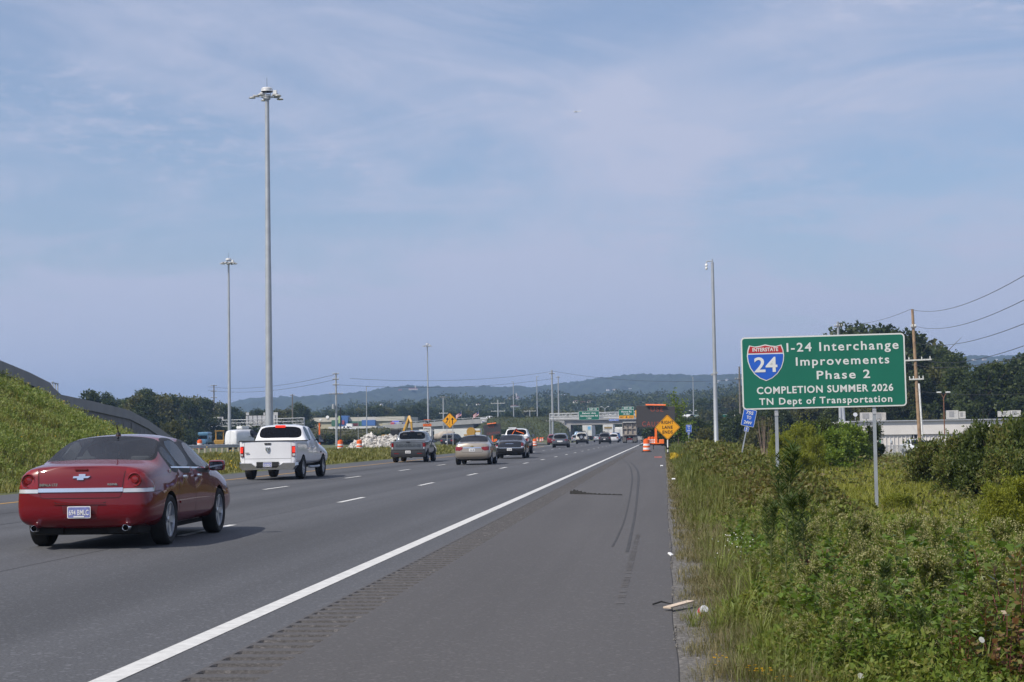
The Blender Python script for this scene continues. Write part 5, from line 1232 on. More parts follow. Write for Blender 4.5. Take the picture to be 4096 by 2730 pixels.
# ------------------------------------------------------------------ gantries
def truss(root, A, B, h, dpt, n, r_=.08, m=None):
    A = Vector(A); B = Vector(B); m = m or galv
    ch = [(0, 0), (0, h), (dpt, h*.5)]
    for dy, dz in ch: b = MB(); b.tube([A+Vector((0, dy, dz)), B+Vector((0, dy, dz))], r_, 8); b.build('chord', m, root, smooth=True)
    b = MB()
    for i in range(n):
        p = A.lerp(B, i/n); q = A.lerp(B, (i+.5)/n); e = A.lerp(B, (i+1)/n)
        for (a, c) in ((0, 1), (1, 2), (0, 2)):
            b.tube([p+Vector((0, *ch[a])), q+Vector((0, *ch[c]))], r_*.45, 5); b.tube([q+Vector((0, *ch[c])), e+Vector((0, *ch[a]))], r_*.45, 5)
    b.build('bracing', m, root)
Y = 400; A = at(660, 1713, Y); B = at(1214, 1697, Y)
root = thing('sign_gantry', 'long steel sign gantry seen from behind, over the far left road', 'gantry', (0, 0, 0)); truss(root, A, B, 1.45, 1.4, 15, .09)
for P in (A, B): b = MB(); b.tube([(P.x, P.y+.7, -2), (P.x, P.y+.7, P.z+1.6)], .2, 10); b.build('leg', galv, root, smooth=True)
back_m = mat('sign_back', (.60, .60, .60), .45, .25, var=.06)
for x0, x1, yt, yb, tabs, lab in ((768, 893, 1668, 1723, ((768, 824, 1657),), 'blank aluminium back of the left sign on the far gantry'), (984, 1111, 1662, 1716, ((984, 996, 1651), (1054, 1060, 1651), (1094, 1111, 1650)), 'blank aluminium back of the right sign on the far gantry')):
    sg_ = thing('blank_sign', lab, 'road sign', at((x0+x1)/2, yb, Y+1.8)); o0 = sg_.location
    for (a, b_, t_) in ((x0, x1, yt),)+tabs:
        P = at(a, yb if t_ == yt else yt, Y+1.8)-o0; Q = at(b_, t_, Y+1.8)-o0; z0 = P.z if t_ == yt else (at((a+b_)/2, yt, Y+1.8)-o0).z
        b = MB(); n = max(2, int((Q.z-z0)/.32))
        for i in range(n): b.box(((P.x+Q.x)/2, 0, z0+(Q.z-z0)*(i+.5)/n), (Q.x-P.x, .06, (Q.z-z0)/n-.025))
        b.box(((P.x+Q.x)/2, .04, (z0+Q.z)/2), (Q.x-P.x-.05, .02, Q.z-z0-.03)); b.build('panel', back_m, sg_)
    P = at(x0, yb, Y+1.8)-o0; Q = at(x1, yt, Y+1.8)-o0; k = 7; 
    for i in range(k): b = MB(); b.box((P.x+(Q.x-P.x)*(i+.5)/k, -.07, (P.z+Q.z)/2), (.14, .10, Q.z-P.z+.1)); b.build('rib', mat('rib_grey', (.16, .16, .17), .6, .4), sg_)
Y = 409; A = at(2199, 1677, Y); B = at(2640, 1667, Y)
root = thing('sign_gantry', 'steel sign gantry with two green exit signs in front of the overpass', 'gantry', (0, 0, 0)); truss(root, A, B, 1.28, 1.2, 9, .085, mat('bright_galv', (.62, .63, .64), .45, .35))
for P in (A, B): b = MB(); b.tube([(P.x, P.y+.5, -.2), (P.x, P.y+.5, P.z+1.3)], .17, 10); b.build('leg', galv, root, smooth=True)
def exit_sign(x0, y0, x1, y1, tab, lines, lab, yellow=None):
    Yg = 408; C = at((x0+x1)/2, (y0+y1)/2, Yg); W_ = (x1-x0)/F*Yg; H_ = (y1-y0)/F*Yg; q = F/Yg
    r_ = thing('exit_sign', lab, 'road sign', C, 0)
    board(W_, H_, .18, .05, sign_green, sign_white, .08, None).build('panel', [sign_green, sign_white], r_)
    tw = (tab[1]-tab[0])/q; th = (tab[3]-tab[2])/q; tc = (((tab[0]+tab[1])/2-(x0+x1)/2)/q, ((y0+y1)/2-(tab[2]+tab[3])/2)/q)
    board(tw, th, .1, .05, sign_green, sign_white, .08, T(tc[0], 0, tc[1])).build('exit_tab', [sign_green, sign_white], r_)
    fit_text(tab[4], th*.5, tw*.66, sign_white, r_, T(tc[0], -.01, tc[1]-th*.22), .02)
    for tx, v, cp, ww in lines: fit_text(tx, cp, ww, sign_white, r_, T(0, -.01, v), .02)
    if yellow:
        yh = yellow/q; y_ = board(W_-.06, yh, .14, .03, sign_yellow, ink, .01, T(0, -.006, -H_/2+yh/2+.03)).build('exit_only_panel', [sign_yellow, ink], r_)
        zc = -H_/2+yh/2-.12
        fit_text('EXIT', .3, .85, ink, y_, T(-1.12, -.02, zc), .015); fit_text('ONLY', .3, .95, ink, y_, T(1.12, -.02, zc), .015)
        b = MB(); b.prism([(-.08, .42), (.08, .42), (.08, .12), (.3, .2), (0, -.12), (-.3, .2), (-.08, .12)], -.03, -.01, 0, T(0, 0, zc)); b.build('arrow', ink, y_)
exit_sign(2315, 1645, 2397, 1681, (2350, 2396, 1632, 1644, 'EXIT 183'), (('Belvoir Ave', .38, .40, 3.2), ('Germantown Rd', -.24, .40, 4.2), ('1 MILE', -.78, .30, 1.1)), 'green exit sign for Belvoir Ave and Germantown Rd, left on the gantry')
exit_sign(2475, 1639, 2536, 1676, (2488, 2535, 1628, 1639, 'EXIT 184'), (('Moore Rd', .40, .42, 2.4), ('1/2 MILE', -.10, .28, 1.5)), 'green exit sign for Moore Rd with a yellow exit only strip', 13)
P = at(2543, 1656, 408); b = MB(); b.box((0, 0, 0), (.25, .1, 1.7)); tag(b.build('yellow_marker', sign_yellow, loc=P), 'narrow yellow panel edge beside the Moore Rd sign', 'road sign')
# ------------------------------------------------------------------ the overpass
shade_conc = mat('shaded_girder_concrete', (.30, .29, .28), .85, var=.1, vscale=.8)  # darker copy of the pale concrete, shade below the deck in its colour
def bridge(x0, x1, zl, zr, lab, Y=500, abut=()):
    root = thing('overpass_bridge', lab, 'bridge', (0, 0, 0)); XA = (x0-2655)/F*Y; XB = (x1-2655)/F*Y
    def beam(nm, y0, y1, dz0, dz1, m, xa=XA, xb=XB):
        za = zl+(zr-zl)*(xa-XA)/(XB-XA); zb = zl+(zr-zl)*(xb-XA)/(XB-XA)
        b = MB(); b.add([(xa, y0, za+dz0), (xb, y0, zb+dz0), (xb, y1, zb+dz0), (xa, y1, za+dz0), (xa, y0, za+dz1), (xb, y0, zb+dz1), (xb, y1, zb+dz1), (xa, y1, za+dz1)], [(3, 2, 1, 0), (4, 5, 6, 7), (0, 1, 5, 4), (1, 2, 6, 5), (2, 3, 7, 6), (3, 0, 4, 7)]); return b.build(nm, m, root)
    beam('parapet', Y, Y+.3, -1.35, 0, concrete); beam('deck', Y+.305, Y+14, -1.4, -1.1, concrete); beam('parapet', Y+14, Y+14.3, -1.35, 0, concrete)
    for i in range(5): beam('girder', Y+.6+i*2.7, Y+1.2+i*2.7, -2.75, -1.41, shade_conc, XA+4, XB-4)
    beam('rail', Y+.05, Y+.22, .38, .50, mat('bright_galv', (.62, .63, .64), .45, .35))
    n = int((XB-XA)/2.6)
    for i in range(n): X_ = XA+(XB-XA)*(i+.5)/n; z = zl+(zr-zl)*(i+.5)/n; b = MB(); b.box((X_, Y+.14, z+.2), (.14, .14, .4)); b.build('rail_post', alu, root)
    for (xa, xb, zt, zb) in abut: b = MB(); b.box(((xa+xb)/2, Y+7, (zt+zb)/2), (xb-xa, 15, zt-zb)); b.build('abutment', concrete, root)
    return root
r_ = bridge(1524, 1948, 5.35, 6.75, 'left overpass bridge with pale parapet behind the excavator', 500, ((-88, -83.2, 3.0, -2), (-53.5, -50, 4.6, -2)))
for px, py in ((1517, 1717), (1933, 1690)):
    P = at(px, py, 499.9); b = MB(); b.lathe([(0, .01), (.62, .01), (.62, 0)], 20, 0, T(*P) @ Matrix.Rotation(R(90), 4, 'X'))
    for a in (.5, 2.6, 4.7): b.lathe([(0, .03), (.2, .03), (.2, 0)], 8, 1, T(P.x+.27*math.cos(a), P.y, P.z+.27*math.sin(a)) @ Matrix.Rotation(R(90), 4, 'X'))
    b.build('state_seal', [sign_white, mat('seal_blue', (.03, .05, .2), .5)], r_)
r_ = bridge(2200, 2700, 7.25, 7.1, 'right overpass bridge spanning the freeway behind the exit signs', 500, ((-29.6, -27.2, 4.5, -.3), (.3, 3, 4.5, -.3)))
b = MB(); b.add([(-33.6, 500.1, 6), (-29.0, 500.1, 6), (-29.0, 500.1, 3.2), (-33.6, 500.1, 5.6), (-33.6, 500.5, 6), (-29.0, 500.5, 6), (-29.0, 500.5, 3.2), (-33.6, 500.5, 5.6)], [(0, 1, 2, 3), (7, 6, 5, 4), (0, 4, 5, 1), (1, 5, 6, 2), (2, 6, 7, 3), (3, 7, 4, 0)]); b.build('wing_wall', concrete, r_)
P = at(2455, 1681, 499.7); root = thing('street_sign', 'small blue street name sign on the overpass girder', 'road sign', P); board(2.9, .62, .08, .05, sign_blue, sign_white, .05).build('panel', [sign_blue, sign_white], root); fit_text('SPRING CREEK RD', .26, 2.4, sign_white, root, T(0, -.01, -.12), .01)
# vehicles up on the overpass
def small_on_bridge(px, z0, name, label, cat, kind, body, L_, W_, H_, rz, Y=506):
    X = (px-2655)/F*Y; return rear_car(name, label, cat, (X, Y, z0), rz, body, kind, L_, W_, H_, glass_r=dark_tint, plate=('', 'white', 0, .7), levels=1)
P = (1958-2655)/F*506; root, sf, W, zb = pickup('pickup', 'white pickup driving right across the overpass towing a flag trailer', (P-2.6, 506, 5.7), R(-90), wht, 5.6, 2.0, 1.85, 1.3, 1.8, 3.4, 4.1, 1.14, .76, (1.15, 4.5, .38), dark_tint, 0, levels=1)
b = MB(); X = (1890-2655)/F*506; b.box((X, 506, 6.05), (8.2, 2, .2)); b.box((X, 505, 6.25), (8.2, .06, .5)); b.box((X, 507, 6.25), (8.2, .06, .5)); b.tube([(X-1, 504.9, 5.85), (X-1, 507.1, 5.85)], .3, 10); b.tube([(X+4, 506, 6.0), (X+5.6, 506, 6.0)], .06, 6); tag(b.build('trailer', mat('trailer_black', (.03, .03, .03), .6)), 'low flat trailer carrying two flags on the overpass', 'trailer')
for px, lab in ((1846, 'left striped flag on the trailer'), (1916, 'right striped flag on the trailer, nearer the white pickup')):
    X = (px-2655)/F*506; root = thing('flag', lab, 'flag', (X, 506, 6.1)); b = MB(); b.tube([(0, 0, 0), (0, 0, 3.2)], .035, 6); b.build('flagpole', galv, root)
    b = MB(); nx = 8
    for s_ in range(7):
        for i in range(nx):
            f = lambda u, v: (-u*1.7, .12*math.sin(u*7), 2.9-v*1.1-u*1.1)
            u0, u1, v0, v1 = i/nx, (i+1)/nx, s_/7, (s_+1)/7
            b.add([f(u0, v0), f(u0, v1), f(u1, v1), f(u1, v0)], [(0, 1, 2, 3)], 2 if (u1 < .45 and s_ < 4) else s_ % 2)
    b.build('cloth', [sign_red, sign_white, mat('flag_navy', (.02, .03, .12), .7)], root)
r_, sf = small_on_bridge(1560, 4.15, 'delivery_van', 'blue and red lettered van on the left overpass', 'van', 'van', mat('van_blue_wrap', (.05, .08, .45), .4, coat=1), 5.6, 2.1, 2.5, R(-90))
b = MB(); b.box((0, .55, 1.35), (2.13, 1.2, 1.5), bev=.1); b.build('red_rear_panel', mat('van_red_wrap', (.45, .02, .04), .4, coat=1), r_); fit_text('Mayfield', .5, 1.8, sign_white, r_, T(1.07, 2.4, 1.5) @ Matrix.Rotation(R(90), 4, 'Z'), .02)
small_on_bridge(2728, 4.7, 'white_van', 'white van driving right on the raised road beside the green guide sign', 'van', 'van', wht, 5.5, 2.0, 2.4, R(-90))
small_on_bridge(2413, 5.95, 'white_car', 'white car crossing the overpass behind the exit signs', 'car', 'sedan', wht, 4.7, 1.8, 1.5, R(-90))
P = at(2848, 1668, 545); root = thing('guide_sign', 'wide green guide sign on the raised road below the billboard', 'road sign', P); board(16.5, 1.4, .15, .06, sign_green, sign_white, .1).build('panel', [sign_green, sign_white], root); fit_text('WEST', .5, 2.0, sign_white, root, T(-4.2, -.01, .1), .01); b = MB(); b.lathe([(0, .03), (.5, .03), (.5, 0)], 12, 0, T(-6.2, -.02, 0) @ Matrix.Rotation(R(90), 4, 'X')); b.build('route_shield', sign_blue, root)
for x in (-7, 7): post(root, x, .1, -5, .5, .2, .2)
P = at(2846, 1638, 640); root = thing('billboard', 'pale billboard advertising summer behind the camera pole', 'billboard', P); b = MB(); b.box((0, 0, 0), (8.0, .4, 2.9), bev=.03); b.build('face', mat('billboard_paper', (.50, .42, .36), .6, var=.35, vscale=.35), root); fit_text('Summer', .9, 4.4, mat('billboard_rust', (.40, .12, .05), .6), root, T(-.6, -.22, -.2), .03); b = MB(); b.box((0, .05, -1.6), (8.1, .5, .3)); b.build('catwalk', mat('billboard_rust', (.4, .12, .05), .6), root)
for x in (-2.5, 2.5): post(root, x, .3, -8, 0, .3, .3)
# ------------------------------------------------------------------ trucks
def box_truck(px, Y, w_, z0, z1, L_, label, name, rear, rz=0.0, cab=None, zoff=0):
    X = (px-2655)/F*Y; root = thing(name, label, 'truck', (X, Y, zoff), rz)
    b = MB(); b.box((0, L_/2, (z0+z1)/2), (w_, L_, z1-z0), bev=.03); b.build('box', rear, root)
    d = MB()
    for sg in (-1, 1): d.box((sg*w_*.25, -.02, (z0+z1)/2), (w_*.47, .05, (z1-z0)*.94), bev=.015)
    for sg in (-1, 1):
        for x in (.06, .2): d.tube([(sg*x, -.06, z0+.1), (sg*x, -.06, z1-.1)], .02, 6)
    d.build('rear_doors', rear, root)
    f = MB(); f.box((0, L_/2, z0-.12), (.9, L_, .2)); f.box((0, .1, .55), (w_*.9, .12, .14)); f.box((-.5, .1, .75), (.1, .1, .5)); f.box((.5, .1, .75), (.1, .1, .5)); f.build('underride_guard', black_trim, root)
    for sg in (-1, 1):
        for y in (1.2, 2.5): wheel(root, sg*(w_/2-.3), y, .5, .55, 6, .55, rim_m=black_trim)
        l = MB(); l.box((sg*w_*.38, -.0, z0-.05), (.25, .06, .1)); l.build('tail_light', red_lens, root)
        k = MB(); k.box((sg*(w_/2-.35), .6, .55), (.6, .02, .75)); k.build('mud_flap', black_trim, root)
    if cab:
        c = MB(); c.box((0, L_+1.6, 1.9), (2.4, 2.4, 2.6), bev=.15); c.build('cab', cab, root)
        for sg in (-1, 1): wheel(root, sg*1.0, L_+2.0, .5, .3, 6, .55)
    return root
truck_w = mat('trailer_white', (.62, .62, .60), .5, var=.08, vscale=1)
r_ = box_truck(2351, 462, 2.55, 1.15, 4.05, 15, 'white semi trailer with a blue picture on its door, under the overpass', 'semi_trailer', truck_w, R(-1.0), truck_w)
b = MB(); b.prism(rrect(1.0, 1.1, .05), -.09, -.05, 0, T(.55, 0, 3.3)); b.prism(rrect(.8, .9, .05), -.1, -.08, 1, T(.55, 0, 3.3)); b.build('door_picture', [sign_white, mat('picture_blue', (.15, .40, .62), .5)], r_)
r_ = box_truck(2434, 430, 2.6, 1.15, 3.98, 15, 'white semi trailer with a brown name panel on its doors', 'semi_trailer', truck_w, 0, truck_w)
b = MB(); b.prism(rrect(1.9, .42, .03), -.10, -.05, 0, T(0, 0, 3.18)); b.build('name_panel', mat('brown_panel', (.20, .13, .05), .6, var=.3), r_); fit_text('HEARTLAND', .26, 1.7, mat('gold_ink', (.45, .33, .08), .5), r_, T(0, -.11, 3.06), .01); fit_text('BUILT ON SERVICE', .13, 1.9, ink, r_, T(0, -.07, 2.68), 0); b = MB(); b.prism(rrect(.35, .2, .02), -.10, -.05, 0, T(.75, 0, 1.75)); b.build('placard', sign_orange, r_)
r_ = box_truck(2480, 405, 2.3, .95, 2.75, 4, 'white truck cab ahead of the blue pickup', 'truck_cab', truck_w, 0, truck_w); b = MB(); b.tube([(-1.3, 3.5, 1), (-1.3, 3.5, 3.1)], .08, 8); b.build('exhaust_stack', chrome, r_)
r_ = box_truck(2615, 480, 2.45, .6, 2.85, 6, 'white box truck on the far exit ramp behind the message board', 'box_truck', truck_w, R(-2), truck_w)
fit_text('FOR A', .35, 1.1, ink, r_, T(0, -.07, 2.2), .01)
b = MB(); b.prism(rrect(1.1, .35, .03), -.07, -.05, 0, T(0, 0, 1.7)); b.build('dark_decal', ink, r_)
# dump truck
dirty = mat('dusty_steel', (.34, .30, .26), .85, .1, var=.3, vscale=1.2, detail=8)
X = (2519-2655)/F*285; root = thing('dump_truck', 'dusty grey dump truck in the right lane', 'truck', (X, 285, 0))
b = MB(); b.box((0, 3.6, 2.3), (2.35, 7.0, 2.0), bev=.04); b.box((0, 3.6, 1.25), (2.3, 7.0, .12)); b.build('dump_bed', dirty, root)
b = MB()
b.box((0, -.02, 3.28), (2.36, .2, .14)); b.box((0, -.02, 1.36), (2.36, .2, .16))
for x in (-1.12, -.40, .40, 1.12): b.box((x, -.02, 2.32), (.12, .18, 1.9))
b.box((0, -.02, 2.35), (2.36, .16, .12)); b.build('tailgate_frame', mat('dusty_frame', (.26, .235, .21), .85, var=.25), root)
for sg in (-1, 1):
    for x in (.62, .98):
        for y in (.7, 2.1): wheel(root, sg*x, y, .52, .30, 6, .55, rim_m=black_trim)
    f = MB(); f.box((sg*.88, .12, .68), (.62, .03, .95)); f.build('mud_flap', mat('grimy_rubber', (.12, .115, .11), .9), root)
    l = MB(); l.box((sg*.75, .0, 1.16), (.2, .06, .1)); l.build('tail_light', red_lens, root)
    w_ = MB(); w_.box((sg*1.0, 8.2, .6), (.3, 1, 1)); wheel(root, sg*1.05, 8.4, .52, .3, 6, .55)
b = MB(); b.box((0, .3, .78), (.75, .2, .5)); b.box((0, .25, .55), (1.0, .1, .12)); b.build('tow_plate', mat('dark_red_steel', (.22, .02, .02), .6), root)
b = MB(); b.prism(rrect(.3, .15, .01), .17, .19, 0, T(0, 0, .95)); b.build('licence_plate', plate_white, root)
b = MB(); b.box((0, 4.2, .9), (.9, 8, .3)); b.build('chassis', black_trim, root); b = MB(); b.box((0, 8.4, 1.9), (2.3, 2.4, 2.4), bev=.15); b.build('cab', mat('cab_white', (.6, .6, .6), .5), root)
b = MB(); b.box((0, 3.3, 3.42), (2.2, 7.2, .14), bev=.05); b.build('tarp_roller', mat('tarp_grey', (.5, .5, .48), .8), root)
# ------------------------------------------------------------------ the left: van, guardrail, work yard
X = (900-2655)/F*212; r_, sf = rear_car('cargo_van', 'white high roof cargo van with roof air conditioner behind the guardrail', 'van', (X-.1, 212, .1), R(-24), wht, 'van', 6.4, 2.05, 2.75, ((.86, 1.15), (.94, 1.15), (.94, .78), (.86, .78)), dark_tint, ('', 'white', 0, .7), levels=1, fold=.10)
for c in list(r_.children):
    if c.name.startswith('rear_window'): c.data.materials.clear(); c.data.materials.append(wht); c.name = 'rear_doors'
b = MB(); b.box((0, 2.6, 2.92), (.9, 1.5, .34), bev=.09); b.box((0, 1.83, 2.92), (.7, .04, .2)); b.build('roof_unit', sign_white, r_, smooth=True)
g = MB(); sf.line(g, [(0, .6), (0, 2.5)], 'r', .03); absorb(r_, g, mat('soft_gap', (.16, .16, .17), .8))
P0 = at(740, 1795, 150); P1 = at(1010, 1793, 166); n = 12
root = thing('guardrail', 'steel guardrail on wooden posts behind the median grass', 'guardrail', (0, 0, 0))
b = MB(); d = (Vector((P1.x, P1.y, 0))-Vector((P0.x, P0.y, 0))).normalized(); nn = Vector((d.y, -d.x, 0)); zr_ = .62
prof = [(-.155, .0), (-.10, .06), (-.05, .0), (.05, .0), (.10, .06), (.155, .0)]
vs = []
for P in (P0, P1):
    for z, o_ in prof: vs.append(Vector((P.x, P.y, .25+zr_+z))+nn*o_)
k = len(prof); b.add(vs, [(i, i+1, k+i+1, k+i) for i in range(k-1)]); b.build('rail', galv, root)
for i in range(n): P = Vector((P0.x, P0.y, 0)).lerp(Vector((P1.x, P1.y, 0)), (i+.5)/n)-nn*.1; b = MB(); b.box((P.x, P.y, .45), (.15, .2, 1.2)); b.build('post', mat('post_wood', (.36, .33, .26), .9, var=.2), root)
def semi_cab(px, Y, z0, label, body):
    X = (px-2655)/F*Y; root = thing('semi_truck', label, 'truck', (X, Y, z0), R(172))
    b = MB(); b.box((0, 1.0, 1.7), (2.3, 2.2, 1.5), bev=.2); b.box((0, 1.0, 2.75), (2.3, 2.2, .75), bev=.28); b.build('cab', body, root, smooth=True)
    b = MB(); b.box((0, 2.12, 2.05), (2.0, .06, .7), bev=.02); b.build('windshield', dark_tint, root)
    b = MB(); b.box((0, 2.4, 1.1), (2.2, 1.4, 1.0), bev=.2); b.build('hood', body, root, smooth=True)
    for sg in (-1, 1): wheel(root, sg*1.05, 2.5, .5, .3, 6, .55); b = MB(); b.box((sg*1.4, 2.0, 2.0), (.15, .2, .6), bev=.04); b.build('mirror', chrome, root)
semi_cab(800, 345, .1, 'blue truck cab facing the camera behind the guardrail', paint('truck_blue', (.10, .23, .38), .2, .4))
cat_y = mat('machine_yellow', (.42, .235, .03), .5, var=.15)
X = (854-2655)/F*330; root = thing('loader', 'yellow loader with an open cab left of the white van', 'loader', (X, 330, .1), R(10))
b = MB(); b.box((0, 0, 1.0), (2.0, 3.4, .9), bev=.15); b.build('hull', cat_y, root)
b = MB()
for sx in (-.75, .75):
    for sy in (-.6, .7): b.box((sx, sy, 2.3), (.12, .12, 1.8))
b.box((0, .05, 3.2), (1.8, 1.7, .16), bev=.05); b.build('cab_frame', cat_y, root)
for sx in (-1.05, 1.05):
    for sy in (-1.1, 1.1): wheel(root, sx, sy, .65, .45, 5, .5, rim_m=cat_y)
b = MB(); b.box((0, 2.4, .8), (2.4, .7, .8), bev=.1); b.box((-.6, 1.8, 1.0), (.2, 1.2, .25)); b.box((.6, 1.8, 1.0), (.2, 1.2, .25)); b.build('bucket', cat_y, root)
# excavator
X = (1600-2655)/F*205; root = thing('excavator', 'yellow excavator with raised arm behind the grey pickup', 'excavator', (X, 205, .1))
seg = [(-.3, 0, 1.6), (.15, 0, 3.5), (1.0, 0, 3.95)]
b = MB(); b.tube([(.3, .2, 1.2), (.45, 0, 2.2), (1.05, -.2, 3.75), (1.1, -.2, 3.95)], [.28, .24, .2, .16], 4); b.build('boom', cat_y, root)
b = MB(); b.tube([(1.05, -.2, 3.9), (1.35, -.6, 3.2), (1.45, -.7, 1.9)], [.2, .17, .12], 4); b.build('stick', cat_y, root)
b = MB(); b.tube([(.6, -.1, 2.9), (1.1, -.3, 3.98)], .06, 8); b.tube([(.75, -.25, 2.9), (.5, -.1, 1.7)], .07, 8); b.build('ram', chrome, root)
b = MB(); b.box((-1.0, .5, 1.25), (2.6, 2.6, .9), bev=.12); b.build('house', cat_y, root); b = MB(); b.box((-.6, -.4, 1.75), (1.1, 1.4, 1.2), bev=.1); b.build('cab', black_trim, root)
for sg in (-1, 1): b = MB(); b.box((-.6+sg*1.0, .3, .42), (.6, 3.6, .8), bev=.3); b.build('track', rubber, root)
b = MB(); b.box((1.4, -.8, 1.6), (.8, .6, .8), bev=.1); b.build('bucket', mat('bucket_dark', (.08, .07, .06), .7), root)
# rubble heap
def rubble():
    V = []; Q = []; k = 0; Y0 = 174; rs = np.random.default_rng(3)
    def top(u): return float(np.interp(u, [1385, 1398, 1410, 1440, 1462, 1480, 1500, 1545, 1590, 1640], [0, .6, .8, 1.25, 1.75, 1.65, 1.4, 1.45, 1.40, .9]))
    out = MB()
    for i in range(1500):
        u = rs.uniform(1390, 1640); h = top(u); dpt = rs.uniform(-1, 1); hh = h*(1-abs(dpt)**1.3); z = hh*(1 if rs.random() < .8 else rs.uniform(.3, 1))
        s_ = rs.choice([.05, .08, .13, .2, .33], p=[.25, .3, .25, .14, .06]); X_ = (u-2655)/F*Y0
        bm = bmesh.new(); bmesh.ops.create_cube(bm, size=1)
        M = Matrix.Translation((X_, Y0+dpt*2.4, .12+z)) @ Matrix.Rotation(rs.uniform(0, 6), 4, Vector(rs.normal(size=3)).normalized()) @ Matrix.Diagonal((s_*rs.uniform(.8, 1.8), s_*rs.uniform(.7, 1.5), s_*rs.uniform(.4, 1), 1))
        vs = [M @ (v.co+Vector(rs.uniform(-.16, .16, 3))) for v in bm.verts]; fs = [[v.index for v in f.verts] for f in bm.faces]; bm.free(); out.add(vs, fs)
    us = np.linspace(1380, 1645, 50); ds = np.linspace(-1, 1, 18); vs = [((u-2655)/F*Y0, Y0+d*2.5, .02+max(0, top(u)*(1-abs(d)**1.3)-.05)) for u in us for d in ds]
    out.add(vs, [(i*18+j, (i+1)*18+j, (i+1)*18+j+1, i*18+j+1) for i in range(49) for j in range(17)])
    o = out.build('rubble', mat('broken_concrete', (.50, .48, .45), .9, var=.25, vscale=2.5, bump=.5, bscale=9)); tag(o, 'heap of broken pale concrete behind the barrels', 'rubble heap', kind='stuff')
rubble()
# drill rig, mixer truck and small yard things behind the beige car
X = (1822-2655)/F*290; root = thing('mixer_truck', 'grey and white tanker truck parked behind the merge sign', 'truck', (X, 290, 0), R(80))
b = MB(); b.lathe([(0, -1.9), (.5, -1.8), (.78, -.4), (.78, .6), (.45, 1.6), (.3, 1.8), (0, 1.8)], 20, 0, T(0, 2, 1.7) @ Matrix.Rotation(R(80), 4, 'X')); b.build('drum', dirty, root, smooth=True)
b = MB(); b.box((0, 5.4, 1.7), (2.3, 1.9, 2.1), bev=.15); b.build('cab', truck_w, root); b = MB(); b.box((0, 2.5, .85), (1.0, 7.5, .3)); b.build('chassis', black_trim, root)
b = MB(); b.box((-1.2, 5.5, 2.1), (.06, 1.0, .7)); b.build('door_window', dark_tint, root)
for sg in (-1, 1):
    for y in (.3, 1.5, 5.6): wheel(root, sg*1.0, y, .5, .35, 6, .55)
X = (1884-2655)/F*285; root = thing('drill_machine', 'yellow machine part above the beige sedan roof', 'machine', (X, 285, 0))
b = MB(); b.lathe([(.25, -.3), (.75, -.3), (.75, .3), (.25, .3)], 14, 0, T(0, 0, 2.25) @ Matrix.Rotation(R(90), 4, 'X')); b.box((.9, 0, 2.3), (1.4, .4, .3)); b.box((-.5, 0, 1.7), (1.4, .5, .25)); b.build('drill_head', cat_y, root); b = MB(); b.box((0, .5, .8), (2.4, 1.6, 1.4), bev=.1); b.build('hull', cat_y, root)
X = (1912-2655)/F*270; b = MB(); b.lathe([(1.2, 0), (1.15, .6), (.5, 1.55), (0, 1.75)], 18, 0, T(X, 270, 0)); tag(b.build('tarp_heap', mat('white_tarp', (.62, .62, .62), .8), smooth=True), 'small heap under a white tarpaulin behind the beige sedan', 'heap')
P = at(1830, 1733, 330); b = MB(); b.box((P.x, 331, P.z-.4), (9, 3, 2.4), bev=.05); tag(b.build('site_trailer', truck_w), 'long white site trailer under the left overpass', 'trailer')
P = at(1278, 1702, 60*2.5); root = thing('marker_post', 'orange marker post with a white reflector behind the pickup mirror', 'marker post', (P.x, P.y, 0)); b = MB(); b.tube([(0, 0, 0), (0, 0, P.z+.2)], .07, 8); b.build('post', safety, root); b = MB(); b.box((.1, 0, P.z+.45), (.22, .15, .2), bev=.05); b.build('reflector', sign_white, root)
# ------------------------------------------------------------------ store at the left
Y = 545; s_ = F/Y
def wallbox(root, nm, x0, x1, yt, yb, Yf, dep, m):
    A = at(x0, (yt+yb)/2, Yf); B = at(x1, (yt+yb)/2, Yf); zt = CAMH+(hor((x0+x1)/2)-yt)/F*Yf; zb = CAMH+(hor((x0+x1)/2)-yb)/F*Yf
    b = MB(); b.box(((A.x+B.x)/2, Yf+dep/2, (zt+zb)/2), (B.x-A.x, dep, zt-zb)); return b.build(nm, m, root)
root = thing('store', 'long cream store with blue and green front panels on the hill', 'building', (0, 0, 0))
cream = mat('cream_wall', (.52, .49, .42), .85, var=.06, vscale=.3); tan = mat('tan_wall', (.44, .40, .28), .85, var=.06, vscale=.3)
wallbox(root, 'wall', 1190, 1618, 1692, 1770, 545.5, 30, tan); wallbox(root, 'fascia', 1210, 1618, 1675, 1692, 545, 30, cream)
wallbox(root, 'entrance_tower', 1356, 1391, 1669, 1712, 543, 4, mat('store_blue', (.06, .15, .40), .6, var=.15)); wallbox(root, 'green_panel', 1326, 1354, 1687, 1712, 544, 2, mat('store_green', (.05, .14, .09), .7, var=.2)); wallbox(root, 'lime_panel', 1353.5, 1362, 1670, 1700, 542.6, .3, mat('store_lime', (.36, .50, .22), .6))
wallbox(root, 'green_panel', 1392, 1454, 1691, 1712, 544, 2, mat('store_green', (.05, .14, .09), .7)); wallbox(root, 'blue_panel', 1447, 1500, 1686, 1709, 543.5, 2, mat('store_blue', (.06, .15, .40), .6)); wallbox(root, 'red_panel', 1368, 1377, 1688, 1704, 542.7, .2, mat('store_red', (.32, .06, .09), .6)); wallbox(root, 'dark_red_panel', 1406, 1434, 1699, 1710, 543.8, .3, mat('store_maroon', (.11, .015, .02), .7))
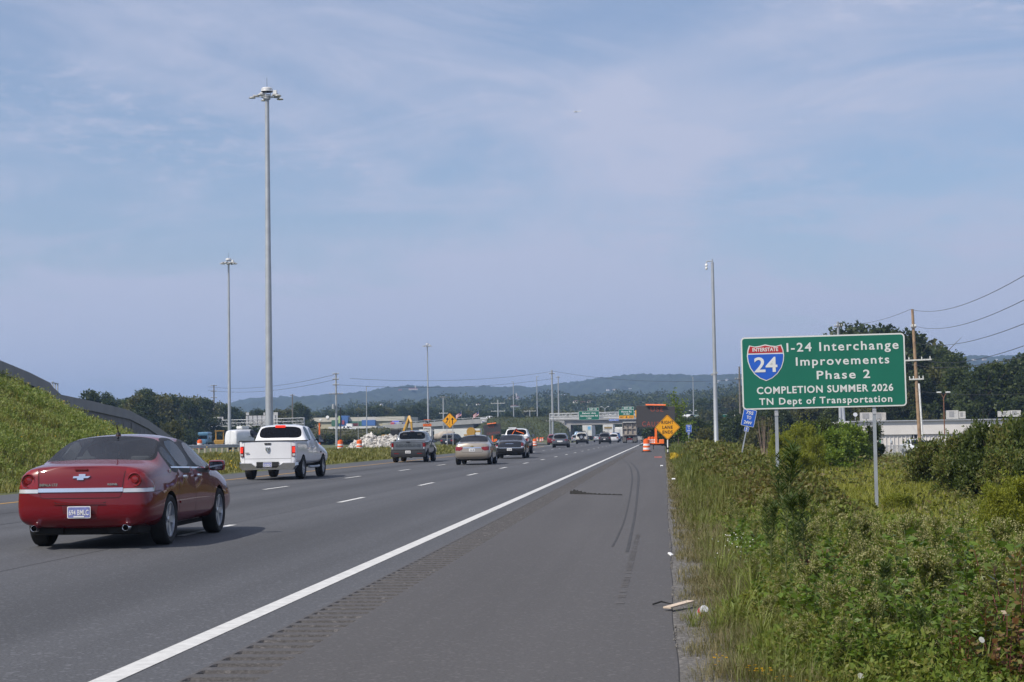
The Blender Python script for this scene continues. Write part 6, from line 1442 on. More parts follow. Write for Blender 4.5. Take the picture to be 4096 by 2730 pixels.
P = at(1310, 1670, 545); b = MB(); b.lathe([(0, .0), (.35, .02), (.5, .08), (.52, .12)], 14, 0, T(P.x, P.y, P.z) @ Matrix.Rotation(R(75), 4, 'X')); b.tube([(P.x, P.y+.2, P.z-.8), (P.x, P.y+.1, P.z)], .06, 6); tag(b.build('satellite_dish', sign_white, smooth=True), 'white satellite dish on the cream store roof', 'satellite dish')
root = thing('canopy_building', 'low white flat roofed building in front of the store', 'building', (0, 0, 0)); wallbox(root, 'roof', 1314, 1506, 1712, 1721, 430, 10, truck_w); wallbox(root, 'wall', 1318, 1500, 1721, 1735, 431, 8, mat('shade_wall', (.10, .10, .10), .8))  # wall coloured dark to stand for the shade beneath the roof
for x0, x1, yt, yb in ((1382, 1404, 1697, 1711),): P = at((x0+x1)/2, yb, 432); b = MB(); b.box((P.x, 434, P.z+.5), (1.5, 1.5, 1.0), bev=.1); tag(b.build('roof_unit', truck_w), 'boxy grey air unit on the low white building', 'air conditioner')
pz = 3.2
X = (1375-2655)/F*418; root, sf, W, zb = pickup('pickup', 'white pickup parked before the low white building', (X-2.6, 418, 2.75), R(-90), wht, 5.6, 2.0, 1.85, 1.3, 1.8, 3.4, 4.1, 1.14, .76, (1.15, 4.5, .38), dark_tint, 0, levels=1)
# ------------------------------------------------------------------ the retaining wall of the ramp at the left
ms = mat('block_wall', (.155, .155, .165), .9, var=.12, vscale=1.5, bump=.8, bscale=2.0); cop = mat('coping_concrete', (.225, .225, .235), .85, var=.08, vscale=.7, bump=.2, bscale=9)
def mse_wall():
    C = [(-60, 1420, 74), (0, 1445, 80), (110, 1490, 86), (196, 1533, 92), (205, 1548, 92.6), (240, 1580, 95), (370, 1607, 105), (516, 1643, 118), (590, 1683, 126), (690, 1753, 138), (760, 1800, 147)]
    top = [at(*c) for c in C]
    root = thing('retaining_wall', 'grey concrete block retaining wall sloping down behind the grassy bank', 'wall', (0, 0, 0))
    b = MB(); vs = []; n = len(C)
    for p in top: vs += [(p.x, p.y, p.z-.55), (p.x, p.y, -.5), (p.x-.4, p.y+.6, p.z-.55)]
    b.add(vs, [q for i in range(n-1) for q in ((3*i, 3*i+1, 3*i+4, 3*i+3),)]); b.build('block_face', ms, root)
    b = MB(); vs = []
    for p in top: vs += [(p.x+.12, p.y-.1, p.z-.62), (p.x+.12, p.y-.1, p.z), (p.x-.35, p.y+.3, p.z), (p.x-.35, p.y+.3, p.z-.62)]
    fs = [(4*i+j, 4*i+(j+1) % 4, 4*(i+1)+(j+1) % 4, 4*(i+1)+j) for i in range(n-1) for j in range(4)]; b.add(vs, fs+[(3, 2, 1, 0)]); b.build('coping', cop, root)
    # panel courses as shallow raised blocks
    for i in range(4, n-1):
        p, q = top[i], top[i+1]; L_ = (q-p).length; b = MB()
        k = max(2, int(L_/1.6)); h = max(p.z, q.z)-.6
        for r in range(int(h/.45)+1):
            for c in range(k):
                t0 = (c+(r % 2)*.5)/k; t1 = t0+.93/k
                if t1 > 1: continue
                z0 = .1+r*.45; z1 = z0+.41; zc = min(p.z+(q.z-p.z)*t0, p.z+(q.z-p.z)*t1)-.66
                if z1 > zc: continue
                A = p.lerp(q, t0); B = p.lerp(q, t1); o_ = Vector((.05, -.05, 0))
                b.add([Vector((A.x, A.y, z0))+o_, Vector((B.x, B.y, z0))+o_, Vector((B.x, B.y, z1))+o_, Vector((A.x, A.y, z1))+o_, (A.x-.02, A.y+.02, z0), (B.x-.02, B.y+.02, z0), (B.x-.02, B.y+.02, z1), (A.x-.02, A.y+.02, z1)], [(0, 1, 2, 3), (4, 5, 1, 0), (3, 2, 6, 7), (5, 6, 2, 1), (4, 0, 3, 7)])
        if b.f: b.build('block_course', ms, root)
    b = MB(); p = top[4]; 
    for dx in (.3, .8, 1.3): b.box((p.x-dx*.3, p.y+dx*1.6, p.z-.1-dx*.1), (.06, .06, .9))
    b.box((p.x-.3, p.y+1.4, p.z+.25), (.05, 2.4, .05), rz=.2); tag(b.build('handrail', galv), 'short grey handrail at the step of the retaining wall', 'handrail')
mse_wall()
# ------------------------------------------------------------------ warehouse at the right
root = thing('warehouse', 'long low white warehouse with ribbed walls behind the bushes', 'building', (0, 0, 0))
white_wall = mat('warehouse_white', (.66, .63, .60), .8, var=.05, vscale=.5)
wallbox(root, 'fascia', 3400, 4300, 1677, 1729, 217.5, 30, white_wall); wallbox(root, 'side_fascia', 3315, 3399.5, 1687, 1730, 217.6, 30, white_wall); wallbox(root, 'roof_edge', 3395, 4300, 1673, 1677, 217.2, 30, alu); w_ = wallbox(root, 'wall', 3330, 4300, 1729.5, 1830, 217.75, 28, white_wall)
A = at(3330, 1765, 217.6); B = at(4000, 1765, 217.6); b = MB(); zb_, zt_ = -1.6, 1.2; n = 42
for i in range(n): b.box((A.x+(B.x-A.x)*(i+.5)/n, 217.71, (zb_+zt_)/2), (.10, .10, zt_-zb_))
b.build('wall_rib', white_wall, root)
for x0, m_ in ((3520, mat('notice_green', (.10, .35, .18), .5)), (3564, mat('notice_grey', (.5, .55, .6), .5))): wallbox(root, 'notice', x0-3, x0+3, 1755, 1767, 217.62, .04, m_)
wallbox(root, 'window', 3648, 3668, 1732, 1748, 217.68, .1, dark_tint)
for i, (x0, x1, yt, yb, lab) in enumerate(((3445, 3500, 1648, 1674, 'pale roof unit left of the green sign post'), (3501, 3544, 1648, 1676, 'rust streaked roof unit behind the right sign post'), (3792, 3834, 1638, 1666, 'beige roof unit with a louvred side on the warehouse'), (3836, 3862, 1642, 1664, 'small white roof unit beside the beige one'), (4000, 4040, 1640, 1656, 'low roof unit near the right edge'), (4043, 4084, 1637, 1656, 'grey roof unit nearest the right edge'))):
    r2 = thing('roof_unit', lab, 'air conditioner', (0, 0, 0), 0, 'units on the warehouse roof'); wallbox(r2, 'casing', x0, x1, yt, yb+6, 222, 1.6, mat('unit_beige', (.46, .45, .42), .6, .2, var=.15) if i != 1 else mat('unit_rust', (.42, .40, .37), .6, .2, var=.3)); wallbox(r2, 'louvre', x0+5, x0+(x1-x0)*.55, yt+4, yb-3, 221.95, .04, mat('louvre_grey', (.25, .25, .25), .6))
P = at(3421, 1660, 222); b = MB(); b.lathe([(0, .0), (.2, .02), (.28, .08)], 14, 0, T(P.x, P.y, P.z) @ Matrix.Rotation(R(70), 4, 'X')); b.tube([(P.x, P.y+.1, P.z-.7), (P.x, P.y+.06, P.z)], .03, 6); tag(b.build('satellite_dish', alu, smooth=True), 'small grey satellite dish on the warehouse roof', 'satellite dish')
b = MB(); b.box((45, 207, -1.62), (70, 24, .2)); tag(b.build('parking_lot', ramp_m), kind='structure')
X = (3640-2655)/F*190; root, sf, W, zb = pickup('parked_pickup', 'white pickup parked facing the camera, half behind the big bush', (X, 196, -1.5), R(188), wht, 5.8, 2.0, 1.9, 1.33, 1.9, 3.5, 4.2, 1.18, .76, (1.2, 4.75, .4), mid_tint, 0, levels=1)
for sg in (-1, 1): b = MB(); b.box((sg*.75, 5.72, .95), (.32, .1, .2), bev=.03); b.build('headlight', clear_lens, root)
b = MB(); b.box((0, 5.78, .9), (1.1, .08, .35), bev=.02); b.build('grille', black_trim, root); b = MB(); b.box((0, 5.85, .55), (1.9, .2, .25), bev=.05); b.build('front_bumper', chrome, root)
X = (3668-2655)/F*205; rear_car('parked_suv', 'silver car parked behind the white pickup at the warehouse', 'car', (X, 209, -1.5), R(185), paint('silver_paint', (.40, .42, .44), .5, .3), 'suv', 4.6, 1.85, 1.7, glass_r=dark_tint, plate=('', 'white', 0, .7), levels=1)
root = thing('chain_link_fence', 'grey chain link fence below the warehouse car park', 'fence', (0, 0, 0))
A = at(3440, 1850, 150); B = at(3620, 1850, 150); zf = float(gz(20, 150)); b = MB(); n = 60; hf = 1.3
for i in range(n):
    x0 = A.x+(B.x-A.x)*i/n; dxx = (B.x-A.x)/n*8
    b.tube([(x0, 150, zf), (min(B.x, x0+dxx), 150, zf+hf)], .008, 3, cap=False); b.tube([(x0, 150, zf+hf), (min(B.x, x0+dxx), 150, zf)], .008, 3, cap=False)
b.build('mesh', galv, root)
for i in range(5): p = MB(); p.tube([(A.x+(B.x-A.x)*i/4, 150, zf-.2), (A.x+(B.x-A.x)*i/4, 150, zf+hf+.1)], .035, 8); p.build('post', galv, root)
p = MB(); p.tube([(A.x, 150, zf+hf), (B.x, 150, zf+hf)], .025, 6); p.build('rail', galv, root)
# ------------------------------------------------------------------ far barriers, light plane, litter
b = MB(); P = at(2552, 1752, 440); Q = at(2600, 1752, 440); b.box(((P.x+Q.x)/2, 440, .45), (Q.x-P.x+2, .5, .9)); tag(b.build('concrete_barrier', concrete), 'low concrete barrier ahead of the dump truck', 'barrier')
P = at(2306, 448, 2000); root = thing('light_aircraft', 'small white high wing aeroplane in the sky', 'aeroplane', P, R(78)); root.rotation_euler = (R(4), R(-10), R(78))
pw = mat('plane_white', (.75, .75, .76), .4); b = MB(); b.tube([(0, 3.1, -.1), (0, 2.6, 0), (0, 1.2, .1), (0, -.6, .15), (0, -4.6, .35)], [.35, .55, .68, .62, .14], 12); b.build('fuselage', pw, root, smooth=True)
b = MB(); b.box((0, .7, .85), (11, 1.5, .16), bev=.06); b.build('wing', pw, root); b = MB(); b.box((0, -4.3, .4), (3.4, .9, .1), bev=.04); b.build('tailplane', pw, root)
b = MB(); b.add([(-.05, -3.6, .45), (-.05, -4.9, .45), (-.05, -5.0, 1.9), (-.05, -4.4, 1.9), (.05, -3.6, .45), (.05, -4.9, .45), (.05, -5.0, 1.9), (.05, -4.4, 1.9)], [(0, 1, 2, 3), (7, 6, 5, 4), (0, 3, 7, 4), (1, 5, 6, 2), (3, 2, 6, 7)]); b.build('fin', pw, root)
for sg in (-1, 1): b = MB(); b.tube([(sg*.4, .8, -.3), (sg*2.6, .8, .8)], .06, 6); b.build('wing_strut', pw, root)
for x, y in ((-1.0, .2), (1.0, .2), (0, 2.5)): b = MB(); b.tube([(x*.4, y, -.4), (x, y, -1.05)], .06, 6); b.tube([(x-.1, y, -1.15), (x+.1, y, -1.15)], .25, 12); b.build('landing_gear', black_trim, root)
# shredded tyre
b = MB(); A = gnd(2280, 1976); Bq = gnd(2490, 1982); n = 40; vs = []
for i in range(n+1):
    t = i/n; p = A.lerp(Bq, t); h = (.085*math.exp(-(t/.26)**2)*min(1, .3+t*9)+.016)*(1+.25*math.sin(i*2.3))+.006*math.sin(i*1.7); wv = .15*(1-t)**.8+.05; tw = .5*(1-t)
    y0 = .05*math.sin(t*5); vs += [(p.x, p.y+y0-wv/2, .004), (p.x, p.y+y0-wv/2*.9, h+.01), (p.x, p.y+y0+wv/2*.8, h*(.7+tw*.3)+.012*(i % 2)), (p.x, p.y+y0+wv/2, .004)]
b.add(vs, [(4*i+j, 4*i+j+1, 4*i+j+5, 4*i+j+4) for i in range(n) for j in range(3)]+[(0, 1, 2, 3)]); tag(b.build('tyre_shred', mat('shredded_rubber', (.018, .018, .018), .8, bump=.8, bscale=30)), 'long strip of black shredded tyre lying on the shoulder', 'tyre scrap')
P = gnd(2668, 2455, -.02); Q = gnd(2764, 2438, -.02); d = Q-P; b = MB(); b.box(((P.x+Q.x)/2, (P.y+Q.y)/2, .035), (d.length, .07, .012), rz=math.atan2(d.y, d.x), ry=R(-3)); tag(b.build('wood_lath', mat('raw_wood', (.52, .42, .33), .8, var=.12, vscale=12)), 'pale thin board lying across the shoulder edge', 'board')
P = gnd(2812, 2478, -.03); root = thing('drink_can', 'crumpled white and red drink can lying in the verge grass', 'can', (P.x, P.y, .07)); root.rotation_euler = (R(62), R(10), R(14)); root.scale = (.72, .72, .72); root.location.z = .03; b = MB(); b.lathe([(0, -.075), (.045, -.07), (.05, -.055), (.048, .05), (.038, .07), (0, .072)], 20); b.build('body', mat('can_silver', (.62, .62, .63), .35, .3), root, smooth=True); b = MB(); b.lathe([(.0505, -.03), (.0515, -.02), (.0505, .03), (.048, .035)], 20); b.build('red_mark', sign_red, root)
for i, (px, py, sx, sy, lab) in enumerate(((2647, 1872, .11, .07, 'white scrap of paper at the shoulder edge'), (2695, 1937, .10, .03, 'pale scrap in the verge grass'), (2683, 2243, .045, .02, 'small white scrap at the pavement edge'), (3008, 2322, .05, .03, 'white scrap in the tall grass'))):
    P = gnd(px, py, -.02); b = MB(); b.box((P.x, P.y, .05 if i != 1 else .12), (sx, .06, sy), rz=.4*i, rx=.5, bev=.012); tag(b.build('litter', plate_white), lab, 'litter', 'white litter on the verge')
P = gnd(2618, 1833); Q = P+Vector((.42, .1, 0)); b = MB(); b.box(((P.x+Q.x)/2, P.y, .05), ((Q-P).length, .12, .09)); tag(b.build('red_lath', mat('faded_red', (.40, .16, .15), .7)), 'reddish stick lying at the foot of the lane sign', 'stick')
b = MB(); P = gnd(2655, 2423); b.tube([P+Vector((-.09, 0, .01)), P+Vector((-.02, .02, .03)), P+Vector((.07, -.01, .012))], [.007, .008, .003], 6); tag(b.build('rubber_scrap', rubber), 'small black rubber scrap by the pale board', 'tyre scrap')
# ================================================================== trees
bark = mat('tree_bark', (.085, .068, .05), .95, var=.35, vscale=3)
pale_bark = mat('pale_bark', (.26, .23, .19), .9, var=.3, vscale=3)
lf_dark = leafmat('dark_foliage', [(.018, .030, .009), (.034, .052, .014), (.052, .070, .018), (.024, .038, .012)], .25, .25)
lf_mid = leafmat('mid_foliage', [(.026, .043, .011), (.050, .074, .017), (.078, .100, .022), (.034, .054, .014)], .3, .3)
lf_olive = leafmat('olive_foliage', [(.040, .050, .014), (.075, .082, .022), (.10, .098, .026), (.05, .06, .016)], .3, .3)
lf_bright = leafmat('bright_foliage', [(.065, .115, .016), (.12, .19, .026), (.18, .24, .036), (.085, .145, .02)], .38, .5)
lf_yellow = leafmat('yellow_green_foliage', [(.12, .15, .018), (.19, .22, .026), (.25, .26, .036), (.14, .17, .022)], .38, .5)
lf_bush = leafmat('bush_foliage', [(.034, .058, .014), (.068, .105, .022), (.115, .14, .03), (.14, .125, .04), (.05, .08, .018)], .3, .45)
def crown_cloud(h0, h1, r, nb, per, size, rs, flat=1.0, egg=0.55):
    """leaf clumps on many small lobes spread through an uneven crown"""
    P = []; D = []
    for i in range(nb):
        t = rs.uniform(0, 1)**.85; z = h0+(h1-h0)*t
        env = math.sin(math.pi*min(1, (t*(1-egg*.3)+.16))**.9)**.7 if t < 1 else .2
        a = rs.uniform(0, 6.283); q = r*env*math.sqrt(rs.uniform(.15, 1)); c = np.array([q*math.cos(a), q*math.sin(a), z])
        br = r*rs.uniform(.20, .38)
        d = unit(rs.normal(size=(per, 3))); d[:, 2] = d[:, 2]*.75+.15
        rad = br*rs.uniform(.55, 1.08, (per, 1)); P.append(c+d*rad); D.append(unit(d+rs.normal(size=(per, 3))*.8+np.array([0, 0, -.15])))
    P = np.concatenate(P); D = np.concatenate(D); s = size*rs.uniform(.6, 1.4, len(P))
    return leaves(P, D, s, s*.75, .2, rs)
def tree_proto(seed, h, r, m, nb=42, per=110, size=.42, trunk=.2, base=.22, bk=None, limbs=7, name='tree', lab='x', cat='tree', group=None, bare=False):
    rs = np.random.default_rng(seed); root = thing(name, lab, cat, (0, 0, -300), 0, group)
    b = MB(); pts = [(0, 0, -.3)]
    for t in (.3, .55, .8): pts.append((rs.uniform(-.04, .04)*h*t, rs.uniform(-.04, .04)*h*t, h*t))
    b.tube(pts, [trunk, trunk*.8, trunk*.5, trunk*.18], 8); b.build('trunk', bk or bark, root, smooth=True)
    for k in range(limbs):
        t = rs.uniform(base, .75); a = rs.uniform(0, 6.28); L_ = r*rs.uniform(.5, .9); z = h*t; p0 = Vector((0, 0, z)); p1 = p0+Vector((math.cos(a)*L_*.5, math.sin(a)*L_*.5, L_*.45)); p2 = p0+Vector((math.cos(a)*L_, math.sin(a)*L_, L_*.95))
        q = MB(); q.tube([p0, p1, p2], [trunk*.35, trunk*.22, trunk*.06], 6); q.build('limb', bk or bark, root, smooth=True)
    V, Q = crown_cloud(h*base, h*.97, r, nb, per, size, rs)
    nmesh('crown', V, Q, m, root); return root
USED = {}
def put(proto, X, Y, z, sc, rz, label, scz=None):
    if proto.name in USED: o = copy_tree(proto)
    else: o = proto; USED[proto.name] = 1
    o.location = (X, Y, z); o.scale = (sc, sc, scz or sc); o.rotation_euler = (0, 0, rz); o['label'] = label; return o
PT = [tree_proto(11, 13, 4.2, lf_dark, 44, 110, .46, .22, .12, group='trees of the roadside woods'), tree_proto(12, 15, 4.6, lf_mid, 50, 110, .46, .24, .18, group='trees of the roadside woods'), tree_proto(13, 11, 4.4, lf_olive, 44, 100, .46, .2, .10, group='trees of the roadside woods'), tree_proto(14, 12, 2.6, lf_dark, 40, 100, .42, .18, .10, group='trees of the roadside woods'), tree_proto(15, 16, 3.4, lf_mid, 34, 70, .42, .17, .38, pale_bark, 9, group='trees of the roadside woods')]
rs = np.random.default_rng(21)
KIND = {0: 'broad dark green tree', 1: 'tall mid green tree', 2: 'low olive green tree', 3: 'narrow dark tree', 4: 'tall thin open tree with pale limbs'}
def where(px):
    ref = [(345, 'left of the small gantry end'), (520, 'behind the coping of the retaining wall'), (700, 'left of the gantry sign backs'), (860, 'behind the left blank sign back'), (960, 'just right of the second light mast'), (1060, 'behind the tallest light mast'), (1200, 'right of the tallest light mast'), (1300, 'left of the cream store'), (1480, 'behind the cream store roof'), (1700, 'near the third light mast'), (1850, 'behind the merge sign'), (2000, 'behind the white pickup on the overpass'), (2160, 'behind the gap between the two bridges'), (2300, 'behind the left end of the exit gantry'), (2420, 'behind the Belvoir Ave sign'), (2550, 'behind the Moore Rd sign'), (2700, 'above the message board'), (2850, 'around the billboard'), (2960, 'left of the large green sign'), (3100, 'below the left part of the large green sign'), (3350, 'below the large green sign'), (3600, 'above the large green sign'), (3720, 'right of the wooden utility pole'), (3850, 'behind the rusty twin lamp'), (4000, 'toward the right edge above the warehouse'), (4200, 'at the right edge above the warehouse')]
    return min(ref, key=lambda q: abs(q[0]-px))[1]
CNT = {}
SIZEW = ['', 'smaller ', 'taller ', 'rounder ', 'leaning ', 'thinner ', 'broader ', 'paler ', 'darker ']
def tlabel(k, px, Y):
    base = KIND[k]+' '+where(px); c = CNT[base] = CNT.get(base, 0)+1
    if c == 1: return base
    return KIND[k]+', number %d from the camera' % c if False else ['second', 'third', 'fourth', 'fifth', 'sixth', 'seventh', 'eighth'][min(c-2, 6)]+' '+KIND[k]+' '+where(px)
# skyline of the near left wood (x, y top)
def row(x0, x1, n, Y0, Y1, prof, kinds, seed, zoff=0.0, jit=.12):
    r_ = np.random.default_rng(seed)
    for i in range(n):
        px = x0+(x1-x0)*(i+r_.uniform(.1, .9))/n; Y = r_.uniform(Y0, Y1); yt = np.interp(px, *zip(*prof))*1.0
        X = (px-2655)/F*Y; g = float(gz(X, Y))-.3+zoff; zt = CAMH+(hor(px)-yt)/F*Y; H_ = max(3, (zt-g)*(1-r_.uniform(0, jit)))
        k = int(r_.choice(kinds)); hp = [13, 15, 11, 12, 16][k]; sc = H_/(hp*1.0)
        put(PT[k], X, Y, g, sc*r_.uniform(.9, 1.15), r_.uniform(0, 6.28), tlabel(k, px, Y), sc)
row(290, 560, 9, 300, 380, [(290, 1560), (330, 1550), (350, 1556), (400, 1595), (470, 1590), (560, 1565)], [0, 0, 3, 2, 1], 31)
row(540, 800, 12, 330, 420, [(540, 1560), (565, 1552), (620, 1590), (680, 1575), (730, 1595), (800, 1585)], [0, 1, 2, 4, 0], 32)
row(560, 1250, 20, 430, 520, [(560, 1590), (700, 1600), (800, 1590), (860, 1605), (905, 1620), (960, 1640), (1010, 1645), (1050, 1640), (1120, 1640), (1170, 1615), (1230, 1650)], [0, 1, 2, 0, 4], 33)
row(600, 1150, 10, 395, 402.5, [(600, 1690), (760, 1710), (900, 1728), (1150, 1715)], [0, 2], 34)
row(1180, 1700, 15, 600, 680, [(1180, 1665), (1330, 1648), (1400, 1640), (1500, 1628), (1600, 1632), (1700, 1622)], [0, 0, 1, 2], 35, -2.5, .05)
row(1640, 2180, 17, 590, 680, [(1640, 1628), (1700, 1620), (1780, 1650), (1850, 1645), (1950, 1650), (2050, 1650), (2110, 1632), (2180, 1640)], [0, 0, 3, 2], 36, -2.5, .06)
row(2160, 2780, 18, 590, 700, [(2160, 1640), (2300, 1650), (2400, 1640), (2500, 1642), (2600, 1635), (2700, 1625), (2780, 1630)], [0, 1, 2, 0], 37, -2.5, .06)
row(2680, 3060, 14, 560, 700, [(2680, 1625), (2800, 1600), (2900, 1585), (2960, 1580), (3060, 1560)], [0, 1, 2, 3], 38, -1.0, .1)
row(2860, 3120, 9, 330, 420, [(2860, 1660), (2930, 1640), (2990, 1600), (3120, 1600)], [0, 2, 1], 39, -1.0, .2)
row(2560, 2660, 5, 560, 620, [(2560, 1700), (2660, 1690)], [0, 2], 47, -2, .1)
row(2290, 2560, 9, 560, 600, [(2290, 1700), (2560, 1695)], [0, 2, 0], 48, -2, .1)
# the dark trees at the right
row(3300, 3680, 7, 262, 290, [(3300, 1400), (3340, 1325), (3400, 1305), (3480, 1318), (3560, 1312), (3610, 1330), (3680, 1350)], [0, 0, 3], 40, 0, .05)
row(3640, 3830, 6, 290, 330, [(3640, 1360), (3700, 1372), (3760, 1390), (3800, 1400), (3830, 1440)], [4, 4, 2], 41, 0, .05)
row(3640, 3960, 12, 240, 275, [(3640, 1460), (3740, 1455), (3800, 1470), (3860, 1500), (3900, 1500), (3960, 1450)], [0, 1, 2, 1], 42, 0, .1)
row(3880, 4220, 12, 236, 265, [(3880, 1480), (3930, 1455), (4000, 1445), (4060, 1425), (4220, 1400)], [0, 0, 3, 1], 43, 0, .1)
row(3080, 3700, 16, 245, 262, [(3080, 1620), (3300, 1610), (3420, 1590), (3600, 1560), (3700, 1540)], [0, 1, 2, 0], 44, 0, .15)
row(3420, 4200, 16, 250, 258, [(3420, 1640), (3600, 1625), (3800, 1610), (4000, 1590), (4200, 1580)], [0, 2, 1], 45, 0, .2)
# ------------------------------------------------------------------ wooded hills in the middle distance, one mass
def hill2_sky(px): return np.interp(px, [900, 1250, 1400, 1440, 1520, 1600, 1700, 1760, 1900, 2000, 2100, 2135, 2200, 2265, 2400, 2500, 2700, 2800, 2900, 2960, 3100, 3400, 3800, 4400], [1700, 1668, 1640, 1630, 1622, 1626, 1616, 1606, 1604, 1614, 1612, 1602, 1596, 1592, 1594, 1590, 1593, 1580, 1566, 1558, 1548, 1530, 1500, 1490])
def hill2_pt(px, t):
    Y = 720+(1330-720)*t; zc = CAMH+(hor(px)-hill2_sky(px)-50)/F*1330; return (px-2655)/F*Y, Y, -3+(zc+3)*np.sin(np.clip(t, 0, 1)*np.pi/2)**1.1
def hill2():
    pxs = np.linspace(900, 4400, 160); ts = np.linspace(0, 1.1, 16); A, Tt = np.meshgrid(pxs, ts); X, Y, Z = hill2_pt(A, Tt)
    V = np.stack([X.ravel(), Y.ravel(), Z.ravel()], 1); npx = 160; i = (np.arange(npx-1)[None, :]+np.arange(15)[:, None]*npx).ravel()
    tag(nmesh('hillside', V, np.stack([i, i+1, i+npx+1, i+npx], 1), MATS['forest_canopy']), kind='structure')
    r_ = np.random.default_rng(5); n = 2300; px = r_.uniform(1000, 4300, n); t = np.sqrt(r_.uniform(.02, 1.02, n)); X, Y, Z = hill2_pt(px, t); P = []; D = []; S = []
    for k in range(n):
        if abs(px[k]-2330) < 42 and .45 < t[k] < .62: continue
        R_ = r_.uniform(3.2, 6.5)*(1 if r_.random() < .8 else 1.35); m = int(120); d = unit(r_.normal(size=(m, 3))); d[:, 2] = np.abs(d[:, 2])*1.1-.25
        P.append(np.array([X[k], Y[k], Z[k]+R_*.75])+d*R_*r_.uniform(.8, 1.05, (m, 1))*np.array([1, 1, r_.uniform(.8, 1.25)])); D.append(unit(r_.normal(size=(m, 3)))); S.append(np.full(m, 1.25)*r_.uniform(.7, 1.3, m))
    V, Q = leaves(np.concatenate(P), np.concatenate(D), np.concatenate(S), np.concatenate(S)*.85, .2, r_)
    tag(nmesh('woods', V, Q, leafmat('far_wood_foliage', [(.020, .031, .010), (.042, .060, .016), (.070, .085, .022), (.03, .044, .013)], .2, .028, nmix=.6)), 'wooded hillside beyond the overpass', 'woods', kind='stuff')
hill2()
# ------------------------------------------------------------------ houses on the hills
bpy.context.view_layer.update()
_rv = [v.co for v in RIDGE.data.vertices]; RT = BVHTree.FromPolygons(_rv, [tuple(p.vertices) for p in RIDGE.data.polygons])
roof_br = mat('roof_brown', (.12, .08, .07), .9); roof_red = mat('roof_red', (.22, .05, .06), .9); roof_gr = mat('roof_grey', (.2, .2, .21), .9)
house_w = mat('house_white', (.78, .77, .74), .8); house_b = mat('house_brick', (.34, .20, .16), .9); house_c = mat('house_cream', (.60, .52, .44), .85)
def house(px, py, wpx, hpx, wm, rm, label, Y=None, tower=False, name='house', fl=0):
    d = ray(px, py); o = Vector((0, 0, CAMH))
    if Y is None:
        h = RT.ray_cast(o, d.normalized()); P = h[0] if h[0] is not None else at(px, py, 2900); P = o+(P-o)*.985
    else: P = at(px, py, Y)
    s = F/P.y; w_ = wpx/s; hh = hpx/s; root = thing(name, label, 'house' if name == 'house' else 'building', P, RNG.uniform(-.35, .35)); dp = max(w_*.6, 8)
    b = MB(); b.box((0, dp/2, hh*.28), (w_, dp, hh*.95)); b.build('wall', wm, root)
    r_ = MB()
    if fl == 1: r_.prism([(-w_/2*1.06, hh*.75), (w_/2*1.06, hh*.75), (0, hh*1.35)], -.3, dp+.3)
    else: r_.add([(-w_/2*1.05, -.4, hh*.75), (w_/2*1.05, -.4, hh*.75), (w_/2*1.05, dp+.4, hh*.75), (-w_/2*1.05, dp+.4, hh*.75), (-w_/2*.95, dp/2, hh*1.15), (w_/2*.95, dp/2, hh*1.15)], [(0, 1, 5, 4), (2, 3, 4, 5), (3, 0, 4), (1, 2, 5), (3, 2, 1, 0)])
    r_.build('roof', rm, root)
    for i in range(2 if w_ < 20 else 5): q = MB(); q.box((w_*(-.4+.8*(i+.5)/(2 if w_ < 20 else 5)), -.06, hh*.35), (w_*.06, .1, hh*.22)); q.build('window', dark_tint, root)
    if tower: q = MB(); q.box((w_*.25, dp*.3, hh*1.0), (w_*.13, w_*.13, hh*2.2)); q.prism([(w_*.18, hh*2.1), (w_*.32, hh*2.1), (w_*.25, hh*2.9)], dp*.3-w_*.07, dp*.3+w_*.07); q.build('tower', wm, root)
for a in [(1652, 1560, 36, 6, house_c, roof_red, 'pale tower building on the ridge crest', None, True, 'hilltop_school'), (1600, 1562, 14, 5, house_b, roof_red, 'brick building left of the tower on the ridge crest'), (2054, 1597, 46, 9, house_c, roof_red, 'long cream building with a tower low on the ridge', None, True, 'hillside_school'),
          (2432, 1563, 11, 6, house_w, roof_gr, 'bright white house high on the ridge above the exit signs'), (2458, 1561, 15, 5, house_c, roof_br, 'wide pale house beside the bright white ridge house'), (2520, 1556, 12, 3, house_w, roof_gr, 'low white house on the ridge right of the exit signs'), (2200, 1584, 8, 4, house_b, roof_br, 'small brick house low on the ridge by the grey pole'), (2252, 1581, 14, 4, house_w, roof_gr, 'white house low on the ridge right of the pale pole'),
          (2162, 1585, 5, 4, house_w, roof_gr, 'tiny white house on the ridge by a thin light pole'), (2880, 1525, 7, 4, house_w, roof_gr, 'white house on the ridge right of the camera pole'), (2906, 1523, 9, 6, house_w, roof_gr, 'taller white house on the ridge near the green sign'), (2868, 1533, 10, 4, house_c, roof_gr, 'low pale house on the ridge beside the camera pole'),
          (3780, 1444, 10, 5, house_w, roof_gr, 'left white house on the far right crest'), (3900, 1442, 9, 6, house_w, roof_br, 'white house on the far right crest under the wires'), (3940, 1441, 13, 6, house_c, roof_br, 'wide pale house on the far right crest'), (3985, 1441, 9, 5, house_w, roof_gr, 'rightmost white house on the far crest'), (1725, 1600, 6, 4, house_w, roof_gr, 'small white house on the ridge by the third mast'), (1560, 1612, 7, 4, house_w, roof_gr, 'white roof low on the ridge left of the third mast')]: house(*a)
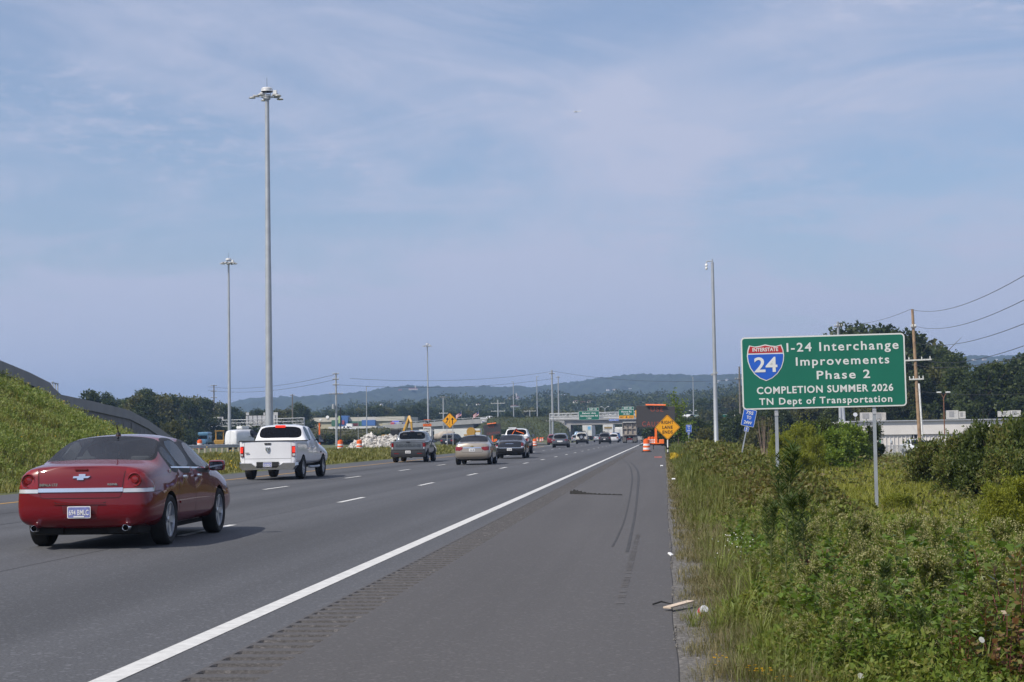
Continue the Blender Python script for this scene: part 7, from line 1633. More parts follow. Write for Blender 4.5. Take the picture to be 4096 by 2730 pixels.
for a in [(2309, 1612, 11, 8, house_w, roof_br, 'white gabled house on the wooded hill above the overpass', 1040, False, 'house', 1), (2331, 1614, 20, 7, house_b, roof_red, 'red brick house beside the white gabled house', 1042), (2352, 1610, 9, 6, house_c, roof_red, 'small tan house right of the red brick house', 1045), (2050, 1628, 16, 6, house_w, roof_red, 'white house with red roof in the woods behind the overpass', 800), (1918, 1620, 8, 5, house_w, roof_red, 'white house in the woods left of the double crossarm pole', 1000), (1866, 1622, 4, 7, house_w, roof_gr, 'narrow white house in the woods near the flags', 1000), (2560, 1610, 5, 4, house_w, roof_gr, 'speck of white house in the woods above the message board', 1000), (1528, 1623, 8, 7, house_w, roof_gr, 'white house at the edge of the woods above the store', 1080)]: house(*a)
# ------------------------------------------------------------------ bushes
def bush_proto(seed, r, h, m, n, size, name='bush', twig=True, group=None, narrow=.6, stems=6):
    rs = np.random.default_rng(seed); root = thing(name, 'x', 'bush', (0, 0, -300), 0, group)
    b = MB()
    for k in range(stems): a = rs.uniform(0, 6.28); q = r*rs.uniform(.2, .7); b.tube([(0.05*math.cos(a), .05*math.sin(a), -.1), (q*.5*math.cos(a), q*.5*math.sin(a), h*.45), (q*math.cos(a), q*math.sin(a), h*.85)], [.03, .02, .008], 5)
    b.build('stems', bark, root)
    nb = 40; P = []; D = []
    for i in range(nb):
        z = h*rs.uniform(.12, .95); a = rs.uniform(0, 6.28); e = math.sqrt(max(0, 1-((z/h-.42)/.62)**2)); q = r*e*rs.uniform(.3, .95); br = r*rs.uniform(.18, .32); m_ = n//nb
        d = unit(rs.normal(size=(m_, 3))); P.append(np.array([q*math.cos(a), q*math.sin(a), z])+d*br*rs.uniform(.5, 1.15, (m_, 1))); D.append(unit(d*.6+rs.normal(size=(m_, 3))*.6+np.array([0, 0, .35])))
    ns = 26                                                          # shoots that stick out
    for i in range(ns):
        a = rs.uniform(0, 6.28); q = r*rs.uniform(.1, .85); z0 = h*rs.uniform(.5, .8); L_ = h*rs.uniform(.2, .45); t = np.linspace(0, 1, 26)[:, None]
        p = np.array([q*math.cos(a), q*math.sin(a), z0])+t*np.array([.25*math.cos(a)*L_, .25*math.sin(a)*L_, L_]); P.append(p); D.append(unit(rs.normal(size=(26, 3))+np.array([0, 0, .5])))
    P = np.concatenate(P); D = np.concatenate(D); s = size*rs.uniform(.6, 1.4, len(P)); V, Q = leaves(P, D, s, s*narrow, .2, rs); V[:, 2] = np.maximum(V[:, 2], -.1)
    nmesh('foliage', V, Q, m, root); return root
BU = {'dark': bush_proto(1, 1.5, 2.3, lf_bush, 9000, .13), 'dark2': bush_proto(2, 1.4, 2.0, lf_mid, 8000, .13), 'yel': bush_proto(3, 1.1, 2.4, lf_yellow, 9000, .13, narrow=.3), 'bri': bush_proto(4, 1.2, 2.2, lf_bright, 8000, .15), 'col': bush_proto(5, .75, 3.2, lf_dark, 8000, .14, narrow=.5), 'far': bush_proto(6, 3.0, 4.0, lf_dark, 5000, .42), 'farm': bush_proto(7, 3.0, 4.0, lf_olive, 5000, .42)}
def bush(k, px, ytop, Y, wpx, label, sink=.2):
    p = BU[k]; X = (px-2655)/F*Y; g = float(gz(X, Y))-sink; zt = CAMH+(hor(px)-ytop)/F*Y; h0 = {'dark': 2.3, 'dark2': 2.0, 'yel': 2.4, 'bri': 2.2, 'col': 3.2, 'far': 4, 'farm': 4}[k]*1.05; r0 = {'dark': 1.5, 'dark2': 1.4, 'yel': 1.1, 'bri': 1.2, 'col': .75, 'far': 3, 'farm': 3}[k]
    o = put(p, X, Y, g, max(.2, wpx/F*Y/(2*r0)), RNG.uniform(0, 6.28), label, max(.15, (zt-g)/h0)); return o
for a in [('dark', 3702, 1765, 58, 250, 'leftmost dark green bush of the big thicket below the utility pole'), ('dark', 3830, 1735, 56, 230, 'dark bush of the thicket left of its middle'), ('dark2', 3930, 1700, 54, 260, 'tall middle bush of the big thicket before the warehouse'), ('dark', 4030, 1690, 52, 260, 'tall bush of the thicket near the right edge'), ('dark2', 4110, 1660, 50, 240, 'tallest bush of the thicket cut by the right edge'), ('dark', 3780, 1830, 49, 240, 'low front bush of the thicket on its left side'), ('dark2', 3900, 1810, 46, 260, 'low front bush in the middle of the thicket'), ('dark', 4020, 1800, 44, 280, 'low front bush on the right side of the thicket'), ('dark2', 4130, 1780, 42, 240, 'dark front bush at the right edge'),
          ('yel', 4070, 1880, 27, 260, 'yellow green feathery bush at the right edge below the thicket'), ('yel', 3950, 1925, 26, 170, 'small yellow green feathery bush left of the one at the edge'), ('yel', 3560, 1965, 40, 160, 'low yellow green weed bush right of the second sign post'),
          ('yel', 3120, 1725, 72, 120, 'pale yellow green bush beside the left post of the green sign'), ('yel', 3190, 1690, 76, 150, 'tall yellow green bush between the two posts of the green sign'), ('yel', 3245, 1740, 74, 110, 'yellow green bush right of the tall one between the sign posts'), ('yel', 3170, 1800, 66, 150, 'low yellow green bush in front of the tall one'), ('yel', 3100, 1800, 68, 90, 'small yellow green bush at the left sign post'), ('bri', 3330, 1725, 84, 170, 'bright green shrub left of the dark columnar shrub'), ('bri', 3390, 1705, 92, 150, 'taller bright green shrub before the warehouse corner'), ('dark2', 3270, 1690, 105, 160, 'dark shrub behind the yellow green bushes'), ('dark2', 3345, 1700, 110, 190, 'dark shrub in front of the left end of the warehouse'), ('col', 3478, 1690, 120, 80, 'dark columnar shrub left of the right sign post'), ('dark2', 3420, 1760, 95, 130, 'low dark shrub at the foot of the columnar shrub'), ('bri', 3300, 1800, 76, 170, 'low bright green shrub below the bright pair'),
          ('far', 2640, 1700, 300, 130, 'dark bush under the message board'), ('far', 2700, 1690, 240, 150, 'dark bush right of the yellow lane sign'), ('far', 2770, 1685, 280, 150, 'dark bush behind the small upright blue marker'), ('farm', 2830, 1720, 210, 120, 'olive bush left of the camera pole foot'), ('far', 2900, 1690, 260, 180, 'dark bush right of the camera pole'), ('far', 2960, 1680, 250, 160, 'dark bush behind the leaning blue marker'), ('farm', 3040, 1690, 200, 150, 'olive bush below the left corner of the green sign'), ('far', 3010, 1665, 280, 160, 'tall dark bush below the left corner of the green sign'), ('far', 2680, 1720, 200, 110, 'dark round bush at the foot of the young tree'), ('farm', 2840, 1655, 480, 120, 'olive bush in front of the green guide sign'),
          ('far', 700, 1735, 330, 150, 'dark green bush right of the retaining wall'), ('far', 790, 1738, 360, 160, 'dark bush behind the blue truck cab'), ('farm', 850, 1725, 370, 140, 'brighter olive bush left of the white van'), ('farm', 640, 1705, 260, 130, 'olive bush rising over the end of the retaining wall'), ('far', 940, 1722, 385, 190, 'dark bush behind the white van'), ('far', 1100, 1715, 390, 240, 'dark bush behind the tallest mast'), ('far', 1560, 1735, 330, 110, 'dark bush left of the excavator arm'), ('far', 1500, 1745, 340, 120, 'dark bush behind the rubble heap'), ('far', 1290, 1748, 345, 120, 'dark bush left of the tall grey pole'), ('farm', 1400, 1750, 350, 130, 'olive bush on the bank behind the barrels'), ('far', 2010, 1725, 470, 70, 'bush on the grass bank above the work truck')]: bush(*a)
# the young tree behind the message board
def young_tree():
    Y = 168; X = (2712-2655)/F*Y; g = float(gz(X, Y))-.2; rs = np.random.default_rng(8); root = thing('young_tree', 'bright green young tree with big leaves right of the message board', 'tree', (X, Y, g)); s = F/Y
    b = MB(); b.tube([(0, 0, -.2), (.05, 0, 2), (-.1, 0, 3.6), (-.35, 0, 5.2)], [.07, .055, .035, .01], 6); b.build('trunk', bark, root, smooth=True)
    tips = [(-.75, 5.35), (-1.3, 4.9), (-.15, 4.7), (.35, 4.3), (-1.1, 4.2), (-.4, 5.9), (.5, 3.5), (.9, 2.6), (1.3, 2.2), (1.5, 2.9), (.7, 1.7), (1.15, 1.3), (-.6, 3.4), (.1, 3.0), (-.2, 2.4), (.6, 4.9)]
    P = []; D = []
    for tx, tz in tips:
        L_ = MB(); p0 = Vector((0, 0, max(.5, tz*.55))); p1 = Vector((tx, rs.uniform(-.5, .5), tz)); L_.tube([p0, p0.lerp(p1, .5)+Vector((0, 0, .1)), p1], [.03, .018, .006], 5); L_.build('limb', bark, root)
        t = rs.uniform(.35, 1.05, 70)[:, None]; c = np.array(p0)+t*(np.array(p1)-np.array(p0))+rs.normal(size=(70, 3))*.17; P.append(c); D.append(unit(rs.normal(size=(70, 3))+np.array([0, 0, -.2])))
    P = np.concatenate(P); D = np.concatenate(D); s_ = rs.uniform(.13, .24, len(P)); V, Q = leaves(P, D, s_, s_*.9, .15, rs); nmesh('crown', V, Q, lf_bright, root)
young_tree()
b = MB(); rs2 = np.random.default_rng(4); X = (3050-2655)/F*95; g = float(gz(X, 95))
for i in range(16): a = rs2.uniform(-.4, .4); b.tube([(X, 95, g), (X+a*.6, 95, g+1.2), (X+a*1.3, 95+rs2.uniform(-.3, .3), g+rs2.uniform(1.8, 3.0))], [.02, .012, .004], 4)
tag(b.build('dead_bush', mat('dead_twigs', (.24, .18, .14), .95)), 'bare brown dead bush left of the green sign post', 'bush')
# ================================================================== grass and weeds
gr_dry = leafmat('dry_verge_grass', [(.135, .110, .052), (.20, .165, .085), (.10, .105, .034), (.27, .225, .13), (.13, .12, .05)], .25, .9, nmix=.45)
gr_green = leafmat('green_grass', [(.055, .075, .018), (.10, .125, .026), (.15, .165, .04), (.19, .18, .06)], .3, .5)
gr_clump = leafmat('clump_grass', [(.09, .13, .03), (.16, .20, .045), (.22, .25, .07), (.26, .23, .09)], .35, .9)
gr_field = leafmat('field_grass', [(.13, .16, .024), (.20, .215, .034), (.26, .265, .045), (.28, .24, .08)], .35, .09, nmix=.5)
gr_med = leafmat('median_grass', [(.09, .11, .024), (.15, .16, .04), (.21, .195, .065), (.11, .125, .03)], .3, .25, nmix=.5)
lf_bank = leafmat('goldenrod_foliage', [(.055, .095, .022), (.10, .155, .034), (.18, .24, .055), (.26, .30, .10), (.18, .18, .07), (.085, .135, .028)], .32, .45, nmix=.55)
lf_weed = leafmat('weed_foliage', [(.055, .095, .018), (.11, .165, .028), (.17, .22, .04), (.20, .185, .055), (.085, .13, .022)], .36, 1.1, nmix=.5)
lf_weedb = leafmat('brown_green_weeds', [(.050, .072, .018), (.095, .118, .028), (.14, .15, .038), (.14, .105, .042), (.072, .10, .022)], .3, .5, nmix=.55)
fl_tan = leafmat('tan_flower_heads', [(.20, .20, .085), (.29, .28, .125), (.38, .36, .19), (.17, .20, .06)], .3, 2.0, nmix=.3)
stem_g = mat('green_stem', (.10, .12, .035), .8, var=.2); stem_r = mat('red_stem', (.13, .035, .03), .7); stem_t = mat('tan_stem', (.26, .19, .10), .85)
lf_red = leafmat('red_tipped_leaves', [(.055, .10, .02), (.085, .135, .025), (.125, .15, .035), (.18, .11, .045), (.27, .075, .055)], .3, 2.2, rough=.3, nmix=.35)
lf_vine = leafmat('vine_leaves', [(.065, .115, .02), (.11, .18, .03), (.17, .235, .042)], .35, 1.5, rough=.35)
lf_spike = leafmat('dark_spike_leaves', [(.034, .062, .016), (.060, .095, .022), (.09, .12, .03)], .3, 1.5)
rw = np.random.default_rng(77)
def near_pts(n, Y0, Y1, x_lo, x_hi, p=1.0):
    """points scattered with a density that falls with distance"""
    u = rw.uniform(0, 1, n); Y = Y0*(Y1/Y0)**(u**p); X = x_lo(Y)+(x_hi(Y)-x_lo(Y))*rw.uniform(0, 1, n); return X, Y
def stuff(name, V, Q, m, lab, cat='weeds', mi=None): return tag(nmesh(name, V, Q, m, mi=mi), lab, cat, kind='stuff')
# dry verge along the pavement
parts = []
X, Y = near_pts(125000, 8.8, 125, lambda y: .10+0*y, lambda y: .70+.012*y, .9); keep = vnoise(X, Y, .5, 5)*.8+(X-.10)*1.3 > rw.uniform(.15, .8, len(X)); X = X[keep]; Y = Y[keep]
tuft = vnoise(X, Y, .35, 6); H = (.05+.13*tuft+.10*np.clip(X-.2, 0, 1))*rw.uniform(.6, 1.5, len(X)); W = np.maximum(.0025, .00022*Y)*rw.uniform(.8, 1.6, len(X))
V, Q = blades(np.stack([X, Y, gz(X, Y)-.005], 1), H, W, rw.uniform(.2, 1.1, len(X)), .8, rw); stuff('verge_grass', V, Q, gr_dry, 'short dry grass along the pavement edge', 'grass')
X, Y = near_pts(13000, 8.8, 110, lambda y: .35+0*y, lambda y: 1.1+.012*y, .9); H = (.10+.26*vnoise(X, Y, .6, 8))*rw.uniform(.6, 1.5, len(X)); W = np.maximum(.0026, .00020*Y)*rw.uniform(.8, 1.6, len(X))
V, Q = blades(np.stack([X, Y, gz(X, Y)-.01], 1), H, W, rw.uniform(.2, .9, len(X)), .7, rw); stuff('verge_grass', V, Q, gr_green, 'green grass between the dry verge and the weeds', 'grass')
# near thicket of leafy weeds
def thicket(n, Y0, Y1, xl, xh, hf, ls, m, nm, lab, narrow=.5, up=.35, p=1.0, zpow=.6):
    X, Y = near_pts(n, Y0, Y1, xl, xh, p); h = hf(X, Y); z = gz(X, Y)+h*rw.uniform(0, 1, n)**zpow; d = unit(rw.normal(size=(n, 3))+np.array([0, 0, up])); s = ls(Y)*rw.uniform(.6, 1.5, n)
    V, Q = leaves(np.stack([X, Y, z], 1), d, s, s*narrow, .22, rw); return stuff(nm, V, Q, m, lab)
edge_lo = lambda y: .50+.10*np.sin(y*.9)+.10*np.sin(y*2.3)+.010*(y-10)
thicket(150000, 9.0, 30, edge_lo, lambda y: .9+y*.25, lambda X, Y: (.12+.30*vnoise(X, Y, .7, 11)+.18*vnoise(X, Y, 2.5, 12))*np.clip((X-edge_lo(Y))*1.1+.25, .2, 1), lambda Y: .019+.0019*Y, lf_weed, 'weed_leaves', 'dense low leafy weeds in the roadside thicket', .42)
thicket(9000, 11.0, 24, lambda y: edge_lo(y)+.3, lambda y: 1.0+y*.25, lambda X, Y: (.15+.32*vnoise(X, Y, 1.1, 15)), lambda Y: .030+.0012*Y, lf_vine, 'vine_leaves', 'broad vine leaves twining through the weeds', .85, .1)
thicket(105000, 26, 122, lambda y: .75+.004*y, lambda y: 2.4+.030*y, lambda X, Y: (.45+.55*vnoise(X, Y, 2.2, 21)+.25*vnoise(X, Y, 6, 22))*np.clip((X-.6)*.9, .15, 1)*np.clip((2.6+.034*Y-X)*.9, .25, 1), lambda Y: .03+.0017*Y, lf_weedb, 'weed_leaves', 'brown green weeds between the shoulder and the field', .45, .4, .95)
thicket(30000, 26, 122, lambda y: .75+.004*y, lambda y: 2.2+.030*y, lambda X, Y: (.35+.4*vnoise(X, Y, 1.8, 25))*np.clip((X-.6)*.9, .15, 1), lambda Y: .03+.0019*Y, lf_weed, 'weed_leaves', 'greener weeds mixed into the strip beside the shoulder', .5, .3)
X, Y = near_pts(12000, 26, 200, lambda y: .2+0*y, lambda y: 2.2+.02*y); H = (.3+.6*vnoise(X, Y, 1.6, 26))*np.clip(X, .15, 1); V, Q = blades(np.stack([X, Y, gz(X, Y)], 1), H, .0004*Y, rw.uniform(.1, .5, len(X)), .5, rw); stuff('weed_grass', V, Q, gr_green, 'tall grass stems in the strip beside the shoulder', 'grass')
# field beyond
X, Y = near_pts(190000, 9.5, 215, lambda y: 1.6+.028*y, lambda y: 3+.24*y, .85); H = (.12+.20*vnoise(X, Y, 2.4, 31)+.14*vnoise(X, Y, 7, 32))*rw.uniform(.6, 1.3, len(X)); V, Q = blades(np.stack([X, Y, gz(X, Y)], 1), H, .00042*Y*rw.uniform(.7, 1.4, len(X)), rw.uniform(.2, .9, len(X)), .6, rw); stuff('field_grass', V, Q, gr_field, 'yellow green grass of the low field', 'grass')
thicket(24000, 24, 150, lambda y: 2.2+.03*y, lambda y: 3+.22*y, lambda X, Y: .2+.75*np.clip(vnoise(X, Y, 3.0, 35)-.45, 0, 1)*2, lambda Y: .03+.0018*Y, lf_weedb, 'field_weeds', 'scattered olive weeds in the low field', .45)
# left median grass and the bank of goldenrod
X = -18.05-rw.uniform(0, 1, 120000)**1.25*22; Y = 24*(240/24)**rw.uniform(0, 1, 120000); ramp_ = (Y > 120) & (X < np.interp(Y, [120, 190, 262], [-40, -27, -16])) & (X > np.interp(Y, [120, 180, 240, 330], [-62, -44, -33, -25])); 
H = (.10+.22*vnoise(X, Y, 1.5, 41)+.16*vnoise(X, Y, 5, 42))*rw.uniform(.6, 1.4, len(X))*np.clip((-17.95-X)*1.2+.25, .25, 1); k = ~ramp_
V, Q = blades(np.stack([X, Y, gz(X, Y)], 1)[k], H[k], (.00065*Y*rw.uniform(.7, 1.4, len(X)))[k], rw.uniform(.1, .7, len(X))[k], .5, rw); stuff('median_grass', V, Q, gr_med, 'grass of the median left of the lanes', 'grass')
n = 26000; X = -19.2-rw.uniform(0, 1, n)**.9*15; Y = 46*(135/46)**rw.uniform(0, 1, n); h = (.16+.62*vnoise(X, Y, 1.7, 51)**1.3)*rw.uniform(.7, 1.35, n)*np.clip((-18.6-X)/2.5, .3, 1); k = (2655+F*X/Y) < np.where(Y > 95, 660, 560); X = X[k]; Y = Y[k]; h = h[k]; n = len(X)
m_ = 26; t = rw.uniform(.05, 1, (n, m_)); a = rw.uniform(0, 6.283, (n, m_)); rr = (.06+.13*(1-t))*h[:, None]
P = np.stack([X[:, None]+rr*np.cos(a), Y[:, None]+rr*np.sin(a), (gz(X, Y)-.03)[:, None]+h[:, None]*t], 2).reshape(-1, 3)
D = np.stack([np.cos(a), np.sin(a), np.full_like(a, .9)], 2).reshape(-1, 3)+rw.normal(size=(n*m_, 3))*.35; s = (.045+.0011*np.repeat(Y, m_))*rw.uniform(.6, 1.3, n*m_)
V, Q = leaves(P, D, s, s*.30, .2, rw); stuff('bank_goldenrod', V, Q, lf_bank, 'pale green goldenrod covering the bank at the left', 'weeds')
n = 170; X = -19-rw.uniform(0, 1, n)*13; Y = 50*(120/50)**rw.uniform(0, 1, n); V, Q = leaves(np.stack([X, Y, gz(X, Y)+rw.uniform(.4, .8, n)], 1), rw.normal(size=(n, 3)), .07, .06, .1, rw); stuff('bank_flowers', V, Q, leafmat('orange_yellow_petals', [(.65, .33, .02), (.7, .5, .05)], .3), 'small yellow flowers dotted over the bank', 'flowers')
for (x0, x1, y0, y1, nn, hh) in ((-18.0, -21, 60, 84, 260, .3), (.35, 1.0, 84, 100, 1500, .35)):
    X = rw.uniform(min(x0, x1), max(x0, x1), nn); Y = rw.uniform(y0, y1, nn); k = vnoise(X, Y, 1.7, 61) > .45; X = X[k]; Y = Y[k]
    V, Q = leaves(np.stack([X, Y, gz(X, Y)+rw.uniform(.1, hh, len(X))], 1), rw.normal(size=(len(X), 3))+np.array([0, 0, .5]), .10, .08, .1, rw); stuff('yellow_flowers', V, Q, leafmat('yellow_petals', [(.42, .30, .02), (.55, .38, .03)], .3), 'low yellow flowers at the edge of the '+('median' if x0 < -5 else 'right verge'), 'flowers')
for (x0, x1, y0, y1, zf, nn, nm) in ((-200, 200, 486, 505, bank_z, 42000, 'embankment of the raised road'), (-122, -48, 358, 400, bank2, 16000, 'brown bank below the store')):
    X = rw.uniform(x0, x1, nn); Y = rw.uniform(y0, y1, nn); k = zf(X, Y) > -.3; X = X[k]; Y = Y[k]; D = rw.normal(size=(len(X), 3))*.6+np.array([0, 0, .8]); s = rw.uniform(.25, .65, len(X))
    V, Q = leaves(np.stack([X, Y, zf(X, Y)-.05], 1), D, s, s*.5, .2, rw); stuff('bank_weeds', V, Q, gr_med if nm[0] == 'e' and False else lf_olive, 'rough weeds on the '+nm)
# loose gravel at the pavement edge
n = 5200; u = rw.uniform(0, 1, n); Y = 8.8*(40/8.8)**u; X = .06+np.abs(rw.normal(size=n))*.19+.02*np.sin(Y*2); s = rw.uniform(.003, .009, n)*(1+.03*Y)
d = unit(rw.normal(size=(n, 3))); base = np.array([[1, 0, 0], [-1, 0, 0], [0, 1, 0], [0, -1, 0], [0, 0, 1], [0, 0, -.4]], float)
V = (base[None]*rw.uniform(.6, 1.3, (n, 6, 1)))*s[:, None, None]; z0 = np.where(X < .06, .002, np.maximum(gz(X, Y), -.06)); V = (V+np.stack([X, Y, z0], 1)[:, None]).reshape(-1, 3)
tri = np.array([[0, 2, 4], [2, 1, 4], [1, 3, 4], [3, 0, 4], [2, 0, 5], [1, 2, 5], [3, 1, 5], [0, 3, 5]]); Q = (np.arange(n)[:, None, None]*6+tri[None]).reshape(-1, 3)
stuff('gravel', V, Q, leafmat('gravel_stones', [(.07, .066, .062), (.12, .115, .11), (.20, .19, .18), (.10, .085, .075)], .0, 3.0, .9), 'loose gravel along the pavement edge', 'gravel')
# ------------------------------------------------------------------ single plants of the foreground
def tube_np(mb, pts, r0, r1, n=5): k = len(pts); mb.tube(pts, list(np.linspace(r0, r1, k)), n)
def flower_weed(seed, h=1.0):
    """tall weed with narrow leaves below and a branched, fluffy tan flower head"""
    rs = np.random.default_rng(seed); root = thing('flowering_weed', 'x', 'weed', (0, 0, -300), 0, 'tall flowering weeds'); st = MB(); P = []; D = []; FP = []; FD = []
    for s_ in range(rs.integers(2, 4)):
        a0 = rs.uniform(0, 6.28); lean = rs.uniform(.02, .16)*h; ht = h*rs.uniform(.78, 1.0); bx, by = rs.normal(size=2)*.05
        stem = [np.array([bx+lean*t*t*math.cos(a0), by+lean*t*t*math.sin(a0), ht*t]) for t in np.linspace(0, 1, 7)]; tube_np(st, stem, .006, .0025)
        m_ = 70; t = rs.uniform(.08, .72, m_); a = rs.uniform(0, 6.28, m_); c = np.stack([bx+lean*t*t*math.cos(a0), by+lean*t*t*math.sin(a0), ht*t], 1); P.append(c); D.append(np.stack([np.cos(a), np.sin(a), rs.uniform(.2, .9, m_)], 1))
        for k in range(26):
            t = rs.uniform(.48, .98); a = rs.uniform(0, 6.28); c = np.array([bx+lean*t*t*math.cos(a0), by+lean*t*t*math.sin(a0), ht*t]); L_ = h*(.30*(1.12-t)+.05)*rs.uniform(.7, 1.2); e = c+np.array([math.cos(a)*L_*.7, math.sin(a)*L_*.7, L_*.75]); tube_np(st, [c, (c+e)/2+np.array([0, 0, -.01]), e], .002, .001, 4)
            q = 24; tt = rs.uniform(.55, 1.05, (q, 1)); FP.append(c+(e-c)*tt+rs.normal(size=(q, 3))*.013*h); FD.append(rs.normal(size=(q, 3))+np.array([0, 0, .6])); u_ = rs.uniform(.05, .7, (7, 1)); P.append(c+(e-c)*u_); D.append(rs.normal(size=(7, 3))+np.array([0, 0, .7]))
    st.build('stems', stem_g, root)
    P = np.concatenate(P); D = np.concatenate(D); s = rs.uniform(.035, .10, len(P))*h; V, Q = leaves(P, D, s, s*.18, .2, rs); nmesh('leaves', V, Q, lf_weed, root)
    FP = np.concatenate(FP); FD = np.concatenate(FD); s = rs.uniform(.009, .019, len(FP)); V, Q = leaves(FP, FD, s, s*.8, .2, rs); nmesh('flower_head', V, Q, fl_tan, root); return root
def spike_weed(seed, h=1.2):
    rs = np.random.default_rng(seed); root = thing('spike_weed', 'x', 'weed', (0, 0, -300), 0, 'dark spiky weeds'); st = MB(); P = []; D = []; a0 = rs.uniform(0, 6.28)
    stem = [np.array([.06*h*t*t*math.cos(a0), .06*h*t*t*math.sin(a0), h*t]) for t in np.linspace(0, 1, 8)]; tube_np(st, stem, .009, .003)
    for k in range(14):
        t = rs.uniform(.5, .95); a = rs.uniform(0, 6.28); c = np.array([.06*h*t*t*math.cos(a0), .06*h*t*t*math.sin(a0), h*t]); L_ = h*.22*(1.2-t)*2*rs.uniform(.6, 1.1); e = c+np.array([math.cos(a)*L_*.45, math.sin(a)*L_*.45, L_]); tube_np(st, [c, e], .003, .001, 4)
        q = 26; tt = rs.uniform(.1, 1, (q, 1)); P.append(c+(e-c)*tt); aa = rs.uniform(0, 6.28, q); D.append(np.stack([np.cos(aa), np.sin(aa), np.full(q, .8)], 1))
    q = 200; t = rs.uniform(.04, 1, q); aa = rs.uniform(0, 6.28, q); P.append(np.stack([.06*h*t*t*math.cos(a0), .06*h*t*t*math.sin(a0), h*t], 1)); D.append(np.stack([np.cos(aa), np.sin(aa), rs.uniform(.1, .8, q)], 1))
    st.build('stems', stem_g, root); P = np.concatenate(P); D = np.concatenate(D); s = rs.uniform(.05, .10, len(P)); V, Q = leaves(P, D, s, s*.13, .15, rs); nmesh('leaves', V, Q, lf_spike, root); return root
def leafy_weed(seed, h=1.0):
    rs = np.random.default_rng(seed); root = thing('leafy_weed', 'x', 'weed', (0, 0, -300), 0, 'leafy green weeds'); st = MB(); P = []; D = []
    for k in range(7):
        a = rs.uniform(0, 6.28); L_ = h*rs.uniform(.6, 1.0); sp = rs.uniform(.05, .30)*h; f = lambda t: np.stack([sp*t**1.4*math.cos(a), sp*t**1.4*math.sin(a), L_*t], -1); tube_np(st, [f(t) for t in np.linspace(0, 1, 6)], .006, .002)
        q = 46; t = rs.uniform(.1, 1, q)**.85; aa = rs.uniform(0, 6.28, q); P.append(f(t)); D.append(np.stack([np.cos(aa), np.sin(aa), rs.uniform(-.35, .7, q)], 1))
    st.build('stems', stem_g, root); P = np.concatenate(P); D = np.concatenate(D); s = rs.uniform(.04, .105, len(P)); V, Q = leaves(P, D, s, s*rs.uniform(.3, .55, len(P)), .25, rs); nmesh('leaves', V, Q, lf_vine, root); return root
def red_shrub(seed, h=.7):
    rs = np.random.default_rng(seed); root = thing('red_tipped_shrub', 'x', 'shrub', (0, 0, -300), 0, 'red tipped shrubs'); st = MB(); P = []; D = []
    for k in range(16):
        a = rs.uniform(0, 6.28); L_ = h*rs.uniform(.6, 1.05); sp = rs.uniform(.15, .55)*h; p = [np.array([sp*t**1.3*math.cos(a), sp*t**1.3*math.sin(a), L_*t]) for t in np.linspace(0, 1, 6)]; tube_np(st, p, .006, .002)
        q = 34; t = rs.uniform(.12, 1, q)**.8; aa = rs.uniform(0, 6.28, q); P.append(np.stack([sp*t**1.3*math.cos(a), sp*t**1.3*math.sin(a), L_*t], 1)); D.append(np.stack([np.cos(aa), np.sin(aa), rs.uniform(-.1, .6, q)], 1))
    st.build('stems', stem_r, root); P = np.concatenate(P); D = np.concatenate(D); s = rs.uniform(.038, .072, len(P)); V, Q = leaves(P, D, s, s*.62, .30, rs, .7); nmesh('leaves', V, Q, lf_red, root); return root
def grass_clump(seed, h=.8, m=None, n=46, wd=.011):
    rs = np.random.default_rng(seed); root = thing('grass_clump', 'x', 'grass clump', (0, 0, -300), 0, 'arching grass clumps'); vs = []; fs = []
    for k in range(n):
        a = rs.uniform(0, 6.28); L_ = h*rs.uniform(.5, 1.1); sp = L_*rs.uniform(.15, .7); w_ = wd*rs.uniform(.6, 1.2); b0 = rs.normal(size=2)*.05; base = len(vs); s_ = np.array([-math.sin(a), math.cos(a), 0])
        for t in np.linspace(0, 1, 7):
            c = np.array([b0[0]+sp*t**1.6*math.cos(a), b0[1]+sp*t**1.6*math.sin(a), L_*(t-.42*t**3*(sp/L_)*1.6)]); w2 = w_*(1-t**2)*.5+.0006; vs += [c-s_*w2, c+s_*w2]
        for i in range(6): fs.append((base+2*i, base+2*i+1, base+2*i+3, base+2*i+2))
    nmesh('blades', np.array(vs), np.array(fs), m or gr_clump, root); return root
def daisy(seed, h=.28):
    rs = np.random.default_rng(seed); root = thing('yellow_daisies', 'x', 'flowers', (0, 0, -300), 0, 'yellow daisies'); st = MB(); P = []; D = []; k_ = []
    for k in range(9):
        a = rs.uniform(0, 6.28); q = rs.uniform(.02, .14); z = h*rs.uniform(.7, 1.05); p = np.array([q*math.cos(a), q*math.sin(a), z]); tube_np(st, [np.array([0, 0, 0]), p*.6+np.array([0, 0, .04]), p], .003, .0015, 4)
        for j in range(8): b_ = 6.283*j/8; P.append(p); D.append([math.cos(b_), math.sin(b_)-.4, .35])
        c = MB()
    st.build('stems', stem_g, root); V, Q = leaves(np.array(P), np.array(D, float), .019, .011, .1, rs); nmesh('petals', V, Q, leafmat('daisy_petals', [(.75, .42, .01), (.8, .52, .02)], .3), root)
    m_ = 80; V, Q = leaves(np.stack([rs.normal(size=m_)*.06, rs.normal(size=m_)*.06, rs.uniform(.02, h*.7, m_)], 1), rs.normal(size=(m_, 3))+np.array([0, 0, .5]), .05, .008, .2, rs); nmesh('leaves', V, Q, lf_weed, root); return root
FW = [flower_weed(101), flower_weed(102), flower_weed(103), flower_weed(104)]; SW = [spike_weed(111), spike_weed(112)]; RS = [red_shrub(121), red_shrub(122), red_shrub(123)]; GC = [grass_clump(131), grass_clump(132), grass_clump(133, .9, None, 26, .02)]; DA = [daisy(141), daisy(142)]; LW = [leafy_weed(151), leafy_weed(152), leafy_weed(153)]
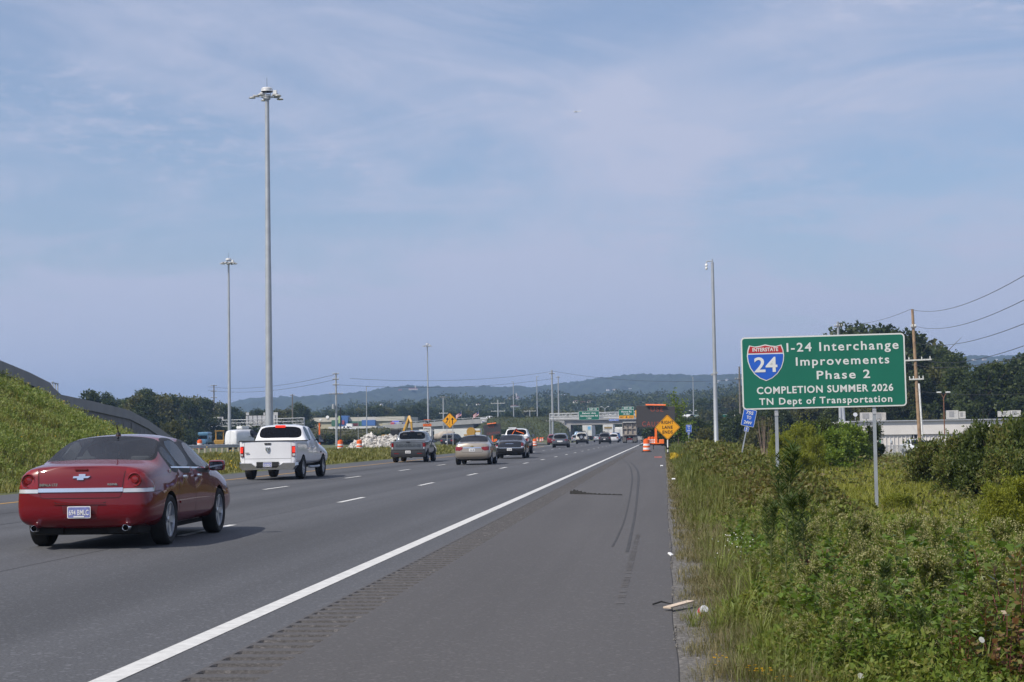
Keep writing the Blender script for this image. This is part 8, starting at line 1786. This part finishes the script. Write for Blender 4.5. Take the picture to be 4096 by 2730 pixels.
def plant(proto, h0, px, ytop, Y, label, seed=0):
    X = (px-2655)/F*Y; g = float(gz(X, Y))-.02; h = max(.15, CAMH+(hor(px)-ytop)/F*Y-g); sc = h/h0; return put(proto, X, Y, g, .55*sc+.45*min(1.2, sc), RNG.uniform(0, 6.28), label, sc)
spots = [(3258, 1930, 17.5), (3345, 1985, 14.5), (3425, 2005, 15.5), (3200, 2005, 16), (3075, 2075, 15.5), (2990, 2040, 20), (3600, 2010, 14.5), (3655, 1965, 16), (3760, 1925, 15.5), (3820, 1990, 14.5), (3540, 2040, 15), (3470, 2130, 13), (3390, 2190, 12.5), (3300, 2250, 12), (3560, 2190, 12.3), (3640, 2170, 12.6), (3180, 2330, 11.6), (3250, 2420, 10.9), (3345, 2350, 11.3), (3440, 2330, 11), (3540, 2330, 11), (3630, 2330, 11.2), (3500, 2480, 10.3), (3380, 2500, 10.2), (3300, 2560, 9.9), (3600, 2470, 10.4), (3710, 2240, 12), (3870, 2120, 13), (3960, 2130, 12.5), (4050, 2180, 12), (3430, 2600, 9.7), (3220, 2620, 9.8), (3130, 2500, 10.8), (3900, 2260, 11.6), (4080, 2080, 14), (3700, 2090, 13.8), (3330, 2200, 10.7), (3480, 2150, 10.9), (3650, 2130, 11), (3420, 2270, 10.2), (3180, 2390, 10.3), (3310, 2400, 9.75), (3725, 2180, 11.1), (3390, 2080, 11.9), (3790, 2300, 10.4), (3580, 2080, 12.4), (3230, 2200, 11.6), (3690, 2400, 9.9), (2985, 2160, 14.2), (3120, 2230, 12.6), (3060, 2350, 11.6), (3270, 2120, 13.6), (3490, 2040, 14.8), (3150, 2120, 14.4), (3960, 2020, 15), (4060, 1960, 16.5), (3330, 2450, 10.6), (3460, 2410, 10.7), (3560, 2560, 9.8), (3180, 2580, 10.0), (2960, 1990, 22), (2900, 1960, 24), (3040, 1950, 21)]
WORD = ['tan fluffy weed', 'cream topped weed', 'dull tan weed', 'pale seed head weed']
def wlabel(px, yt, what):
    h_ = 'in front of the right sign post' if 3420 < px < 3600 and yt < 2250 else 'below the left sign post' if px < 3140 and yt < 2250 else 'between the two sign posts' if px < 3420 and yt < 2200 else 'below the dark thicket' if yt < 2200 else 'low in the centre of the thicket' if px < 3480 else 'among the red tipped shrubs' if px > 3780 else 'right of the tall grass blades'
    return what+' '+h_
SEEN = {}
def uniq(l):
    SEEN[l] = SEEN.get(l, 0)+1
    return l if SEEN[l] == 1 else ['another ', 'a third ', 'a fourth ', 'a fifth ', 'a sixth ', 'a seventh ', 'an eighth ', 'a ninth '][min(7, SEEN[l]-2)]+l
for i, (px, yt, Y) in enumerate(spots): plant(FW[i % 4], 1.1, px, yt, Y, uniq(wlabel(px, yt, WORD[i % 4])))
for i, (px, yt, Y) in enumerate(((3280, 2130, 12.8), (3390, 2170, 11.4), (3530, 2110, 11.8), (3620, 2080, 11.9), (3450, 2250, 10.5), (3690, 2260, 10.6), (3220, 2270, 11.0), (3350, 2330, 10.1), (3570, 2300, 10.1), (3130, 2290, 12.0), (3060, 2250, 12.8), (3480, 2440, 9.6), (3400, 2420, 9.7), (3270, 2470, 9.7), (3650, 2330, 9.9), (3760, 2390, 9.8), (3830, 2210, 11.6), (3910, 2090, 13.2), (3000, 2110, 16.5), (2950, 2050, 19.5), (3180, 2110, 14.6), (3740, 2080, 13), (3880, 2330, 10.5), (4060, 2120, 13))): plant(LW[i % 3], 1.0, px, yt, Y, uniq(wlabel(px, yt, ['bright green leafy weed', 'fresh green broad leaved weed', 'loose green leafy weed'][i % 3])))
for i, (px, yt, Y, lab) in enumerate(((3120, 1790, 13.6, 'tallest dark spiky weed climbing beside the left sign post'), (3195, 1975, 13.8, 'dark spiky weed right of the tallest spiky one'), (3060, 2010, 14, 'thin dark spiky weed left of the tallest spiky one'), (3480, 2240, 10.6, 'dark spiky weed under the tan heads in the middle'), (3650, 2420, 9.9, 'dark spiky weed with a thick pale stem near the bottom'), (3160, 1985, 13.2, 'short dark spiky weed at the foot of the tallest spiky one'))): plant(SW[i % 2], 1.2, px, yt, Y, lab)
for i, (px, yt, Y, lab) in enumerate(((4000, 2230, 10.6, 'tall red tipped shrub near the right edge'), (4075, 2330, 10.0, 'red tipped shrub cut by the right edge'), (3880, 2400, 10.0, 'red tipped shrub around the white bindweed flower'), (3790, 2520, 9.7, 'low red tipped shrub left of the white bindweed flower'), (3960, 2430, 9.7, 'low red tipped shrub right of the white bindweed flower'), (3240, 2160, 14, 'red tipped shrub between the sign posts'), (3310, 2200, 13.4, 'greener red tipped shrub between the sign posts'), (4050, 2560, 9.5, 'glossy red tipped shrub in the bottom right corner'), (3720, 2600, 9.5, 'small red tipped shrub at the bottom edge'), (3930, 2200, 12.8, 'reddish shrub behind the tall red tipped one'), (4080, 2230, 12.5, 'reddish shrub behind at the right edge'))): plant(RS[i % 3], .7, px, yt, Y, lab)
for i, (px, yt, Y, lab) in enumerate(((2990, 2150, 13.5, 'arching grass clump left of the spiky weeds'), (2930, 2230, 12.4, 'arching grass clump above the drink can'), (3020, 2330, 11.2, 'long bladed grass clump right of the drink can'), (3080, 2480, 10.3, 'grass clump behind the yellow daisies'), (2870, 2120, 16, 'thin grass clump near the white asters'), (3420, 2450, 9.8, 'wide bladed grass clump at the bottom centre of the weeds'), (3540, 2520, 9.6, 'wide bladed grass clump right of the bottom centre'), (3850, 2500, 9.6, 'wide bladed grass clump among the red tipped shrubs'), (2850, 2330, 12, 'short grass clump left of the arching ones'), (2760, 2350, 12.4, 'low green grass clump above the pale board'), (3150, 2560, 9.8, 'grass clump right of the yellow daisies'), (2980, 2520, 10.2, 'grass clump left of the yellow daisies'))): plant(GC[2 if 'wide' in lab else i % 2], .75, px, yt, Y, lab)
for i, (px, yt, Y, lab) in enumerate(((2985, 2640, 9.75, 'yellow daisies at the bottom edge, left bunch'), (3030, 2655, 9.6, 'yellow daisies at the bottom edge, middle bunch'), (3100, 2690, 9.5, 'yellow daisies at the bottom edge, right bunch'), (2865, 2610, 10.1, 'single yellow daisies in the short grass'), (3235, 2690, 9.4, 'yellow daisies under the tan weeds'))): plant(DA[i % 2], .28, px, yt, Y, lab)
for (px, py, Y, lab) in ((2940, 2085, 17, 'white asters right of the grass stems'), (2905, 2140, 16.5, 'white asters low in the verge weeds')):
    X = (px-2655)/F*Y; g = float(gz(X, Y)); root = thing('white_asters', lab, 'flowers', (X, Y, g)); n = 36; p = np.stack([rw.normal(size=n)*.13, rw.normal(size=n)*.12, rw.uniform(.25, .5, n)], 1); V, Q = leaves(p, rw.normal(size=(n, 3))+np.array([0, -.8, .8]), .013, .012, .1, rw); nmesh('petals', V, Q, leafmat('white_petals', [(.75, .75, .78), (.82, .82, .82)], .3), root)
    b = MB()
    for q in p[:14]: tube_np(b, [np.array([0, 0, 0]), q*np.array([.6, .6, .6]), q], .003, .001, 4)
    b.build('stems', stem_g, root)
for (px, py, Y, lab) in ((3926, 2560, 9.7, 'white bindweed flower with a dark throat among red tipped shrubs'), (3442, 2705, 9.3, 'white bindweed flower at the bottom edge')):
    P = at(px, py, Y); root = thing('bindweed_flower', lab, 'flower', P); root.scale = (.8, .8, .6); root.rotation_euler = (.2, .5, .4); b = MB(); b.lathe([(.003, -.03), (.006, -.012), (.018, .0), (.026, .003)], 10, 0, Matrix.Rotation(R(70), 4, 'X')); b.build('petals', MATS['white_petals'], root, smooth=True); c = MB(); c.lathe([(0, .001), (.007, 0)], 8, 0, T(0, -.002, 0) @ Matrix.Rotation(R(70), 4, 'X')); c.build('throat', mat('purple_throat', (.16, .02, .12), .6), root)
# ------------------------------------------------------------------ the hazy air
hz = bpy.data.materials.new('thin_haze'); hz.use_nodes = True; hn = hz.node_tree; hn.nodes.clear()
ho = hn.nodes.new('ShaderNodeOutputMaterial'); pv = hn.nodes.new('ShaderNodeVolumePrincipled'); pv.inputs['Color'].default_value = (.40, .62, 1.0, 1); pv.inputs['Density'].default_value = 0.00023; pv.inputs['Anisotropy'].default_value = 0.2
hn.links.new(pv.outputs[0], ho.inputs['Volume'])
b = MB(); b.box((0, 2350, 75), (9000, 5300, 172)); o = b.build('haze', hz); tag(o, 'thin blue haze in the distance', 'haze', kind='stuff')
